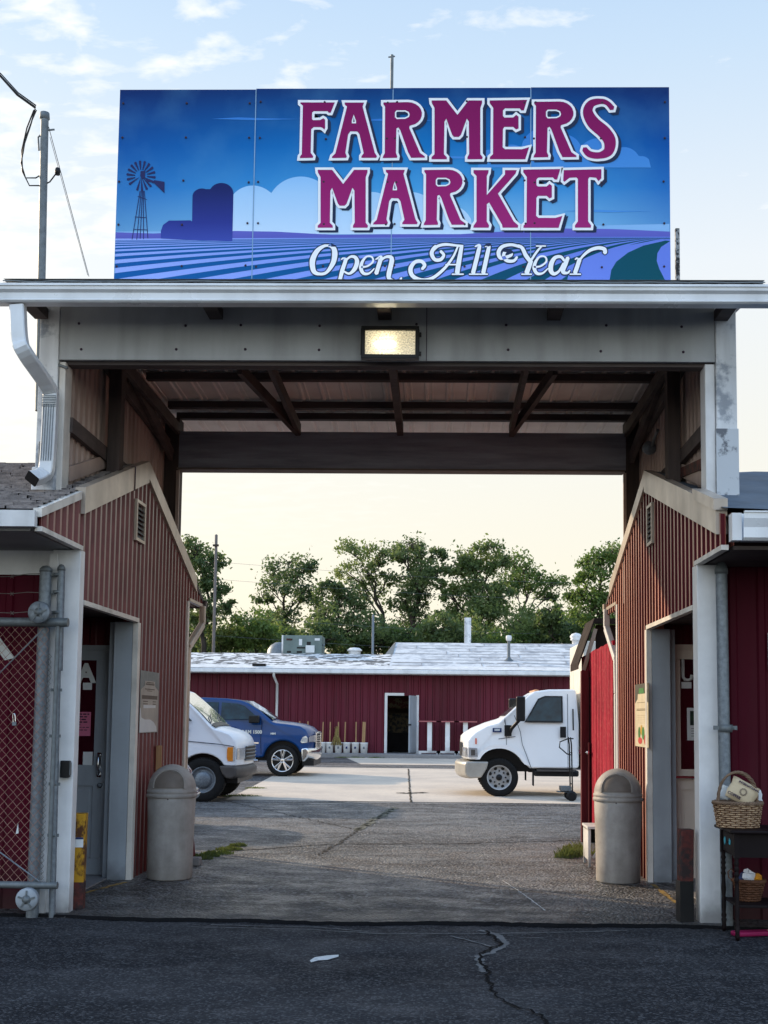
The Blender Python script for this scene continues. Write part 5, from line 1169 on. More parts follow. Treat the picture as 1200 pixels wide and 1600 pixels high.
def basket(root, c, r0, r1, h, rows, n, mw, mr_, handle=True, sy=.78):
    c = Vector(c); mb = MB()
    for i in range(rows):
        t = (i + .5) / rows; r = r0 + (r1 - r0) * t; z = h * t; pts = []
        for j in range(n * 2):
            a = 2 * PI * j / (n * 2); o = .0045 * (1 if (j // 2 + i) % 2 else -1); pts.append(c + Vector(((r + o) * math.cos(a), (r + o) * sy * math.sin(a), z + .0015 * math.sin(j * 1.7))))
        mb.tube(pts, h / rows * .42, 5, closed=True)
    mb.build('weave', mw, root)
    mb = MB()
    for j in range(n):
        a = 2 * PI * (j + .25) / n; mb.tube([c + Vector((r0 * math.cos(a), r0 * sy * math.sin(a), 0)), c + Vector((r1 * math.cos(a), r1 * sy * math.sin(a), h))], .0045, 5)
    mb.lathe([(0, .003), (r0, .003), (r0, 0), (0, 0)], c, n, sx=1, sy=sy); mb.lathe([(r0 - .008, .0), (r1 - .01, h)], c, n, sx=1, sy=sy)
    mb.build('stakes', M['wicker_d'], root)
    mb = MB()
    for s_ in range(3):
        pts = []
        for j in range(96):
            a = 2 * PI * j / 96; ph = a * 17 + s_ * 2 * PI / 3; pts.append(c + Vector(((r1 + .009 * math.cos(ph)) * math.cos(a), (r1 + .009 * math.cos(ph)) * sy * math.sin(a), h + .008 + .009 * math.sin(ph))))
        mb.tube(pts, .0085, 6, closed=True)
    mb.build('rim', mr_, root)
    if handle:
        mb = MB()
        for s_ in range(3):
            pts = []
            for j in range(61):
                a = PI * j / 60; ph = j * .55 + s_ * 2 * PI / 3; R_ = .235
                x = -(r1 * .82) * math.cos(a); z = h + .0 + R_ * math.sin(a) ** .8; pts.append(c + Vector((x + .006 * math.cos(ph), .008 * math.sin(ph), z + .006 * math.cos(ph))))
            mb.tube(pts, .0085, 6)
        mb.build('handle', mr_, root)
bc = atY(1153, 1292, 8.98); bc = Vector((bc.x, 8.98, HT + .002))
b1 = T('wicker_basket', 'pale wicker basket with a braided arched handle on the dark side table', 'basket', bc)
basket(b1, bc, .150, .178, .175, 11, 26, M['wicker'], M['wicker_rim'])
def card(nm, label, cat, centre, w, h, rz, ry, m, tilt=.3, th=.035, lines=None):
    root = T(nm, label, cat, centre); R_ = Matrix.Rotation(rz, 3, 'Z') @ Matrix.Rotation(-tilt, 3, 'X') @ Matrix.Rotation(ry, 3, 'Y')
    mb = MB(); vs = []; k = 6
    for s_ in (-1, 1):
        for j in range(k + 1):
            for i in range(k + 1):
                u, v = -1 + 2 * i / k, -1 + 2 * j / k; bul = th / 2 * (1 - max(abs(u), abs(v)) ** 3) * (1 if th > .01 else 0) + .002
                vs.append(R_ @ Vector((u * w / 2 + .004 * math.sin(v * 5), s_ * bul, v * h / 2 + (.004 * math.sin(u * 9) if j == k else 0))))
    n_ = (k + 1) ** 2
    fs = [(s_ * n_ + j * (k + 1) + i, s_ * n_ + j * (k + 1) + i + 1, s_ * n_ + (j + 1) * (k + 1) + i + 1, s_ * n_ + (j + 1) * (k + 1) + i) for s_ in (0, 1) for j in range(k) for i in range(k)]
    for j in range(k):
        for a, b in ((j * (k + 1), (j + 1) * (k + 1)), (j * (k + 1) + k, (j + 1) * (k + 1) + k), (j, j + 1), (k * (k + 1) + j, k * (k + 1) + j + 1)): fs.append((a, b, n_ + b, n_ + a))
    mb.add(vs, fs, 0, True); mb.build('body', m, root, world=False)
    if lines:
        mb = MB(); f = lambda u, v: R_ @ Vector((u, -th / 2 - .006, v))
        for t, s_, x, y, ro in lines:
            co, si = math.cos(ro), math.sin(ro); add_text(mb, t, s_, lambda u, v: f(x + u * co - v * si, y + u * si + v * co), bold=.0012)
        mb.build('printed_text', M['ink'], root, world=False, fix=False)
        mb = MB(); rr = random.Random(2)
        for k in range(9):
            a = k * .7; mb.tube([f(.03 * math.cos(a + t * .5) * (1 - t * .1) , .03 * math.sin(a + t * .5) * (1 - t * .1)) for t in range(5)], .0009, 4)
        mb.build('printed_rosette', M['ink'], root, world=False, fix=False)
    return root
pc = atY(1160, 1236, 8.97)
card('paper_bag', 'cream printed bag tilted in the pale wicker basket', 'bag', (pc.x, 8.97, pc.z - .01), .215, .17, 0, .5, M['burlap'], .15, .045, [('INTERNATIONAL', .021, .02, .058, 0), ('COFFEE', .03, -.05, -.055, 0)])
for i, (px, py, w, h, ro, m, lb) in enumerate(((1133, 1236, .07, .10, .35, 'paper', 'white and black card standing at the left inside the wicker basket'), (1186, 1243, .045, .1, -.1, 'paper', 'white card standing at the right inside the wicker basket'), (1181, 1246, .04, .09, .25, 'pink_paper', 'pink slip tucked behind the cream bag in the basket'))):
    p = atY(px, py, 9.02 + i * .015); card('card', lb, 'card', (p.x, 9.02 + i * .015, p.z - .01), w, h, 0, ro, M[m], .1, .004)
b2c = Vector((TX + .16, 9.0, .257)); b2 = T('wicker_basket', 'small dark wicker basket with odds and ends on the lower table shelf', 'basket', b2c)
basket(b2, b2c, .075, .115, .14, 8, 20, M['wicker_d'], M['wicker_d'], handle=False)
mb = MB(); mb.tube([b2c + Vector((-.11, 0, .14)), b2c + Vector((-.15, 0, .17)), b2c + Vector((-.155, 0, .21)), b2c + Vector((-.13, 0, .235)), b2c + Vector((-.115, 0, .21))], .004, 6); mb.build('ear_handle', M['wicker_d'], b2)
for nm, lb, col, dx, dz, s_ in (('wrapper', 'crumpled white wrapper heaped in the dark basket', (.6, .6, .62), -.01, .175, .055), ('wrapper', 'navy blue packet in the dark basket', (.02, .03, .08), -.045, .165, .042), ('wrapper', 'orange packet at the right of the dark basket', (.6, .25, .02), .06, .17, .035)):
    mb = MB(); rr = random.Random(len(lb)); vs = []
    for i in range(7):
        for j in range(10):
            a, e = 2 * PI * j / 10, PI * i / 6; r = s_ * rr.uniform(.7, 1.25); vs.append((r * math.cos(a) * math.sin(e), r * math.sin(a) * math.sin(e) * .8, r * math.cos(e) * 1.0))
    mb.add(vs, [(i * 10 + j, i * 10 + (j + 1) % 10, (i + 1) * 10 + (j + 1) % 10, (i + 1) * 10 + j) for i in range(6) for j in range(10)])
    o = mb.build(nm, mat('crumpled_' + lb.split()[0] + lb.split()[1], col, .5)); o.location = b2c + Vector((dx, -.02, dz - .0)); tag(o, lb, 'wrapper')
# pink tray and leaf on the ground
p = atZ(1170, 1462); mb = MB(); mb.box(-.16, .16, -.05, .05, 0, .035); o = mb.build('plastic_tray', mat('hot_pink_plastic', (.26, .008, .07), .5), bevel=.012); o.location = (p.x + .03, p.y, .002); o.rotation_euler = (0, 0, .25); tag(o, 'hot pink plastic tray lying on the ground under the dark table', 'tray')
p = atZ(1197, 1462); mb = MB(); mb.add([(-.03, 0, .005), (0, -.02, .012), (.05, 0, .03), (.03, .02, .05), (0, .02, .03)], [(0, 1, 2, 3, 4)]); o = mb.build('dry_leaf', M['wicker'], fix=False); o.location = p; tag(o, 'curled tan dry leaf on the asphalt at the right edge', 'leaf')
mb = MB(); a = atZ(1128, 1450); mb.add([(a.x - .02, a.y + .12, .006), (a.x + .03, a.y + .14, .006), (a.x + .13, a.y - .05, .006), (a.x + .06, a.y - .06, .006)], [(0, 1, 2, 3)]); mb.build('faded_curb_paint', M['stripe_yellow'], kind='structure', fix=False)

# ------------------------------------------------------------------ red shed, bench, hand truck on the right
sh_ = T('red_shed', 'rough red board shed with a dark lean roof behind the right building', 'shed', (2.0, 15.0, 0))
def brd(nm, x0, y0, x1, y1, z0, za_, zb_, th, m):
    """upright boards in plan from (x0,y0) to (x1,y1); slope of the top edge from za to zb"""
    mb = MB(); a = Vector((x0, y0, 0)); b = Vector((x1, y1, 0)); d = (b - a).normalized(); n_ = Vector((d.y, -d.x, 0)); k = max(1, int(round((b - a).length / .16)))
    rr = random.Random(int(x0 * 100))
    for i in range(k):
        p = a.lerp(b, i / k + .004); q = a.lerp(b, (i + 1) / k - .004); o = rr.uniform(0, .008); t0 = za_ + (zb_ - za_) * i / k + rr.uniform(-.01, .01); t1 = za_ + (zb_ - za_) * (i + 1) / k
        m_ = 8
        for j in range(m_):
            pass
        v = [p + n_ * o, q + n_ * o, q + n_ * (o + th), p + n_ * (o + th)]
        mb.add([(w.x, w.y, z0) for w in v] + [(w.x, w.y, t0 if w is v[0] or w is v[3] else t1) for w in v], [(0, 1, 2, 3), (4, 5, 6, 7), (0, 1, 5, 4), (1, 2, 6, 5), (2, 3, 7, 6), (3, 0, 4, 7)])
    return mb.build(nm, m, sh_)
e1 = atY(957, 1001, 14.0); e2 = atY(908, 1027, 15.9)
brd('board_wall', e1.x, 14.0, e2.x, 15.9, .22, e1.z, e2.z, .03, M['redboard'])
# set the boards' outer side towards the passage
g1 = atY(904, 1048, 15.5)
a0 = atZ(908, 1313).x
mb = MB(); mb.box(a0 - .05, a0 + .055, 15.32, 15.42, .0, atY(910, 1048, 15.35).z); mb.build('corner_post', M['redpost'], sh_, bevel=.006)
mb = MB(); q1 = atY(920, 1055, 15.2); q2 = atY(928, 1055, 15.2); mb.box(a0 + .057, a0 + .165, 15.3, 15.36, .0, q1.z - .02); mb.build('gap_shade_strip', M['dark'], sh_)  # solid near-black strip paints the shade of the opening beside the post
mb = MB(); mb.box(a0 + .03, a0 + .05, 15.24, 15.315, .0, 1.3); mb.build('batten', M['redpost'], sh_)
mb = MB(); p = atY(918, 1176, 15.25); mb.tube([(p.x - .02, 15.26, p.z), (p.x + .01, 15.22, p.z + .01), (p.x + .035, 15.26, p.z - .005)], .008, 6); mb.lathe([(0, -.02), (.016, -.02), (.016, .02), (0, .02)], (p.x, 15.22, p.z), 8); mb.build('hasp', M['chrome'], sh_)
mb = MB(); mb.box(2.22, 4.6, 14.2, 14.26, 0, 2.2).box(1.99, 4.6, 16.0, 16.06, 0, 2.2).box(4.55, 4.6, 14.26, 16.0, 0, 2.2); mb.build('rear_walls', M['redpost'], sh_)
# roof with dark rake
r0 = atY(925, 968, 15.6); r1 = atY(903, 1036, 15.6)
mb = MB()
ex = r1.x; rx_ = r0.x
mb.add([(ex - .02, 15.35, r1.z), (rx_, 15.35, r0.z), (rx_, 16.3, r0.z), (ex - .02, 16.3, r1.z)], [(0, 1, 2, 3)])
mb.add([(ex - .02, 15.35, r1.z - .05), (rx_, 15.35, r0.z - .06), (rx_, 16.3, r0.z - .06), (ex - .02, 16.3, r1.z - .05)], [(3, 2, 1, 0)])
mb.add([(ex - .02, 15.35, r1.z - .05), (ex - .02, 15.35, r1.z), (rx_, 15.35, r0.z), (rx_, 15.35, r0.z - .06)], [(0, 1, 2, 3)])
mb.add([(rx_, 15.35, r0.z), (4.7, 15.35, r0.z - .02), (4.7, 16.3, r0.z - .02), (rx_, 16.3, r0.z), (rx_, 15.35, r0.z - .06), (4.7, 15.35, r0.z - .08)], [(0, 1, 2, 3), (0, 4, 5, 1)])
mb.add([(ex - .02, 15.35, r1.z), (ex - .02, 16.3, r1.z), (ex - .02, 16.3, r1.z - .09), (ex - .02, 15.35, r1.z - .09)], [(0, 1, 2, 3)])
mb.build('roof', M['shed_roof'], sh_, fix=False)
mb = MB(); mb.obox((ex + .05, 15.4, r1.z - .10), (rx_ + .02, 15.4, r0.z - .14), .04, .05); mb.build('rake_board', M['tan'], sh_); mb = MB(); mb.box(rx_ + .04, 4.5, 15.5, 15.55, r1.z - .3, r0.z - .08); mb.build('gable_board', M['shed_roof'], sh_)
# white step bench
p = atZ(924, 1355); bx0 = p.x - .06
bn = T('step_bench', 'small white wooden step bench behind the right trash can', 'bench', (p.x, 12.85, 0))
for y in (12.75, 13.15):
    mb = MB(); mb.box(bx0, bx0 + .03, y, y + .03, TOPZ, .43); mb.box(bx0 + .42, bx0 + .45, y, y + .03, TOPZ, .43); mb.build('leg', M['white'], bn, bevel=.003)
mb = MB(); mb.box(bx0, bx0 + .03, 12.78, 13.15, .10, .41); mb.build('side_panel', M['white'], bn)
mb = MB(); mb.box(bx0 - .01, bx0 + .46, 12.72, 13.2, .43, .455); mb.build('seat', M['white'], bn, bevel=.003)
mb = MB(); mb.obox((bx0 + .05, 12.765, .12), (bx0 + .25, 12.765, .40), .025, .03, up=(0, 1, 0)); mb.build('brace', M['white'], bn)
# hand truck
p = atZ(893, 1252, TOPZ); HY = p.y
hd = T('hand_truck', 'black hand truck with a looped handle parked behind the white cab', 'hand truck', (p.x, HY, TOPZ))
x0 = p.x
mb = MB()
for dy_ in (0, .38):
    mb.tube([(x0 + .02, HY + dy_, .15), (x0 + .0, HY + dy_, 1.1), (x0 - .02, HY + dy_, 1.25)], .014, 8)
a = atY(888, 1154, HY); b = atY(875, 1160, HY); c = atY(874, 1166, HY); d = atY(886, 1178, HY)
mb.tube([(x0 + .04, HY, a.z), (a.x, HY, a.z), (b.x, HY, b.z + .01), (c.x, HY, c.z - .02), (d.x, HY, d.z), (x0, HY, d.z - .02)], .012, 8)
for z in (.35, .65, .95): mb.tube([(x0 + .01, HY, z), (x0 + .01, HY + .38, z)], .01, 6)
mb.build('frame', M['black'], hd)
for dy_ in (-.03, .41):
    mb = MB(); mb.lathe([(0, -.02), (.06, -.022), (.098, -.018), (.1, 0), (.098, .018), (.06, .022), (0, .02)], (x0 + .0, HY + dy_, .125), 20, 'y'); mb.build('wheel', M['black'], hd)
mb = MB(); mb.box(x0 - .26, x0 + .0, HY + .02, HY + .36, .19, .20).box(x0 - .2, x0, HY + .0, HY + .38, .22, .30); mb.build('toe_plate', M['galv_dark'], hd)

# weeds
def leafmat(name, c1, c2, tr=.35):
    m = bpy.data.materials.new(name); m.use_nodes = True; nt = m.node_tree; L = nt.links; b = nt.nodes['Principled BSDF']; b.inputs['Roughness'].default_value = .55
    tc = N(nt, 'ShaderNodeTexCoord'); no = N(nt, 'ShaderNodeTexNoise'); no.inputs['Scale'].default_value = .8; no.inputs['Detail'].default_value = 7; L.new(tc.outputs['Object'], no.inputs['Vector'])
    mr = N(nt, 'ShaderNodeMapRange'); mr.inputs['From Min'].default_value = .35; mr.inputs['From Max'].default_value = .65; L.new(no.outputs['Fac'], mr.inputs['Value'])
    mx = N(nt, 'ShaderNodeMix', data_type='RGBA'); mx.inputs['A'].default_value = (*c1, 1); mx.inputs['B'].default_value = (*c2, 1); L.new(mr.outputs['Result'], mx.inputs['Factor']); L.new(mx.outputs['Result'], b.inputs['Base Color'])
    t = N(nt, 'ShaderNodeBsdfTranslucent'); 
    hs = N(nt, 'ShaderNodeHueSaturation'); hs.inputs['Value'].default_value = 1.9; hs.inputs['Hue'].default_value = .485; L.new(mx.outputs['Result'], hs.inputs['Color']); L.new(hs.outputs['Color'], t.inputs['Color'])
    ms = N(nt, 'ShaderNodeMixShader'); ms.inputs['Fac'].default_value = tr; L.new(b.outputs[0], ms.inputs[1]); L.new(t.outputs[0], ms.inputs[2]); L.new(ms.outputs[0], nt.nodes['Material Output'].inputs['Surface'])
    return m
M['grass'] = leafmat('weed_green', (.05, .085, .02), (.12, .14, .04))
def weeds(name, spots, n, hmax, label, seed):
    rr = random.Random(seed); mb = MB()
    for _ in range(n):
        cx, cy, r = rr.choice(spots); a = rr.uniform(0, 2 * PI); d = r * math.sqrt(rr.random()); x, y = cx + d * math.cos(a) * 1.6, cy + d * math.sin(a); z = gz(y) + TOPZ; h = hmax * rr.uniform(.3, 1) * (1 - d / r * .6); b = rr.uniform(0, 2 * PI); w = .006 + .006 * rr.random(); lx_, ly = math.cos(b) * h * .6, math.sin(b) * h * .6
        mb.add([(x - w, y, z), (x + w, y, z), (x + w * .6 + lx_ * .5, y + ly * .5, z + h * .7), (x + lx_, y + ly, z + h), (x - w * .6 + lx_ * .5, y + ly * .5, z + h * .7)], [(0, 1, 2, 3, 4)])
    o = mb.build(name, M['grass'], kind='stuff', fix=False); tag(o, label, 'weeds'); return o
def gp(x, y): v = atZ(x, y, TOPZ); return v.x, v.y
weeds('weeds', [(*gp(322, 1338), .10), (*gp(340, 1334), .12), (*gp(358, 1328), .10), (*gp(372, 1322), .07), (*gp(310, 1342), .1)], 900, .07, 'low green weeds growing from the crack beside the left building', 1)
weeds('weeds', [(*gp(896, 1338), .12), (*gp(886, 1340), .09), (*gp(905, 1334), .12), (*gp(900, 1330), .1)], 330, .2, 'leafy weeds growing at the foot of the dark red shed post', 2)
weeds('weeds', [(*gp(378, 1244), .25), (*gp(400, 1232), .15)], 400, .06, 'thin grass along the left edge of the concrete apron', 3)
weeds('weeds', [(x, 42.55, .2) for x in (-4.6, -3.4, -2.9, -2.2, -6, -7.5)], 900, .08, 'thin grass along the foot of the far walkway', 4)

# ------------------------------------------------------------------ far market hall
BY = 44.0
hall = T('market_hall', 'long low maroon market hall with a worn white roof across the yard', 'building', (-2, BY, .1))
dx0_, dx1_ = atY(605, 1130, BY).x, atY(650, 1130, BY).x; dz1 = atY(625, 1087, BY).z
ZE = 3.22; XA, XB = -16.0, 16.0
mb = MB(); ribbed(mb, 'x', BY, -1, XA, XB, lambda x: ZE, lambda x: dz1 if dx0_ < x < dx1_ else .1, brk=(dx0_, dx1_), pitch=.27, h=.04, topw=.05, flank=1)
mb.build('wall', [M['red_far'], M['rib_shade']], hall)
mb = MB(); mb.box(XA, XB, BY + 10, BY + 10.1, 0, ZE).box(XA, XA + .1, BY, BY + 10, 0, ZE).box(XB - .1, XB, BY, BY + 10, 0, ZE); mb.build('rear_wall', M['red_far'], hall)
mb = MB(); w = .10
mb.box(dx0_ - w, dx0_, BY - .05, BY + .05, .26, dz1 + w).box(dx1_, dx1_ + w, BY - .05, BY + .05, .26, dz1 + w * .2).box(dx0_, dx1_ - .45, BY - .05, BY + .05, dz1, dz1 + w)
mb.build('door_frame', M['white'], hall)
mb = MB(); mb.box(dx0_ - .8, dx1_ + .8, BY + 3.5, BY + 3.6, .1, 3).box(dx0_ - .9, dx0_ - .8, BY + .1, BY + 3.6, .1, 3).box(dx1_ + .8, dx1_ + .9, BY + .1, BY + 3.6, .1, 3); mb.build('inner_wall', M['int_wall'], hall)
mb = MB(); mb.box(dx0_ - .2, dx1_ - .2, BY + 1.8, BY + 2.3, .3, 1.0); mb.build('counter', M['dark'], hall)
mb = MB(); mb.box(dx0_ - .2, dx1_ - .2, BY + 1.9, BY + 2.2, 1.0, 1.75); mb.build('shelf_goods', mat('dim_goods', (.10, .075, .04), .8, col2=(.02, .02, .02), scale=8, thr=(.45, .55)), hall)
mb = MB(); mb.box(dx0_ - .2, dx1_ - .2, BY + 2.4, BY + 2.45, 1.95, 2.35); mb.build('banner', mat('dim_banner', (.12, .03, .03), .8, col2=(.2, .17, .1), scale=6, thr=(.5, .55)), hall)
a = atY(641, 1090, BY - .5); b_ = atY(653, 1180, BY - .5)
mb = MB(); mb.obox((dx1_ - .0, BY - .06, (dz1 + .30) / 2), (dx1_ - .24, BY - .62, (dz1 + .30) / 2), .045, dz1 - .30); dd = mb.build('open_door', M['jamb'], hall)
mb = MB(); mb.box(dx1_ - .30, dx1_ - .16, BY - .68, BY - .63, 1.30, 1.36); mb.build('door_handle', M['black'], dd)
# roof
def hroof(y): return ZE + .14 + (y - (BY - .55)) * .212
def rfz(px, py):      # point of the roof plane seen at a pixel
    d = ray(px, py); # EYE + d.z t = ZE+.14 + (d.y t - BY + .55)*.212
    t = (ZE + .14 - (BY - .55) * .212 - EYE) / (d.z - .212 * d.y); return Vector((d.x * t, d.y * t, EYE + d.z * t))
roof_m = mat('worn_white_roof_coating', (.62, .64, .66), .55, 0, .3, 1.5, 0, col2=(.36, .38, .41), thr=(.46, .62), stretch=(1.2, .9, 1.0), fine=.6, fscale=3.4, fcol=(.27, .29, .32))
roof_m2 = mat('peeling_white_shingle_coating', (.70, .70, .70), .6, 0, .3, 2.3, 0, col2=(.10, .10, .10), thr=(.49, .54), stretch=(1.0, 1.3, 1.0), fine=.5, fscale=3, fcol=(.25, .25, .25))
xs_ = rfz(613, 1022).x; yl = rfz(450, 1021).y; yr = rfz(750, 1005).y
ye = BY - .55
mb = MB()
mb.add([(XA, ye, hroof(ye)), (xs_, ye, hroof(ye)), (xs_, yl, hroof(yl)), (XA, yl, hroof(yl)), (xs_, yl + 3.5, hroof(yl) - .7), (XA, yl + 3.5, hroof(yl) - .7)], [(0, 1, 2, 3), (3, 2, 4, 5)]); mb.build('left_roof', roof_m2, hall, fix=False)
mb = MB()
mb.add([(xs_, ye, hroof(ye)), (XB, ye, hroof(ye)), (XB, yr, hroof(yr)), (xs_ - .0, yr, hroof(yr)), (XB, yr + 3.5, hroof(yr) - .7), (xs_, yr + 3.5, hroof(yr) - .7)], [(0, 1, 2, 3), (3, 2, 4, 5)]); mb.build('right_roof', roof_m, hall, fix=False)
mb = MB(); mb.add([(xs_ - .3, yl, hroof(yl) - .02), (xs_ + .03, yl, hroof(yl) + .02), (xs_ + .03, yr, hroof(yr) + .03), (xs_ - .04, yr + .02, hroof(yr) - .02)], [(0, 1, 2, 3)])
mb.box(XA, xs_, ye - .02, yl - (yl - ye) * .82, 0, 0) if False else None
mb.build('valley_flashing', M['galv_dark'], hall, fix=False)
mb = MB(); yq = ye + .75
mb.add([(XA, ye, hroof(ye) + .012), (XB, ye, hroof(ye) + .012), (XB, yq, hroof(yq) + .012), (XA, yq, hroof(yq) + .012)], [(0, 1, 2, 3)]); mb.build('white_eave_band', M['white'], hall, fix=False)
mb = MB(); mb.box(XA, XB, ye - .13, ye - .02, ZE - .02, ZE + .13); mb.build('gutter', M['gutter'], hall, bevel=.02)
mb = MB(); mb.box(XA, XB, ye, BY, ZE - .04, ZE); mb.build('soffit', M['white'], hall)
x = atY(430, 1090, BY - .1).x; mb = MB(); mb.tube([(x, ye - .07, ZE), (x, ye - .02, ZE - .15), (x + .06, BY - .07, ZE - .42), (x + .06, BY - .07, .28)], .05, 8); mb.build('downspout', M['white'], hall)
p = rfz(405, 1041); mb = MB(); mb.box(p.x - .25, p.x + .25, p.y - .1, p.y + .15, p.z + .01, p.z + .1); mb.build('roof_vent', M['black'], hall)
rq = random.Random(21); mb = MB(); yy_ = ye + .8; row = 0
def rstrip(x0, x1, y0, y1): mb.add([(x0, y0, hroof(y0) + .018), (x1, y0, hroof(y0) + .018), (x1, y1, hroof(y1) + .018), (x0, y1, hroof(y1) + .018)], [(0, 1, 2, 3)])
while yy_ < yr - .2:
    x = xs_ + .1
    while x < XB:
        l_ = rq.uniform(.8, 2.6)
        if rq.random() < .8: rstrip(x, min(XB, x + l_), yy_, yy_ + rq.uniform(.05, .10))
        if rq.random() < .6: rstrip(x + l_, x + l_ + .035, yy_, min(yr - .05, yy_ + .7))
        x += l_ + rq.uniform(0, .3)
    yy_ += .72; row += 1
mb.build('roof_seams', mat('grey_roof_seam', (.33, .35, .38), .7, var=.4, scale=3), hall, fix=False)
# things on the roof
p = rfz(472, 1021); y_ = p.y; a = atY(441, 1021, y_); b_ = atY(503, 993, y_)
ac = T('rooftop_unit', 'grey green air handling unit on the left part of the far roof', 'air conditioner', ((a.x + b_.x) / 2, y_ + .6, a.z))
mb = MB(); mb.box(a.x, b_.x, y_ + .0, y_ + 1.3, a.z - .1, b_.z); mb.build('cabinet', mat('grey_green_cabinet', (.16, .21, .20), .5, dirt=.2), ac, bevel=.02)
W_ = b_.x - a.x; H2 = b_.z - a.z
def acp(nm, u0, u1, v0, v1, m, d=.012): mb = MB(); mb.box(a.x + u0 * W_, a.x + u1 * W_, y_ - d, y_ - .001, a.z + v0 * H2, a.z + v1 * H2); mb.build(nm, m, ac)
acp('side_panel', -.02, .02, 0, 1, M['white']); acp('hatch', .42, .5, .45, .80, M['paper']); acp('vent', .62, .72, .45, .65, M['black']); acp('control_box', .6, .82, .05, .45, M['paper'], .1); acp('vent', .37, .58, .28, .36, M['black']); acp('badge', .1, .25, .72, .82, M['rust']); acp('badge', .82, .95, .72, .85, M['paper']); acp('vent', .12, .22, .04, .14, M['black']); acp('vent', .37, .5, .04, .14, M['black'])
mb = MB(); mb.lathe([(.0, -.03), (.06, -.03), (.06, .03), (0, .03)], (b_.x + .05, y_ + .2, a.z + .5 * H2), 10); mb.build('valve', M['galv'], ac)
c = atY(425, 1015, y_ + 1.5); mb = MB(); mb.lathe([(0, .62), (.18, .6), (.38, .48), (.5, .3), (.55, 0)], (atY(437, 1022, y_ + 1.0).x, y_ + 1.0, a.z - .1), 20); o = mb.build('roof_dome', M['galv']); tag(o, 'pale round metal dome left of the grey rooftop unit', 'vent')
p = rfz(554, 1021); mb = MB(); mb.lathe([(0, .24), (.2, .22), (.3, .14), (.3, .1), (.24, .09), (.24, -.1)], (p.x, p.y, p.z), 18); o = mb.build('roof_vent', M['white']); tag(o, 'low white mushroom vent on the left roof ridge', 'vent')
p = rfz(795, 1032); t_ = atY(795, 996, p.y); root = T('vent_pipe', 'dark vent pipe with a pale cap on the right part of the far roof', 'pipe', p)
mb = MB(); mb.tube([p, t_], .06, 10); mb.lathe([(.22, -.03), (.12, .05), (.06, .12)], p, 12); mb.build('pipe', M['galv_dark'], root)
mb = MB(); mb.lathe([(0, .09), (.1, .07), (.12, 0), (.1, -.12), (.07, -.14)], t_, 12); mb.build('cap', M['white'], root)
p = rfz(900, 1005); mb = MB(); mb.lathe([(0, .45), (.18, .4), (.27, .28), (.22, .2), (.24, .18), (.24, .12), (.17, .1), (.17, -.1)], p, 18); o = mb.build('turbine_vent', M['white']); tag(o, 'white domed turbine vent at the right end of the far roof', 'vent')
for px, w, py, Y, m, lb in ((731, .2, 965, 53, 'white', 'short square white post standing up behind the right far roof'), (583, .12, 962, 54, 'galv', 'thin grey pole standing behind the far roof beside its step')):
    t_ = atY(px, py, Y); mb = MB()
    if m == 'white': mb.box(t_.x - w / 2 - .05, t_.x + w / 2 + .05, Y, Y + w, .1, t_.z)
    else: mb.lathe([(w / 2, 0), (w / 2, t_.z), (0, t_.z + .08)], (t_.x, Y, 0), 10)
    o = mb.build('yard_post', M[m] if m != 'white' else M['post_white']); tag(o, lb, 'post')

# white T stands and buckets along the hall
M['stand_top'] = mat('faded_red_board', (.42, .14, .14), .7)
M['pail'] = mat('white_pail_plastic', (.86, .86, .86), .5)
def tstand(x, label):
    root = T('display_stand', label, 'stand', (x, BY - .65, .26))
    mb = MB(); mb.box(-.085, .085, -.05, .05, .1, 1.18); mb.build('post', M['white'], root, world=False)
    mb = MB(); mb.box(-.4, .4, -.06, .06, .04, .12).box(-.4, -.3, -.12, .12, 0, .04).box(.3, .4, -.12, .12, 0, .04); mb.build('base_rail', M['white'], root, world=False)
    mb = MB(); mb.box(-.42, .42, -.16, .16, 1.18, 1.22); mb.build('top_board', M['stand_top'], root, world=False)
    return root
for px, lb in ((671, 'white T shaped stand nearest the open far door'), (699, 'middle white T shaped stand right of the far door'), (727, 'white T shaped stand partly behind the truck nose')):
    tstand(atY(px, 1178, BY - .6).x, lb)
def bucket(px, label, stake):
    x = atY(px, 1170, BY - .4).x; root = T('bucket', label, 'bucket', (x, BY - .35, .26), 0, 'white buckets along the far wall')
    mb = MB(); mb.lathe([(0, 0), (.12, 0), (.145, .36), (.152, .365), (.152, .39), (.14, .39), (.115, .02), (0, .02)], n=18); mb.build('pail', M['pail'], root, world=False)
    mb = MB(); mb.lathe([(.1325, .16), (.1355, .16), (.139, .24), (.136, .24)], n=10, a0=-1.8, a1=-1.3); mb.build('label', M['inkblue'] if stake in (3, 4) else M['galv'], root, world=False)
    return root
wood = mat('bamboo_stake', (.42, .26, .13), .7)
for i, (px, st_, lb) in enumerate(((503, 1, 'white bucket half hidden behind the blue pickup nose'), (515, 1, 'second white bucket from the pickup with a straight stake'), (528.5, 2, 'white bucket holding a tied bundle of dry stalks'), (541.5, 3, 'white bucket with a short stake right of the dry stalks'), (555, 4, 'white bucket with a stake, second from the right end'), (568.5, 5, 'white bucket at the right end with a double stake'))):
    bucket(px, lb, i); x = atY(px, 1170, BY - .4).x; top = atY(px, 1128, BY - .4).z
    for dx in ((0,), (0,), (0,), (-.08,), (0.02,), (-.06, .0))[i]:
        mb = MB(); mb.tube([(x + dx, BY - .35, .29), (x + dx + .03 - .02 * i % .05, BY - .37, top)], .035 if i == 5 else .026, 6)
        o = mb.build('wooden_stake', wood); tag(o, 'wooden stake standing in the %s white bucket from the left%s' % (('first', 'second', 'third', 'fourth', 'fifth', 'last')[i], '' if dx == 0 or i != 5 else ', left one of two'), 'stake')
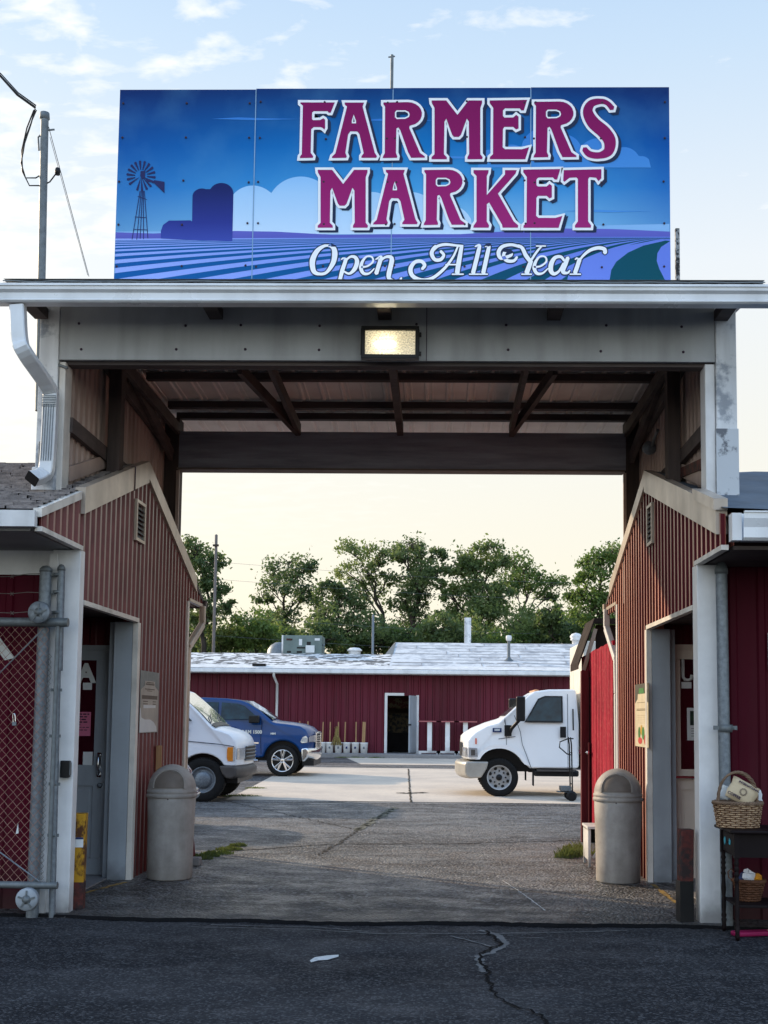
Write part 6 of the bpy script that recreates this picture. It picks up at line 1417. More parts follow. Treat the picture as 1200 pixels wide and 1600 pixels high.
for px in (467, 480):
    x = atY(px, 1170, BY - .3).x; mb = MB(); mb.tube([(x, BY - .2, .27), (x, BY - .2, atY(px, 1127, BY - .3).z)], .028, 6); o = mb.build('wooden_stake', wood); tag(o, 'wooden stake showing above the pickup hood, %s one' % ('left' if px == 467 else 'right'), 'stake')
rr = random.Random(3); x = atY(526, 1150, BY - .5).x; mb = MB()
for _ in range(60):
    a = rr.uniform(-.22, .22); mb.tube([(x + a, BY - .5 + rr.uniform(-.05, .05), .55), (x + a * .35, BY - .5, .9), (x + rr.uniform(-.08, .08), BY - .5, rr.uniform(1.0, 1.25))], .008, 3, caps=False)
o = mb.build('dry_stalks', mat('dry_corn_stalk', (.33, .25, .09), .8, var=.5, scale=20)); tag(o, 'tied bundle of dry yellow stalks in a white bucket', 'plant bundle')
# ------------------------------------------------------------------ vehicles
def arcpts(cx, cz, r, a0, a1, k=10): return [(cx + r * math.cos(math.radians(a0 + (a1 - a0) * i / k)), cz + r * math.sin(math.radians(a0 + (a1 - a0) * i / k))) for i in range(k + 1)]
def vbody(root, name, prof, hw, warp, m, bevel=.035, ys=(-1, -.93, -.75, -.4, 0, .4, .75, .93, 1)):
    n = len(prof); vs = []
    for t in ys: vs += [warp(x, t * hw, z) for x, z in prof]
    fs = [(i * n + j, i * n + (j + 1) % n, (i + 1) * n + (j + 1) % n, (i + 1) * n + j) for i in range(len(ys) - 1) for j in range(n)]
    mb = MB(); mb.add(vs, fs)
    tri = tessellate_polygon([[Vector((x, z, 0)) for x, z in prof]]); o = (len(ys) - 1) * n
    # caps as single faces keep the bevel clean
    mb.add([warp(x, -hw, z) for x, z in prof], [list(range(n))]); mb.add([warp(x, hw, z) for x, z in prof], [list(range(n))[::-1]])
    return mb.build(name, m, root, world=False, bevel=bevel, seg=3, auto=True, angle=38, fix='weld')
def vside(root, name, poly, hw, warp, m, off=.006, sides=(-1, 1), th=.0, hole=None):
    for s in sides:
        mb = MB(); c = [poly] + ([hole] if hole else [])
        mb.sheet(c, lambda u, v: Vector(warp(u, s * hw, v)) + Vector((0, s * off, 0)))
        o = mb.build(name, m, root, world=False, fix=False)
    return o
def vfront(root, name, p0, p1, y0, y1, warp, m, off=.008, k=8, rows=4):
    """panel on the skin between two profile points"""
    mb = MB(); d = Vector((p1[0] - p0[0], 0, p1[1] - p0[1])).normalized(); n_ = Vector((-d.z, 0, d.x));
    if n_.x < 0 and abs(n_.x) > abs(n_.z): n_ = -n_
    if n_.z < 0: n_ = -n_
    if abs(n_.z) < .25 and n_.x < 0: n_ = -n_
    for s in (1,):
        vs = []
        for j in range(rows + 1):
            for i in range(k + 1):
                y = y0 + (y1 - y0) * i / k; x = p0[0] + (p1[0] - p0[0]) * j / rows; z = p0[1] + (p1[1] - p0[1]) * j / rows
                vs.append(Vector(warp(x, y, z)) + n_ * off)
        mb.add(vs, [(j * (k + 1) + i, j * (k + 1) + i + 1, (j + 1) * (k + 1) + i + 1, (j + 1) * (k + 1) + i) for j in range(rows) for i in range(k)], 0, True)
    return mb.build(name, m, root, world=False, fix=False)
def wheel(root, x, y, r, w, side, style, rimr=None):
    rimr = rimr or r * .62; s = side
    mb = MB(); c = (x, y, r)
    if style == 'alloy':
        mb.lathe([(rimr, -s * w * .48), (rimr * .96, -s * w * .50), (rimr * .90, -s * w * .35), (rimr * .88, s * w * .1), (0, s * w * .1)], c, 36, 'y')
        hub = mb.build('wheel', M['chrome'], root, world=False)
        mb = MB()
        for k in range(5):
            a = 2 * PI * k / 5 + .31
            for e in (-.16, .16):
                p = Vector((math.cos(a) * rimr * .16, -s * w * .40, math.sin(a) * rimr * .16)); q = Vector((math.cos(a + e * 1.25) * rimr * .93, -s * w * .44, math.sin(a + e * 1.25) * rimr * .93)); mb.obox(Vector(c) + p, Vector(c) + q, rimr * .17, .04, up=(0, 1, 0))
        mb.lathe([(0, -s * w * .46), (rimr * .2, -s * w * .46), (rimr * .26, -s * w * .3), (0, -s * w * .3)], c, 20, 'y'); mb.build('rim', M['chrome'], hub, world=False, bevel=.008)
        mb = MB(); mb.lathe([(rimr * .9, -s * w * .2), (0, -s * w * .19)], c, 24, 'y'); mb.build('brake', M['black'], hub, world=False)
    elif style == 'cap':
        mb.lathe([(rimr, -s * w * .48), (rimr * .93, -s * w * .50), (rimr * .88, -s * w * .3), (rimr * .62, -s * w * .27), (rimr * .6, -s * w * .42), (rimr * .5, -s * w * .50), (rimr * .2, -s * w * .54), (0, -s * w * .55)], c, 32, 'y')
        hub = mb.build('wheel', M['galv'], root, world=False)
        mb = MB(); mb.lathe([(rimr * .60, -s * w * .45), (rimr * .5, -s * w * .54), (rimr * .2, -s * w * .58), (0, -s * w * .585)], c, 32, 'y'); mb.build('hub_cap', M['galv'], hub, world=False)
    else:
        mb.lathe([(rimr, -s * w * .48), (rimr * .92, -s * w * .46), (rimr * .86, -s * w * .15), (rimr * .75, -s * w * .12), (rimr * .45, -s * w * .22), (0, -s * w * .22)], c, 32, 'y')
        hub = mb.build('wheel', M['steel_rim'], root, world=False)
        mb = MB()
        for k in range(8):
            a = 2 * PI * k / 8; mb.lathe([(0, -s * w * .36), (.018, -s * w * .36), (.018, -s * w * .18)], (x + rimr * .52 * math.cos(a), y, r + rimr * .52 * math.sin(a)), 6, 'y')
            mb.lathe([(0, -s * w * .165), (.035, -s * w * .16)], (x + rimr * .77 * math.cos(a + .39), y - s * .01, r + rimr * .77 * math.sin(a + .39)), 8, 'y')
        mb.lathe([(0, -s * w * .5), (rimr * .2, -s * w * .5), (rimr * .26, -s * w * .22), (0, -s * w * .2)], c, 20, 'y'); mb.build('hub', M['black'], hub, world=False)
    tp = [(rimr * .99, -w * .46), (rimr * 1.06, -w * .50), (r * .90, -w * .52), (r * .965, -w * .46), (r, -w * .38), (r, w * .38), (r * .965, w * .46), (r * .9, w * .52), (rimr * 1.06, w * .5), (rimr * .99, w * .46)]
    mb = MB(); mb.lathe(tp, c, 48, 'y')
    for k in range(48):
        a = 2 * PI * k / 48; mb.obox((x + math.cos(a) * r * .985, y - w * .47, r + math.sin(a) * r * .985), (x + math.cos(a) * r * 1.002, y - w * .33, r + math.sin(a) * r * 1.002), .03, .018, up=(math.cos(a), 0, math.sin(a)))
    mb.build('tyre', M['tyre'], hub, world=False); return hub
M['steel_rim'] = mat('grey_white_steel_rim', (.40, .40, .40), .4, .1)
M['tyre'] = mat('tyre_rubber', (.012, .0115, .0115), .85, 0, .3, 20)
M['vanwhite'] = mat('white_van_paint', (.74, .75, .78), .3, 0, .06, 1, coat=.3)
M['truckwhite'] = mat('white_truck_paint', (.86, .86, .86), .3, 0, .06, 1, coat=.3)
M['blue'] = mat('deep_blue_metallic', (.0, .040, .165), .3, .1, .15, 1, coat=.4)
M['glass'] = mat('tinted_car_glass', (.010, .034, .048), .08, 0, .5, 3, spec=.35, col2=(.004, .012, .018), thr=(.42, .58))
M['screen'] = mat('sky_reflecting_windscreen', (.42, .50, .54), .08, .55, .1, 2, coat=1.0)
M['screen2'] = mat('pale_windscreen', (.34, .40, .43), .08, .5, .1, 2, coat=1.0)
M['bumper'] = mat('grey_bumper_plastic', (.085, .075, .07), .5, 0, .3, 6)
M['amber'] = mat('amber_lens', (.72, .22, .01), .2, 0, .2, 12, coat=.8)
M['lens'] = mat('clear_headlight_lens', (.55, .56, .58), .12, .4, .3, 25, coat=1.0)
M['line'] = mat('panel_gap', (.10, .11, .13), .8)
M['gap_blue'] = mat('panel_gap_blue', (.001, .004, .02), .8)
def smooth(t): t = max(0, min(1, t)); return t * t * (3 - 2 * t)
def gapline(root, pts, hw, warp, m, w=.012, sides=(-1,)):
    mb = MB()
    for s in sides:
        for a, b in zip(pts[:-1], pts[1:]):
            a_, b_ = Vector(a), Vector(b); d = (b_ - a_).normalized(); n_ = Vector((-d.y, d.x)) * w / 2
            mb.add([Vector(warp(*(q.x, s * hw, q.y))) + Vector((0, s * .004, 0)) for q in (a_ + n_, a_ - n_, b_ - n_, b_ + n_)], [(0, 1, 2, 3)])
    return mb.build('panel_gap', m, root, world=False, fix=False)

# --- white van, facing right. local x = 0 at the front axle
vp = atZ(316, 1253, TOPZ); HW = 1.0
van = T('white_van', 'white van with amber turn lights parked nose out beside the left building', 'van', (vp.x, vp.y + HW - .04, TOPZ))
def wv(x, y, z):
    t = abs(y) / HW
    if x > .45: x = .45 + (x - .45) * .66
    if z > 1.30: y *= 1 - (z - 1.30) * .13
    if x > .3: k = smooth((x - .3) / .6); x -= k * .17 * t ** 2.5; y *= 1 - .05 * k
    if 1.0 < z < 1.5 and x > -.1: z -= .05 * t ** 3
    return (x, y, z)
P_ = [(.87, .66), (.88, .80), (.885, .98), (.87, 1.08), (.80, 1.17), (.68, 1.235), (.52, 1.285), (.35, 1.33), (.19, 1.375), (.12, 1.42), (-.12, 1.63), (-.40, 1.88), (-.58, 2.02), (-.75, 2.08), (-1.2, 2.12), (-4.3, 2.12), (-4.55, 2.05), (-4.68, 1.5), (-4.72, .6), (-4.7, .5), (-4.0, .48)]
P_ += arcpts(-3.5, .40, .47, 5, 175, 12) + [(-2.9, .46), (-.55, .46)] + arcpts(0, .40, .48, 175, 34, 12) + [(.5, .66)]
P_ = [p for i, p in enumerate(P_)]
# rear arch must run from rear to front along the sill
P_ = P_[:21] + arcpts(-3.5, .40, .47, 175, 5, 12) + [(-2.9, .46), (-.55, .46)] + arcpts(0, .40, .48, 175, 34, 12) + [(.5, .66)]
vbody(van, 'body', P_, HW, wv, M['vanwhite'], .04)
mb = MB(); mb.box(-4.6, .6, -.8, .8, .42, .95); mb.build('underbody', M['black'], van, world=False)
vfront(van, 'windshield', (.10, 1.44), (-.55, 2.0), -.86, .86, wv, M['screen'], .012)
vfront(van, 'cowl', (.20, 1.385), (.11, 1.43), -.88, .88, wv, M['black'], .012, rows=1)
mb = MB()
for y0, y1 in ((-.75, -.25), (.15, .65)): mb.tube([wv(.10, y0, 1.47), wv(.02, y0 + .2, 1.55), wv(-.02, y1, 1.60)], .009, 5)
mb.build('wiper', M['black'], van, world=False)
mb = MB(); mb.tube([(-.33, -.93, 1.45), (-.33, -.94, 2.25)], .005, 5); mb.build('antenna', M['galv'], van, world=False)
vside(van, 'side_window', [(-.22, 1.47), (-.62, 1.84), (-.66, 1.9), (-1.15, 1.92), (-1.15, 1.45)], HW, wv, M['glass'], .006)
for xs2 in (-1.5, -2.6, -3.7): vside(van, 'side_window', [(xs2, 1.47), (xs2 - .95, 1.47), (xs2 - .95, 1.93), (xs2, 1.93)], HW, wv, M['glass'], .006)
gapline(van, [(.80, 1.06), (.3, 1.10), (-.05, 1.13), (-1.2, 1.17), (-4.6, 1.18)], HW, wv, M['line'], .016)
gapline(van, [(-.30, 1.42), (-.27, 1.3), (-.34, .98), (-.42, .60), (-.5, .5)], HW, wv, M['line'], .012)
gapline(van, [(-1.22, 1.92), (-1.22, .5)], HW, wv, M['line'], .012)
mb = MB(); mb.box(-.46, -.43, -1.005, -.99, 1.38, 1.5).box(-.6, -.45, -1.2, -1.0, 1.32, 1.62); mb.build('mirror', M['black'], van, world=False, bevel=.02)
# bumper
BP = [(.95, .46), (.97, .52), (.97, .60), (.90, .66), (.30, .655), (.36, .52), (.46, .44), (.8, .42)]
def wb(x, y, z):
    t = abs(y) / 1.02; k_ = smooth((x - .3) / .6) * .18 * t ** 2.6; x = x if x < .45 else .45 + (x - .45) * .66; return (x - k_, y, z)
vbody(van, 'front_bumper', BP, 1.02, wb, M['bumper'], .03)
mb = MB(); mb.box(.3, .62, -.85, .85, .34, .43); mb.build('air_dam', M['black'], van, world=False)
# lights and grille on the nose
vside(van, 'turn_light', [(.48, .80), (.52, .745), (.76, .745), (.76, 1.0), (.51, 1.0), (.48, .95)], HW, wv, M['amber'], .012)
for s in (-1, 1):
    mb = MB(); mb.sheet([[(.76, .75), (.86, .75), (.87, 1.0), (.76, 1.0)]], lambda u, v: Vector(wv(u, s * HW, v)) + Vector((.0, s * .013, 0)))
    for i in range(4):
        mb.add([Vector(wv(.885, s * (.62 + .09 * (i + d)), z)) + Vector((.012, 0, 0)) for d, z in ((0, .78), (1, .78), (1, .98), (0, .98))], [(0, 1, 2, 3)])
    mb.build('headlight', M['lens'], van, world=False, fix=False)
mb = MB()
for i in range(8):
    y0 = -.60 + i * .15; mb.add([Vector(wv(.885, y, z)) + Vector((.010, 0, 0)) for y, z in ((y0, .74), (y0 + .15, .74), (y0 + .15, 1.01), (y0, 1.01))], [(0, 1, 2, 3)])
gb = mb.build('grille', M['black'], van, world=False, fix=False)
mb = MB()
for z in (.75, .82, .885, .95, 1.01): mb.tube([Vector(wv(.885, y, z)) + Vector((.02, 0, 0)) for y in (-.6, -.4, -.2, 0, .2, .4, .6)], .013, 6)
mb.build('grille_bar', M['galv'], gb, world=False)
for x, s in ((0, -1), (0, 1), (-3.5, -1), (-3.5, 1)): wheel(van, x, s * (HW - .14), .40, .25, -s * -1 if False else (1 if s < 0 else -1), 'cap', .24)

# --- blue pickup facing right
pp = atZ(441, 1215, TOPZ); HWp = 1.0; py_ = pp.y
pk_ = T('blue_pickup', 'deep blue crew cab pickup with chrome wheels parked behind the white van', 'pickup truck', (pp.x, pp.y + HWp - .05, gz(pp.y) + TOPZ))
def wp(x, y, z):
    t = abs(y) / HWp
    if x > .5: x = .5 + (x - .5) * .74
    if z > 1.30: y *= 1 - (z - 1.30) * .26
    if x > .35: k = smooth((x - .35) / .6); x -= k * .22 * t ** 2.3; y *= 1 - .03 * k
    if 1.0 < z < 1.5 and x > -.4: z -= .07 * t ** 2.5
    return (x, y, z)
Pp = [(.94, .60), (.96, .82), (.95, 1.06), (.90, 1.17), (.74, 1.27), (.45, 1.35), (.1, 1.40), (-.20, 1.43), (-.30, 1.46), (-.62, 1.68), (-.95, 1.88), (-1.12, 1.94), (-1.5, 1.99), (-2.1, 2.01), (-2.7, 1.97), (-2.95, 1.90), (-3.12, 1.44), (-3.15, 1.36), (-4.75, 1.34), (-4.80, 1.3), (-4.82, .7), (-4.78, .58), (-4.1, .56)]
Pp += arcpts(-3.57, .42, .50, 165, 15, 12) + [(-3.0, .50), (-.6, .48)] + arcpts(0, .42, .50, 172, 25, 12) + [(.6, .60)]
vbody(pk_, 'body', Pp, HWp, wp, M['blue'], .05)
mb = MB(); mb.box(-4.6, .7, -.8, .8, .40, 1.0); mb.build('underbody', M['black'], pk_, world=False)
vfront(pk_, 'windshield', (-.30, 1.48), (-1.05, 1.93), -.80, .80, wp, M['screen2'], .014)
vside(pk_, 'side_window', [(-.62, 1.47), (-1.02, 1.80), (-1.2, 1.86), (-1.62, 1.89), (-1.62, 1.44)], HWp, wp, M['glass'], .008)
vside(pk_, 'side_window', [(-1.70, 1.44), (-1.70, 1.89), (-2.2, 1.90), (-2.62, 1.86), (-2.78, 1.44)], HWp, wp, M['glass'], .008)
for x in (-.55, -1.66, -2.75): gapline(pk_, [(x, 1.42), (x - .02, .95), (x, .56)], HWp, wp, M['gap_blue'], .014)
vside(pk_, 'door_handle', [(-1.42, 1.24), (-1.22, 1.24), (-1.22, 1.275), (-1.42, 1.275)], HWp, wp, M['blue'], .03)
vside(pk_, 'side_trim', [(-2.7, .845), (-.62, .835), (-.62, .87), (-2.7, .88)], HWp, wp, M['chrome'], .012)
mb = MB(); mb.box(-2.8, -.62, -1.06, -.96, .36, .43).box(-2.8, -.62, .96, 1.06, .36, .43); mb.build('running_board', M['chrome'], pk_, world=False, bevel=.015)
mb = MB(); 
for s in (-1, 1): mb.box(-.86, -.60, s * 1.22, s * .98, 1.36, 1.56)
mb.build('mirror', M['black'], pk_, world=False, bevel=.03)
mb = MB()
add_text(mb, 'RAM 1500', .12, lambda u, v: Vector(wp(-.80 + u, -HWp, 1.13 + v)) + Vector((0, -.008, 0)), bold=.006)
add_text(mb, 'HEMI', .06, lambda u, v: Vector(wp(-.25 + u, -HWp, 1.165 + v)) + Vector((0, -.008, 0)), bold=.004)
mb.build('badge', M['letter'], pk_, world=False, fix=False)
for s in (-1, 1):
    mb = MB(); mb.sheet([[(.48, .90), (.56, .86), (.95, .88), (.96, 1.06), (.85, 1.12), (.60, 1.08)]], lambda u, v: Vector(wp(u, s * HWp, v)) + Vector((0.004, s * .016, 0)))
    for i in range(4): mb.add([Vector(wp(.955, s * (.58 + .10 * (i + d)), z)) + Vector((.02, 0, 0)) for d, z in ((0, .90), (1, .88), (1, 1.08), (0, 1.10))], [(0, 1, 2, 3)])
    mb.build('headlight', M['lens'], pk_, world=False, fix=False)
mb = MB()
for i in range(8):
    y0 = -.56 + .14 * i; mb.add([Vector(wp(.955, y, z)) + Vector((.02, 0, 0)) for y, z in ((y0, .74), (y0 + .14, .74), (y0 + .14, 1.13), (y0, 1.13))], [(0, 1, 2, 3)])
gb = mb.build('grille', M['black'], pk_, world=False, fix=False)
mb = MB()
for z in (.74, .80, .86, .92, .98, 1.04, 1.13): mb.tube([Vector(wp(.955, y, z)) + Vector((.034, 0, 0)) for y in (-.58, -.4, -.2, 0, .2, .4, .58)], .016 if z not in (.74, 1.13) else .03, 6)
for y in (-.58, 0, .58): mb.tube([Vector(wp(.955, y, z)) + Vector((.034, 0, 0)) for z in (.74, 1.13)], .03, 6)
mb.build('grille_bar', M['chrome'], gb, world=False)
BPp = [(1.04, .50), (1.06, .60), (1.05, .70), (.98, .745), (.50, .72), (.52, .50), (.60, .38), (.9, .40)]
vbody(pk_, 'front_bumper', BPp, 1.02, lambda x, y, z: ((x if x < .5 else .5 + (x - .5) * .74) - smooth((x - .4) / .6) * .25 * (abs(y) / 1.02) ** 2.3, y, z), M['chrome'], .03)
mb = MB(); mb.box(.5, .8, -.9, .9, .28, .42); mb.build('air_dam', M['black'], pk_, world=False)
for x, s in ((0, -1), (0, 1), (-3.57, -1), (-3.57, 1)): wheel(pk_, x, s * (HWp - .14), .405, .27, 1 if s < 0 else -1, 'alloy', .285)

# --- white box truck facing left (root turned half a turn: local +x is its nose)
tp = atZ(780, 1245, TOPZ); HWt = 1.05
tr = T('box_truck', 'white medium duty box truck with black mirrors, nose facing left across the yard', 'truck', (tp.x, tp.y + HWt - .04, gz(tp.y) + TOPZ), PI)
def wt(x, y, z):
    t = abs(y) / HWt
    if x > .5: x = .5 + (x - .5) * .78
    if z > 1.35: y *= 1 - (z - 1.35) * .14
    if x > .2: k = smooth((x - .2) / .7); x -= k * .16 * t ** 2.6; y *= 1 - .06 * k
    if 1.1 < z < 1.6 and x > -.2: z -= .08 * t ** 2.5
    return (x, y, z)
Pt = [(.80, .74), (.84, .86), (.85, 1.10), (.84, 1.20), (.76, 1.27), (.55, 1.37), (.25, 1.49), (.02, 1.56), (-.10, 1.60), (-.35, 1.83), (-.62, 2.07), (-.72, 2.13), (-1.0, 2.17), (-1.50, 2.18), (-1.56, 2.16), (-1.60, 1.5), (-1.60, .62), (-1.55, .58), (-.62, .58)]
Pt += arcpts(0, .44, .53, 150, 38, 12) + [(.5, .74)]
vbody(tr, 'cab', Pt, HWt, wt, M['truckwhite'], .045)
mb = MB(); mb.box(-1.5, .6, -.75, .75, .5, 1.1).box(-6.6, -1.2, -.45, .45, .55, .85); mb.build('chassis', M['black'], tr, world=False)
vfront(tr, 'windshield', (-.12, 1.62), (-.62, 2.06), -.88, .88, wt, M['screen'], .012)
vside(tr, 'side_window', [(-.50, 1.50), (-.60, 1.66), (-.78, 1.98), (-.92, 2.04), (-1.28, 2.04), (-1.28, 1.50)], HWt, wt, M['black'], .004)
vside(tr, 'side_window', [(-.53, 1.53), (-.63, 1.66), (-.80, 1.955), (-.93, 2.01), (-1.25, 2.01), (-1.25, 1.53)], HWt, wt, M['glass'], .009)
gapline(tr, [(-.30, 1.64), (-.42, 1.3), (-.46, 1.05), (-.56, .80), (-.64, .58)], HWt, wt, M['line'], .012, (-1, 1)); gapline(tr, [(-1.38, 2.08), (-1.38, .58)], HWt, wt, M['line'], .012, (-1, 1))
gapline(tr, [(-.10, 1.60), (-.14, 1.45), (-.14, 1.1)], HWt, wt, M['line'], .010, (-1, 1))
gapline(tr, [(.02, 1.24), (-.32, 1.215)], HWt, wt, M['line'], .014, (-1, 1))
vside(tr, 'fender_flare', [(.62, .74)] + arcpts(0, .44, .62, 30, 150, 12) + [(-.62, .62), (-.50, .66)] + arcpts(0, .44, .535, 150, 35, 12), HWt, wt, M['truckwhite'], .035)
vside(tr, 'door_handle', [(-1.22, 1.20), (-1.34, 1.20), (-1.34, 1.42), (-1.22, 1.42)], HWt, wt, M['black'], .012)
vside(tr, 'cab_vent', [(-1.47, 1.35), (-1.50, 1.35), (-1.50, 1.78), (-1.47, 1.78)], HWt, wt, M['black'], .008)
vside(tr, 'badge', [(.14, 1.375), (-.04, 1.375), (-.04, 1.46), (.14, 1.46)], HWt, wt, M['inkblue'], .008); 
mb = MB(); add_text(mb, '5500', .055, lambda u, v: Vector(wt(.05 - u, HWt, 1.42 + v)) + Vector((0, .016, 0)), bold=.003); mb.build('badge_text', M['letter'], tr, world=False, fix=False)
mb = MB(); mb.sheet([[(.60, 1.13), (.545, 1.13), (.545, 1.25), (.60, 1.25)]], lambda u, v: Vector(wt(u, HWt, v)) + Vector((0, .014, 0))); mb.sheet([[(.60, 1.13), (.545, 1.13), (.545, 1.25), (.60, 1.25)]], lambda u, v: Vector(wt(u, -HWt, v)) - Vector((0, .014, 0)))
mb.build('marker_light', mat('red_orange_lens', (.75, .10, .02), .3), tr, world=False, fix=False)
for s in (-1, 1):
    mb = MB(); mb.sheet([[(.50, .80), (.84, .78), (.85, .98), (.52, .97)]], lambda u, v: Vector(wt(u, s * HWt, v)) + Vector((0, s * .014, 0)))
    for i in range(3): mb.add([Vector(wt(.85, s * (.66 + .11 * (i + d)), z)) + Vector((.014, 0, 0)) for d, z in ((0, .80), (1, .80), (1, .98), (0, .98))], [(0, 1, 2, 3)])
    mb.build('headlight', M['lens'], tr, world=False, fix=False)
mb = MB()
for s in (-1, 1): mb.sheet([[(.60, .825), (.76, .82), (.76, .94), (.60, .94)]], lambda u, v: Vector(wt(u, s * HWt, v)) + Vector((0, s * .02, 0)))
mb.build('headlamp_bowl', M['bumper'], tr, world=False, fix=False)
mb = MB()
for i in range(8):
    y0 = -.62 + .155 * i; mb.add([Vector(wt(.85, y, z)) + Vector((.010, 0, 0)) for y, z in ((y0, .80), (y0 + .155, .80), (y0 + .155, 1.08), (y0, 1.08))], [(0, 1, 2, 3)])
mb.build('grille', M['black'], tr, world=False, fix=False)
BPt = [(.95, .40), (.99, .48), (.99, .66), (.94, .70), (.22, .70), (.26, .56), (.40, .38), (.85, .36)]
vbody(tr, 'front_bumper', BPt, 1.06, lambda x, y, z: ((x if x < .5 else .5 + (x - .5) * .78) - smooth((x - .2) / .7) * .2 * (abs(y) / 1.06) ** 2.6, y, z), mat('chalky_cream_bumper', (.42, .40, .36), .35, .3), .035)
for s in (-1, 1):
    mb = MB(); mb.box(-.50, -.32, s * 1.18, s * 1.30, 1.52, 2.02); mr_ = mb.build('mirror', M['black'], tr, world=False, bevel=.03)
    mb = MB(); mb.tube([(-.22, s * 1.0, 1.30), (-.24, s * 1.2, 1.38), (-.38, s * 1.24, 1.54)], .035, 8); mb.box(-.24, -.10, s * .98, s * 1.08, 1.22, 1.44); mb.build('mirror_arm', M['black'], mr_, world=False)
mb = MB(); mb.box(-1.6, -.70, .70, 1.04, .42, .54).box(-1.6, -.70, -1.04, -.70, .42, .54); mb.build('fuel_tank', M['black'], tr, world=False, bevel=.03)
mb = MB(); mb.box(-1.5, -.75, 1.0, 1.10, .52, .56); mb.build('step', M['bumper'], tr, world=False)
for s in (-1, 1):
    mb = MB(); mb.add([(-.66, s * 1.02, .58), (-.70, s * 1.02, .58), (-.70, s * 1.02, .22), (-.66, s * 1.02, .24)], [(0, 1, 2, 3)])
    mb.build('mud_flap', M['black'], tr, world=False, fix=False)
mb = MB()
for y in (-.6, -.3, 0, .3, .6): mb.lathe([(0, .04), (.05, .03), (.06, 0)], wt(-.78, y, 2.14), 8)
mb.build('roof_marker', mat('faded_amber_marker', (.6, .3, .15), .4), tr, world=False)
mb = MB(); mb.box(-7.2, -1.67, -1.2, 1.2, .95, 3.15); mb.build('cargo_box', mat('cream_white_box_panel', (.74, .70, .62), .45, dirt=.2), tr, world=False, bevel=.03)
for x, s, dy_ in ((0, -1, .16), (0, 1, .16), (-4.6, -1, .16), (-4.6, 1, .16)): wheel(tr, x, s * (HWt - dy_), .385, .24, 1 if s < 0 else -1, 'steel', .25)

# --- maroon classic car nose between the can and the van
mp_ = atZ(296, 1318, TOPZ); HWm = .85
mc = T('maroon_car', 'maroon car with chrome bumper just showing past the left building corner', 'car', (-4.28, 16.7, TOPZ))
def wm(x, y, z):
    t = abs(y) / HWm
    if z > .95: y *= 1 - (z - .95) * .3
    if x > .3: x -= smooth((x - .3) / .5) * .2 * t ** 2.2
    return (x, y, z)
Pm = [(.72, .42), (.78, .60), (.76, .78), (.66, .90), (.3, .96), (-.5, 1.0), (-1.0, 1.32), (-1.3, 1.40), (-2.4, 1.38), (-3.0, 1.02), (-3.5, .98), (-3.6, .6), (-3.5, .35), (-2.95, .33)] + arcpts(-2.6, .32, .38, 175, 5, 10) + [(-.45, .30)] + arcpts(0, .32, .38, 175, 15, 10)
vbody(mc, 'body', Pm, HWm, wm, mat('maroon_car_paint', (.13, .008, .02), .25, .2, coat=1.0), .04)
vbody(mc, 'front_bumper', [(.86, .38), (.90, .46), (.86, .54), (.45, .54), (.45, .38)], .88, lambda x, y, z: (x - smooth((x - .3) / .5) * .22 * (abs(y) / .88) ** 2.2, y, z), M['chrome'], .03)
vside(mc, 'headlight', [(.58, .60), (.70, .60), (.70, .76), (.58, .76)], HWm, wm, M['lens'], .012)
vside(mc, 'side_window', [(-.72, 1.02), (-1.06, 1.28), (-1.35, 1.34), (-2.3, 1.33), (-2.75, 1.04)], HWm, wm, M['glass'], .008)
vfront(mc, 'windshield', (-.5, 1.02), (-1.0, 1.32), -.65, .65, wm, M['screen2'], .01)
for x, s in ((0, -1), (0, 1), (-2.6, -1), (-2.6, 1)): wheel(mc, x, s * (HWm - .12), .32, .2, 1 if s < 0 else -1, 'cap', .2)

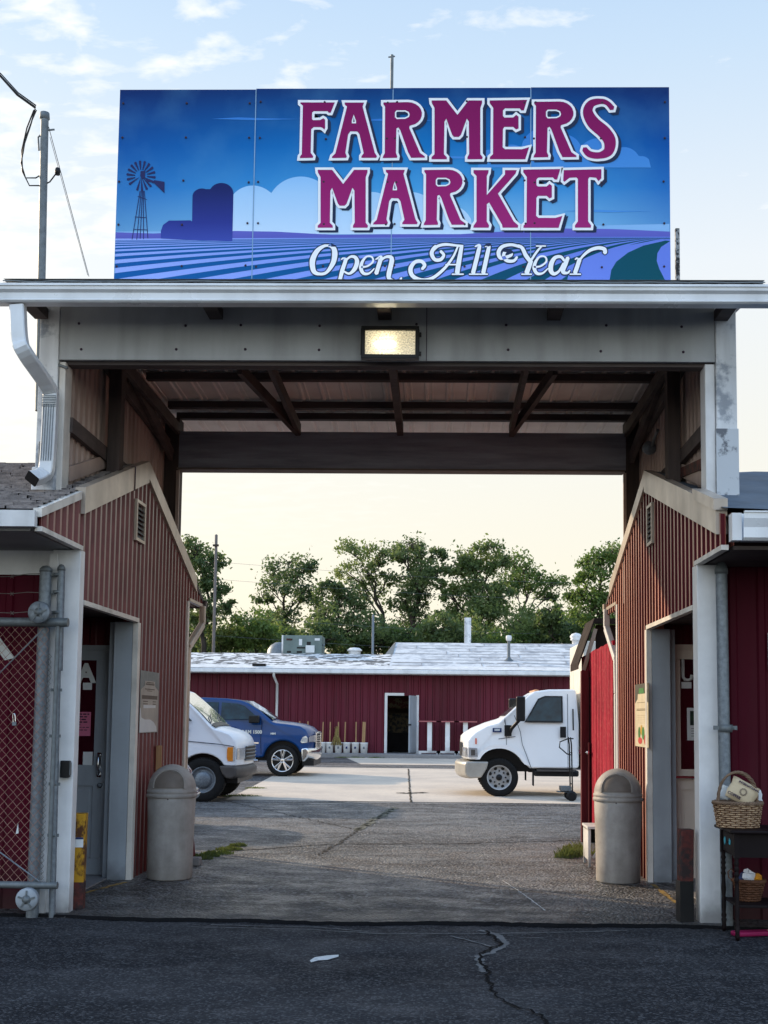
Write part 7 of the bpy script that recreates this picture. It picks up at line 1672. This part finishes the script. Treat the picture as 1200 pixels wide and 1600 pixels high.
# ------------------------------------------------------------------ trees
M['leaf_a'] = leafmat('leaf_mid_green', (.062, .105, .034), (.14, .19, .055), .5)
M['leaf_b'] = leafmat('leaf_dark_green', (.045, .085, .030), (.105, .15, .048), .48)
M['leaf_c'] = leafmat('leaf_bright_green', (.05, .10, .02), (.10, .16, .035), .45)
M['bark'] = mat('grey_brown_bark', (.05, .04, .032), .85, 0, .4, 3, .4, 10)
def tree(name, label, Y, base, clumps, lm, seed, n=150, leaf=.17, lean=0, tr_=.22, group=None, grp='trees behind the far hall', trunkY=None):
    """clumps: (px,py,rx,ry) as outlines read from the photograph at the tree's distance"""
    rr = random.Random(seed); S = FPX / Y
    b = atY(base[0], base[1], Y); b.z = -.2
    root = T(name, label, 'tree', b, 0, grp)
    mb = MB(); C_ = []
    for (px, py, rx, ry) in clumps:
        c = atY(px, py, Y); c.y += rr.uniform(-.5, .5) * (rx / S + 1); C_.append((c, rx / S * 1.2, ry / S * 1.2))
    zt = max(c.z for c, _, _ in C_); cx = sum(c.x for c, _, _ in C_) / len(C_)
    # trunk: bends from base towards the crown's centre
    fork = Vector((b.x + (cx - b.x) * .35, Y, b.z + (min(c.z for c, _, _ in C_) - b.z) * .8))
    top = Vector((cx, Y, zt - .8))
    def bez(p, q, k, sag=0, j=.1):
        out = []
        for i in range(k + 1):
            t = i / k; v = p.lerp(q, t); v.z += sag * math.sin(PI * t); out.append(v + Vector((rr.uniform(-j, j), rr.uniform(-j, j), 0)) * (1 if 0 < i < k else 0))
        return out
    mid = bez(fork, top, 6, 0, .25)
    tk = bez(b, fork, 5, 0, .12); path = tk + mid[1:]
    mb.tube(path, [tr_ * (1 - .85 * i / (len(path) - 1)) for i in range(len(path))], 8)
    for c, rx, ry in C_:
        k = min(range(len(path)), key=lambda i: abs(path[i].z - (c.z - ry * 1.2 - (abs(c.x - path[i].x)) * .7)) + abs(path[i].x - c.x) * .2)
        r0 = tr_ * (1 - .85 * k / (len(path) - 1)) * .6; p = bez(path[k], c, 5, .25, .12); mb.tube(p, [max(.02, r0 * (1 - .75 * i / 5)) for i in range(6)], 6)
        for _ in range(7):
            a = rr.uniform(0, 2 * PI); e = rr.uniform(-.3, 1.2); q = c + Vector((rx * .8 * math.cos(a) * math.cos(e), rx * .8 * math.sin(a) * math.cos(e), ry * .85 * math.sin(e))); s_ = p[rr.choice((2, 3, 4, 5))]
            mb.tube(bez(s_, q, 3, .1, .06), [.035, .026, .018, .01], 4)
    mb.build('trunk', M['bark'], root, fix=False)
    mb = MB(); V_ = []; F_2 = []
    for c, rx, ry in C_:
        vol = max(.5, rx * ry); subs = max(7, int(11 * vol ** .75)); cnt = int(n * 4.6 * vol ** .8)
        cen = []
        for _ in range(subs):
            a = rr.uniform(0, 2 * PI); u = rr.uniform(-.9, 1); r = rr.uniform(.45, .95); h = math.sqrt(1 - min(1, u * u)); cen.append((c + Vector((rx * r * h * math.cos(a), rx * r * h * math.sin(a) * .9, ry * r * u)), rr.uniform(.28, .55) * min(rx, 1.6)))
        for _ in range(cnt):
            cc, cr = rr.choice(cen); v = Vector((rr.gauss(0, 1), rr.gauss(0, 1), rr.gauss(0, .75))) * cr * .55; p = cc + v
            s_ = leaf * 1.12 * rr.uniform(.5, 1.25); d = Vector((rr.gauss(0, 1), rr.gauss(0, 1), rr.gauss(0, .8))).normalized(); e = d.orthogonal().normalized(); f = d.cross(e)
            t = rr.uniform(0, 6.28); e2 = e * math.cos(t) + f * math.sin(t); f2 = d.cross(e2); o = len(V_)
            V_ += [p - e2 * s_ * .5, p + f2 * s_ * .28 - e2 * .05 * s_, p + e2 * s_ * .55, p - f2 * s_ * .28]; F_2.append((o, o + 1, o + 2, o + 3))
    mb.add(V_, F_2); mb.build('crown', lm, root, fix=False)
    return root
tree('broadleaf_tree', 'tall tree with layered branches at the far left beside a utility pole', 62, (318, 1010), [(300, 862, 24, 20), (318, 880, 24, 22), (334, 875, 16, 14), (296, 905, 26, 22), (330, 912, 18, 14), (345, 925, 18, 14), (310, 940, 24, 16), (334, 958, 26, 16), (300, 965, 26, 18), (352, 945, 10, 10)], M['leaf_b'], 11, 190, .2)
tree('broadleaf_tree', 'slender airy tree standing alone left of centre with a bare lower trunk', 70, (448, 1012), [(452, 882, 34, 12), (425, 898, 20, 14), (460, 900, 30, 16), (486, 890, 13, 10), (432, 925, 26, 18), (470, 928, 24, 14), (412, 935, 14, 14), (446, 955, 24, 18), (420, 965, 22, 16), (482, 936, 14, 7)], M['leaf_b'], 12, 125, .19, tr_=.2)
tree('broadleaf_tree', 'low rounded tree filling the gap between the airy and the leaning tree', 66, (522, 1010), [(520, 915, 16, 12), (536, 932, 26, 20), (510, 940, 22, 18), (552, 955, 26, 20), (524, 965, 34, 20), (566, 975, 24, 16), (500, 972, 24, 16)], M['leaf_b'], 13, 150, .2)
tree('broadleaf_tree', 'tree with a leaning forked trunk and open crown near the centre', 72, (612, 1012), [(548, 866, 24, 14), (580, 860, 26, 13), (602, 868, 14, 10), (540, 888, 18, 16), (568, 892, 22, 16), (592, 885, 14, 14), (580, 918, 22, 18), (560, 925, 22, 14), (608, 905, 12, 16)], M['leaf_a'], 14, 110, .19, tr_=.2)
tree('broadleaf_tree', 'tallest dense tree at the centre of the row', 70, (640, 1012), [(640, 850, 26, 12), (622, 868, 20, 18), (655, 872, 26, 18), (684, 866, 14, 12), (640, 900, 28, 24), (668, 905, 24, 22), (628, 935, 20, 20), (655, 940, 24, 22), (640, 970, 30, 22), (684, 892, 14, 14)], M['leaf_b'], 15, 165, .2, tr_=.25)
tree('broadleaf_tree', 'broad dense tree right of centre behind the white square post', 69, (742, 1012), [(762, 860, 22, 10), (735, 870, 26, 16), (716, 892, 18, 18), (748, 895, 28, 22), (775, 885, 22, 18), (722, 925, 22, 20), (755, 935, 34, 26), (785, 925, 18, 20), (740, 965, 36, 24), (775, 965, 28, 22), (705, 960, 20, 18), (690, 925, 12, 18)], M['leaf_a'], 16, 190, .2, tr_=.28)
tree('broadleaf_tree', 'spreading tree with bare forked stems right of the dense tree', 74, (800, 1012), [(796, 876, 24, 12), (822, 890, 30, 14), (842, 905, 26, 13), (808, 905, 24, 14), (835, 922, 20, 10), (868, 912, 22, 9), (862, 932, 12, 8), (800, 928, 12, 14)], M['leaf_c'], 17, 150, .19, tr_=.15)
tree('broadleaf_tree', 'bright bushy tree rising behind the right gable', 58, (925, 1012), [(945, 868, 22, 13), (968, 862, 20, 14), (925, 885, 20, 14), (952, 895, 34, 22), (908, 905, 16, 12), (918, 928, 30, 20), (950, 935, 34, 24), (896, 930, 14, 10), (915, 960, 26, 18), (948, 970, 30, 22), (985, 900, 24, 40)], M['leaf_c'], 18, 200, .17)
# shrubs of the hedge row, each its own
rr = random.Random(77)
for i, (px, py, rx, ry, mm) in enumerate(((300, 992, 30, 18, 'b'), (352, 990, 32, 20, 'a'), (398, 985, 30, 24, 'c'), (430, 992, 24, 20, 'a'), (498, 992, 26, 18, 'b'), (540, 996, 30, 18, 'a'), (590, 990, 32, 20, 'b'), (640, 992, 32, 20, 'c'), (690, 985, 30, 22, 'b'), (735, 992, 32, 18, 'a'), (790, 995, 30, 14, 'c'), (835, 975, 32, 26, 'a'), (862, 960, 18, 16, 'b'), (880, 980, 30, 24, 'b'), (930, 985, 34, 26, 'b'))):
    Y = 64 + rr.uniform(-2, 3)
    lb = ['low bush at the far left of the hedge row', 'round bush just right of the far utility pole', 'yellow green bush left of the grey rooftop unit', 'bush directly behind the grey rooftop unit', 'bush right of the rooftop unit', 'bush behind the mushroom vent', 'bush at the step of the far roof', 'bright bush under the tallest tree', 'bush left of the white square post', 'bush right of the white square post', 'low bright bush behind the vent pipe', 'leafy bush under the spreading tree', 'small upright bush in the gap right of the spreading tree', 'dark bush left of the turbine vent', 'dark bush behind the red shed roof'][i]
    tree('hedge_bush', lb, Y, (px, 1010), [(px, py, rx, ry), (px - rx * .5, py + 8, rx * .8, ry * .7), (px + rx * .5, py + 6, rx * .8, ry * .7), (px, py + 16, rx * 1.1, ry * .8)], M['leaf_' + mm], 100 + i, 190, .2, tr_=.09, grp='bushes along the hedge row')
# far woodland behind, one mass
mb = MB(); rr = random.Random(5); V_ = []; F_2 = []
for _ in range(42000):
    x = rr.uniform(-22, 22); tt = (x + 22) / 44; top = 6.6 + 1.3 * math.sin(x * .5) + .9 * math.sin(x * 1.3 + 1) + .4 * math.sin(x * 3.1)
    z = rr.uniform(0, 1) ** .7 * top; y = 84 + rr.uniform(-2, 2) + (.6 * math.sin(x * 2 + z * 2)); s_ = rr.uniform(.15, .38)
    d = Vector((rr.gauss(0, 1), rr.gauss(0, 1), rr.gauss(0, 1))).normalized(); e = d.orthogonal().normalized() * s_; f = d.cross(e); p = Vector((x * 1.25, y, z)); o = len(V_)
    V_ += [p - e, p + f * .6, p + e, p - f * .6]; F_2.append((o, o + 1, o + 2, o + 3))
mb.add(V_, F_2); o = mb.build('far_woodland', M['leaf_a'], kind='stuff', fix=False); tag(o, 'far dark woodland behind the row of trees', 'woodland')

# utility poles and lines far off
def upole(px, py, Y, r, label, arms=()):
    t_ = atY(px, py, Y); root = T('utility_pole', label, 'utility pole', (t_.x, Y, 0))
    mb = MB(); mb.lathe([(r * 1.2, 0), (r, t_.z), (0, t_.z + .05)], (t_.x, Y, 0), 10); mb.build('pole', mat('grey_pole_%d' % px, (.16, .14, .13), .8), root)
    for dz, w in arms: mb = MB(); mb.box(t_.x - w, t_.x + w, Y - .12, Y - .02, t_.z - dz, t_.z - dz + .1); mb.build('crossarm', M['bark'], root)
    return t_
t1 = upole(338, 836, 60, .075, 'tall grey utility pole in front of the far left tree', ((.6, .15),))
mb = MB()
for z, dz in ((atY(340, 878, 60).z, 0), (atY(340, 905, 60).z, 0), (atY(340, 962, 60).z, 0), (atY(340, 993, 60).z, 0)):
    pts = [(t1.x + 30 * t / 12 * 1.2 - (8 if z < 4 else 0), 60 + 6 * t / 12, z - 1.0 * math.sin(PI * t / 12) * .6) for t in range(13)]; mb.tube(pts, .006, 4)
o = mb.build('utility_wires', M['galv_dark']); tag(o, 'thin wires running right from the far utility pole across the trees', 'wires')

# ------------------------------------------------------------------ world and sun
SUN_AZ = math.radians(-54); SUN_EL = math.radians(21)     # azimuth measured from +Y towards +X
w = bpy.data.worlds.new('World'); scn.world = w; w.use_nodes = True; nt = w.node_tree; L = nt.links
bgn = nt.nodes['Background']; bgn.inputs['Strength'].default_value = .12
sky = N(nt, 'ShaderNodeTexSky', sky_type='NISHITA'); sky.sun_disc = False; sky.sun_elevation = SUN_EL; sky.sun_rotation = SUN_AZ; sky.air_density = 1.3; sky.dust_density = 2.2; sky.ozone_density = 1.0
tc = N(nt, 'ShaderNodeTexCoord'); sp = N(nt, 'ShaderNodeSeparateXYZ'); L.new(tc.outputs['Generated'], sp.inputs[0])
# thin high cloud sheet, denser towards the left: direction projected on a plane
dv = N(nt, 'ShaderNodeMath', operation='ADD'); dv.inputs[1].default_value = .12; L.new(sp.outputs['Z'], dv.inputs[0])
cx = N(nt, 'ShaderNodeMath', operation='DIVIDE'); L.new(sp.outputs['X'], cx.inputs[0]); L.new(dv.outputs[0], cx.inputs[1])
cy = N(nt, 'ShaderNodeMath', operation='DIVIDE'); L.new(sp.outputs['Y'], cy.inputs[0]); L.new(dv.outputs[0], cy.inputs[1])
cb = N(nt, 'ShaderNodeCombineXYZ'); L.new(cx.outputs[0], cb.inputs[0]); L.new(cy.outputs[0], cb.inputs[1])
n1 = N(nt, 'ShaderNodeTexNoise'); n1.inputs['Scale'].default_value = 5.5; n1.inputs['Detail'].default_value = 6; n1.inputs['Roughness'].default_value = .55; n1.inputs['Distortion'].default_value = .25
mpn = N(nt, 'ShaderNodeMapping'); mpn.inputs['Scale'].default_value = (2.0, 3.2, 1); mpn.inputs['Rotation'].default_value = (0, 0, .25); L.new(cb.outputs[0], mpn.inputs['Vector']); L.new(mpn.outputs['Vector'], n1.inputs['Vector'])
n2 = N(nt, 'ShaderNodeTexNoise'); n2.inputs['Scale'].default_value = 1.1; n2.inputs['Detail'].default_value = 3; L.new(cb.outputs[0], n2.inputs['Vector'])
lf = N(nt, 'ShaderNodeMapRange'); lf.inputs['From Min'].default_value = .30; lf.inputs['From Max'].default_value = -1.05; lf.inputs['To Min'].default_value = -.14; lf.inputs['To Max'].default_value = .24; L.new(cx.outputs[0], lf.inputs['Value'])
s1_ = N(nt, 'ShaderNodeMath', operation='ADD'); L.new(n1.outputs['Fac'], s1_.inputs[0]); L.new(lf.outputs['Result'], s1_.inputs[1])
s2_ = N(nt, 'ShaderNodeMath', operation='MULTIPLY_ADD'); s2_.inputs[1].default_value = .35; L.new(n2.outputs['Fac'], s2_.inputs[0]); L.new(s1_.outputs[0], s2_.inputs[2])
cm = N(nt, 'ShaderNodeMapRange'); cm.inputs['From Min'].default_value = .70; cm.inputs['From Max'].default_value = .93; cm.inputs['To Max'].default_value = .9; L.new(s2_.outputs[0], cm.inputs['Value'])
hf = N(nt, 'ShaderNodeMapRange'); hf.inputs['From Min'].default_value = .12; hf.inputs['From Max'].default_value = .4; L.new(sp.outputs['Z'], hf.inputs['Value'])
mm_ = N(nt, 'ShaderNodeMath', operation='MULTIPLY'); L.new(cm.outputs['Result'], mm_.inputs[0]); L.new(hf.outputs['Result'], mm_.inputs[1])
# milky haze that thickens towards the horizon
hz_ = N(nt, 'ShaderNodeMapRange'); hz_.inputs['From Min'].default_value = .62; hz_.inputs['From Max'].default_value = .05; L.new(sp.outputs['Z'], hz_.inputs['Value'])
hr = N(nt, 'ShaderNodeValToRGB'); e = hr.color_ramp.elements
while len(e) < 5: e.new(.5)
SKY_BACK = (1.45, 1.62, 1.85)     # added fill: unseen sky behind the camera made brighter and bluer
HZ = [(0, (.46, .68, 1.0)), (.2, (.66, .84, 1.04)), (.45, (.95, 1.0, 1.04)), (.78, (1.04, 1.0, .88)), (1, (1.08, 1.0, .80))]
for i, (p, c) in enumerate(HZ): e[i].position = p; e[i].color = (*c, 1)
L.new(hz_.outputs['Result'], hr.inputs['Fac'])
sc_ = N(nt, 'ShaderNodeMix', data_type='RGBA', blend_type='MULTIPLY'); sc_.inputs['Factor'].default_value = 1; sc_.inputs['B'].default_value = (8.6, 8.6, 8.6, 1); L.new(hr.outputs['Color'], sc_.inputs['A'])
mxh = N(nt, 'ShaderNodeMix', data_type='RGBA'); mxh.inputs['Factor'].default_value = .85; L.new(sky.outputs[0], mxh.inputs['A']); L.new(sc_.outputs['Result'], mxh.inputs['B'])
mxc = N(nt, 'ShaderNodeMix', data_type='RGBA'); mxc.inputs['B'].default_value = (9.6, 9.5, 9.2, 1); L.new(mm_.outputs[0], mxc.inputs['Factor']); L.new(mxh.outputs['Result'], mxc.inputs['A'])
bk = N(nt, 'ShaderNodeMapRange', interpolation_type='SMOOTHSTEP'); bk.inputs['From Min'].default_value = .25; bk.inputs['From Max'].default_value = -.5;  L.new(sp.outputs['Y'], bk.inputs['Value'])
vm = N(nt, 'ShaderNodeMix', data_type='RGBA'); vm.inputs['A'].default_value = (1, 1, 1, 1); vm.inputs['B'].default_value = (*SKY_BACK, 1); L.new(bk.outputs['Result'], vm.inputs['Factor'])
vx = N(nt, 'ShaderNodeVectorMath', operation='MULTIPLY'); L.new(mxc.outputs['Result'], vx.inputs[0]); L.new(vm.outputs['Result'], vx.inputs[1])
L.new(vx.outputs[0], bgn.inputs['Color'])
sun_d = bpy.data.lights.new('sun', 'SUN'); sun_d.energy = 5.0; sun_d.angle = math.radians(1.0); sun_d.color = (1.0, .80, .57)
sun = bpy.data.objects.new('sun', sun_d); COL.objects.link(sun)
sd = Vector((math.sin(SUN_AZ) * math.cos(SUN_EL), math.cos(SUN_AZ) * math.cos(SUN_EL), math.sin(SUN_EL)))
sun.rotation_euler = sd.to_track_quat('Z', 'Y').to_euler(); sun.location = sd * 50 + Vector((0, 0, 10))
scn.view_settings.view_transform = 'Standard'; scn.view_settings.look = 'None'; scn.view_settings.exposure = 0; scn.view_settings.gamma = 1
scn.cycles.max_bounces = 6; scn.cycles.diffuse_bounces = 4; scn.cycles.use_denoising = True
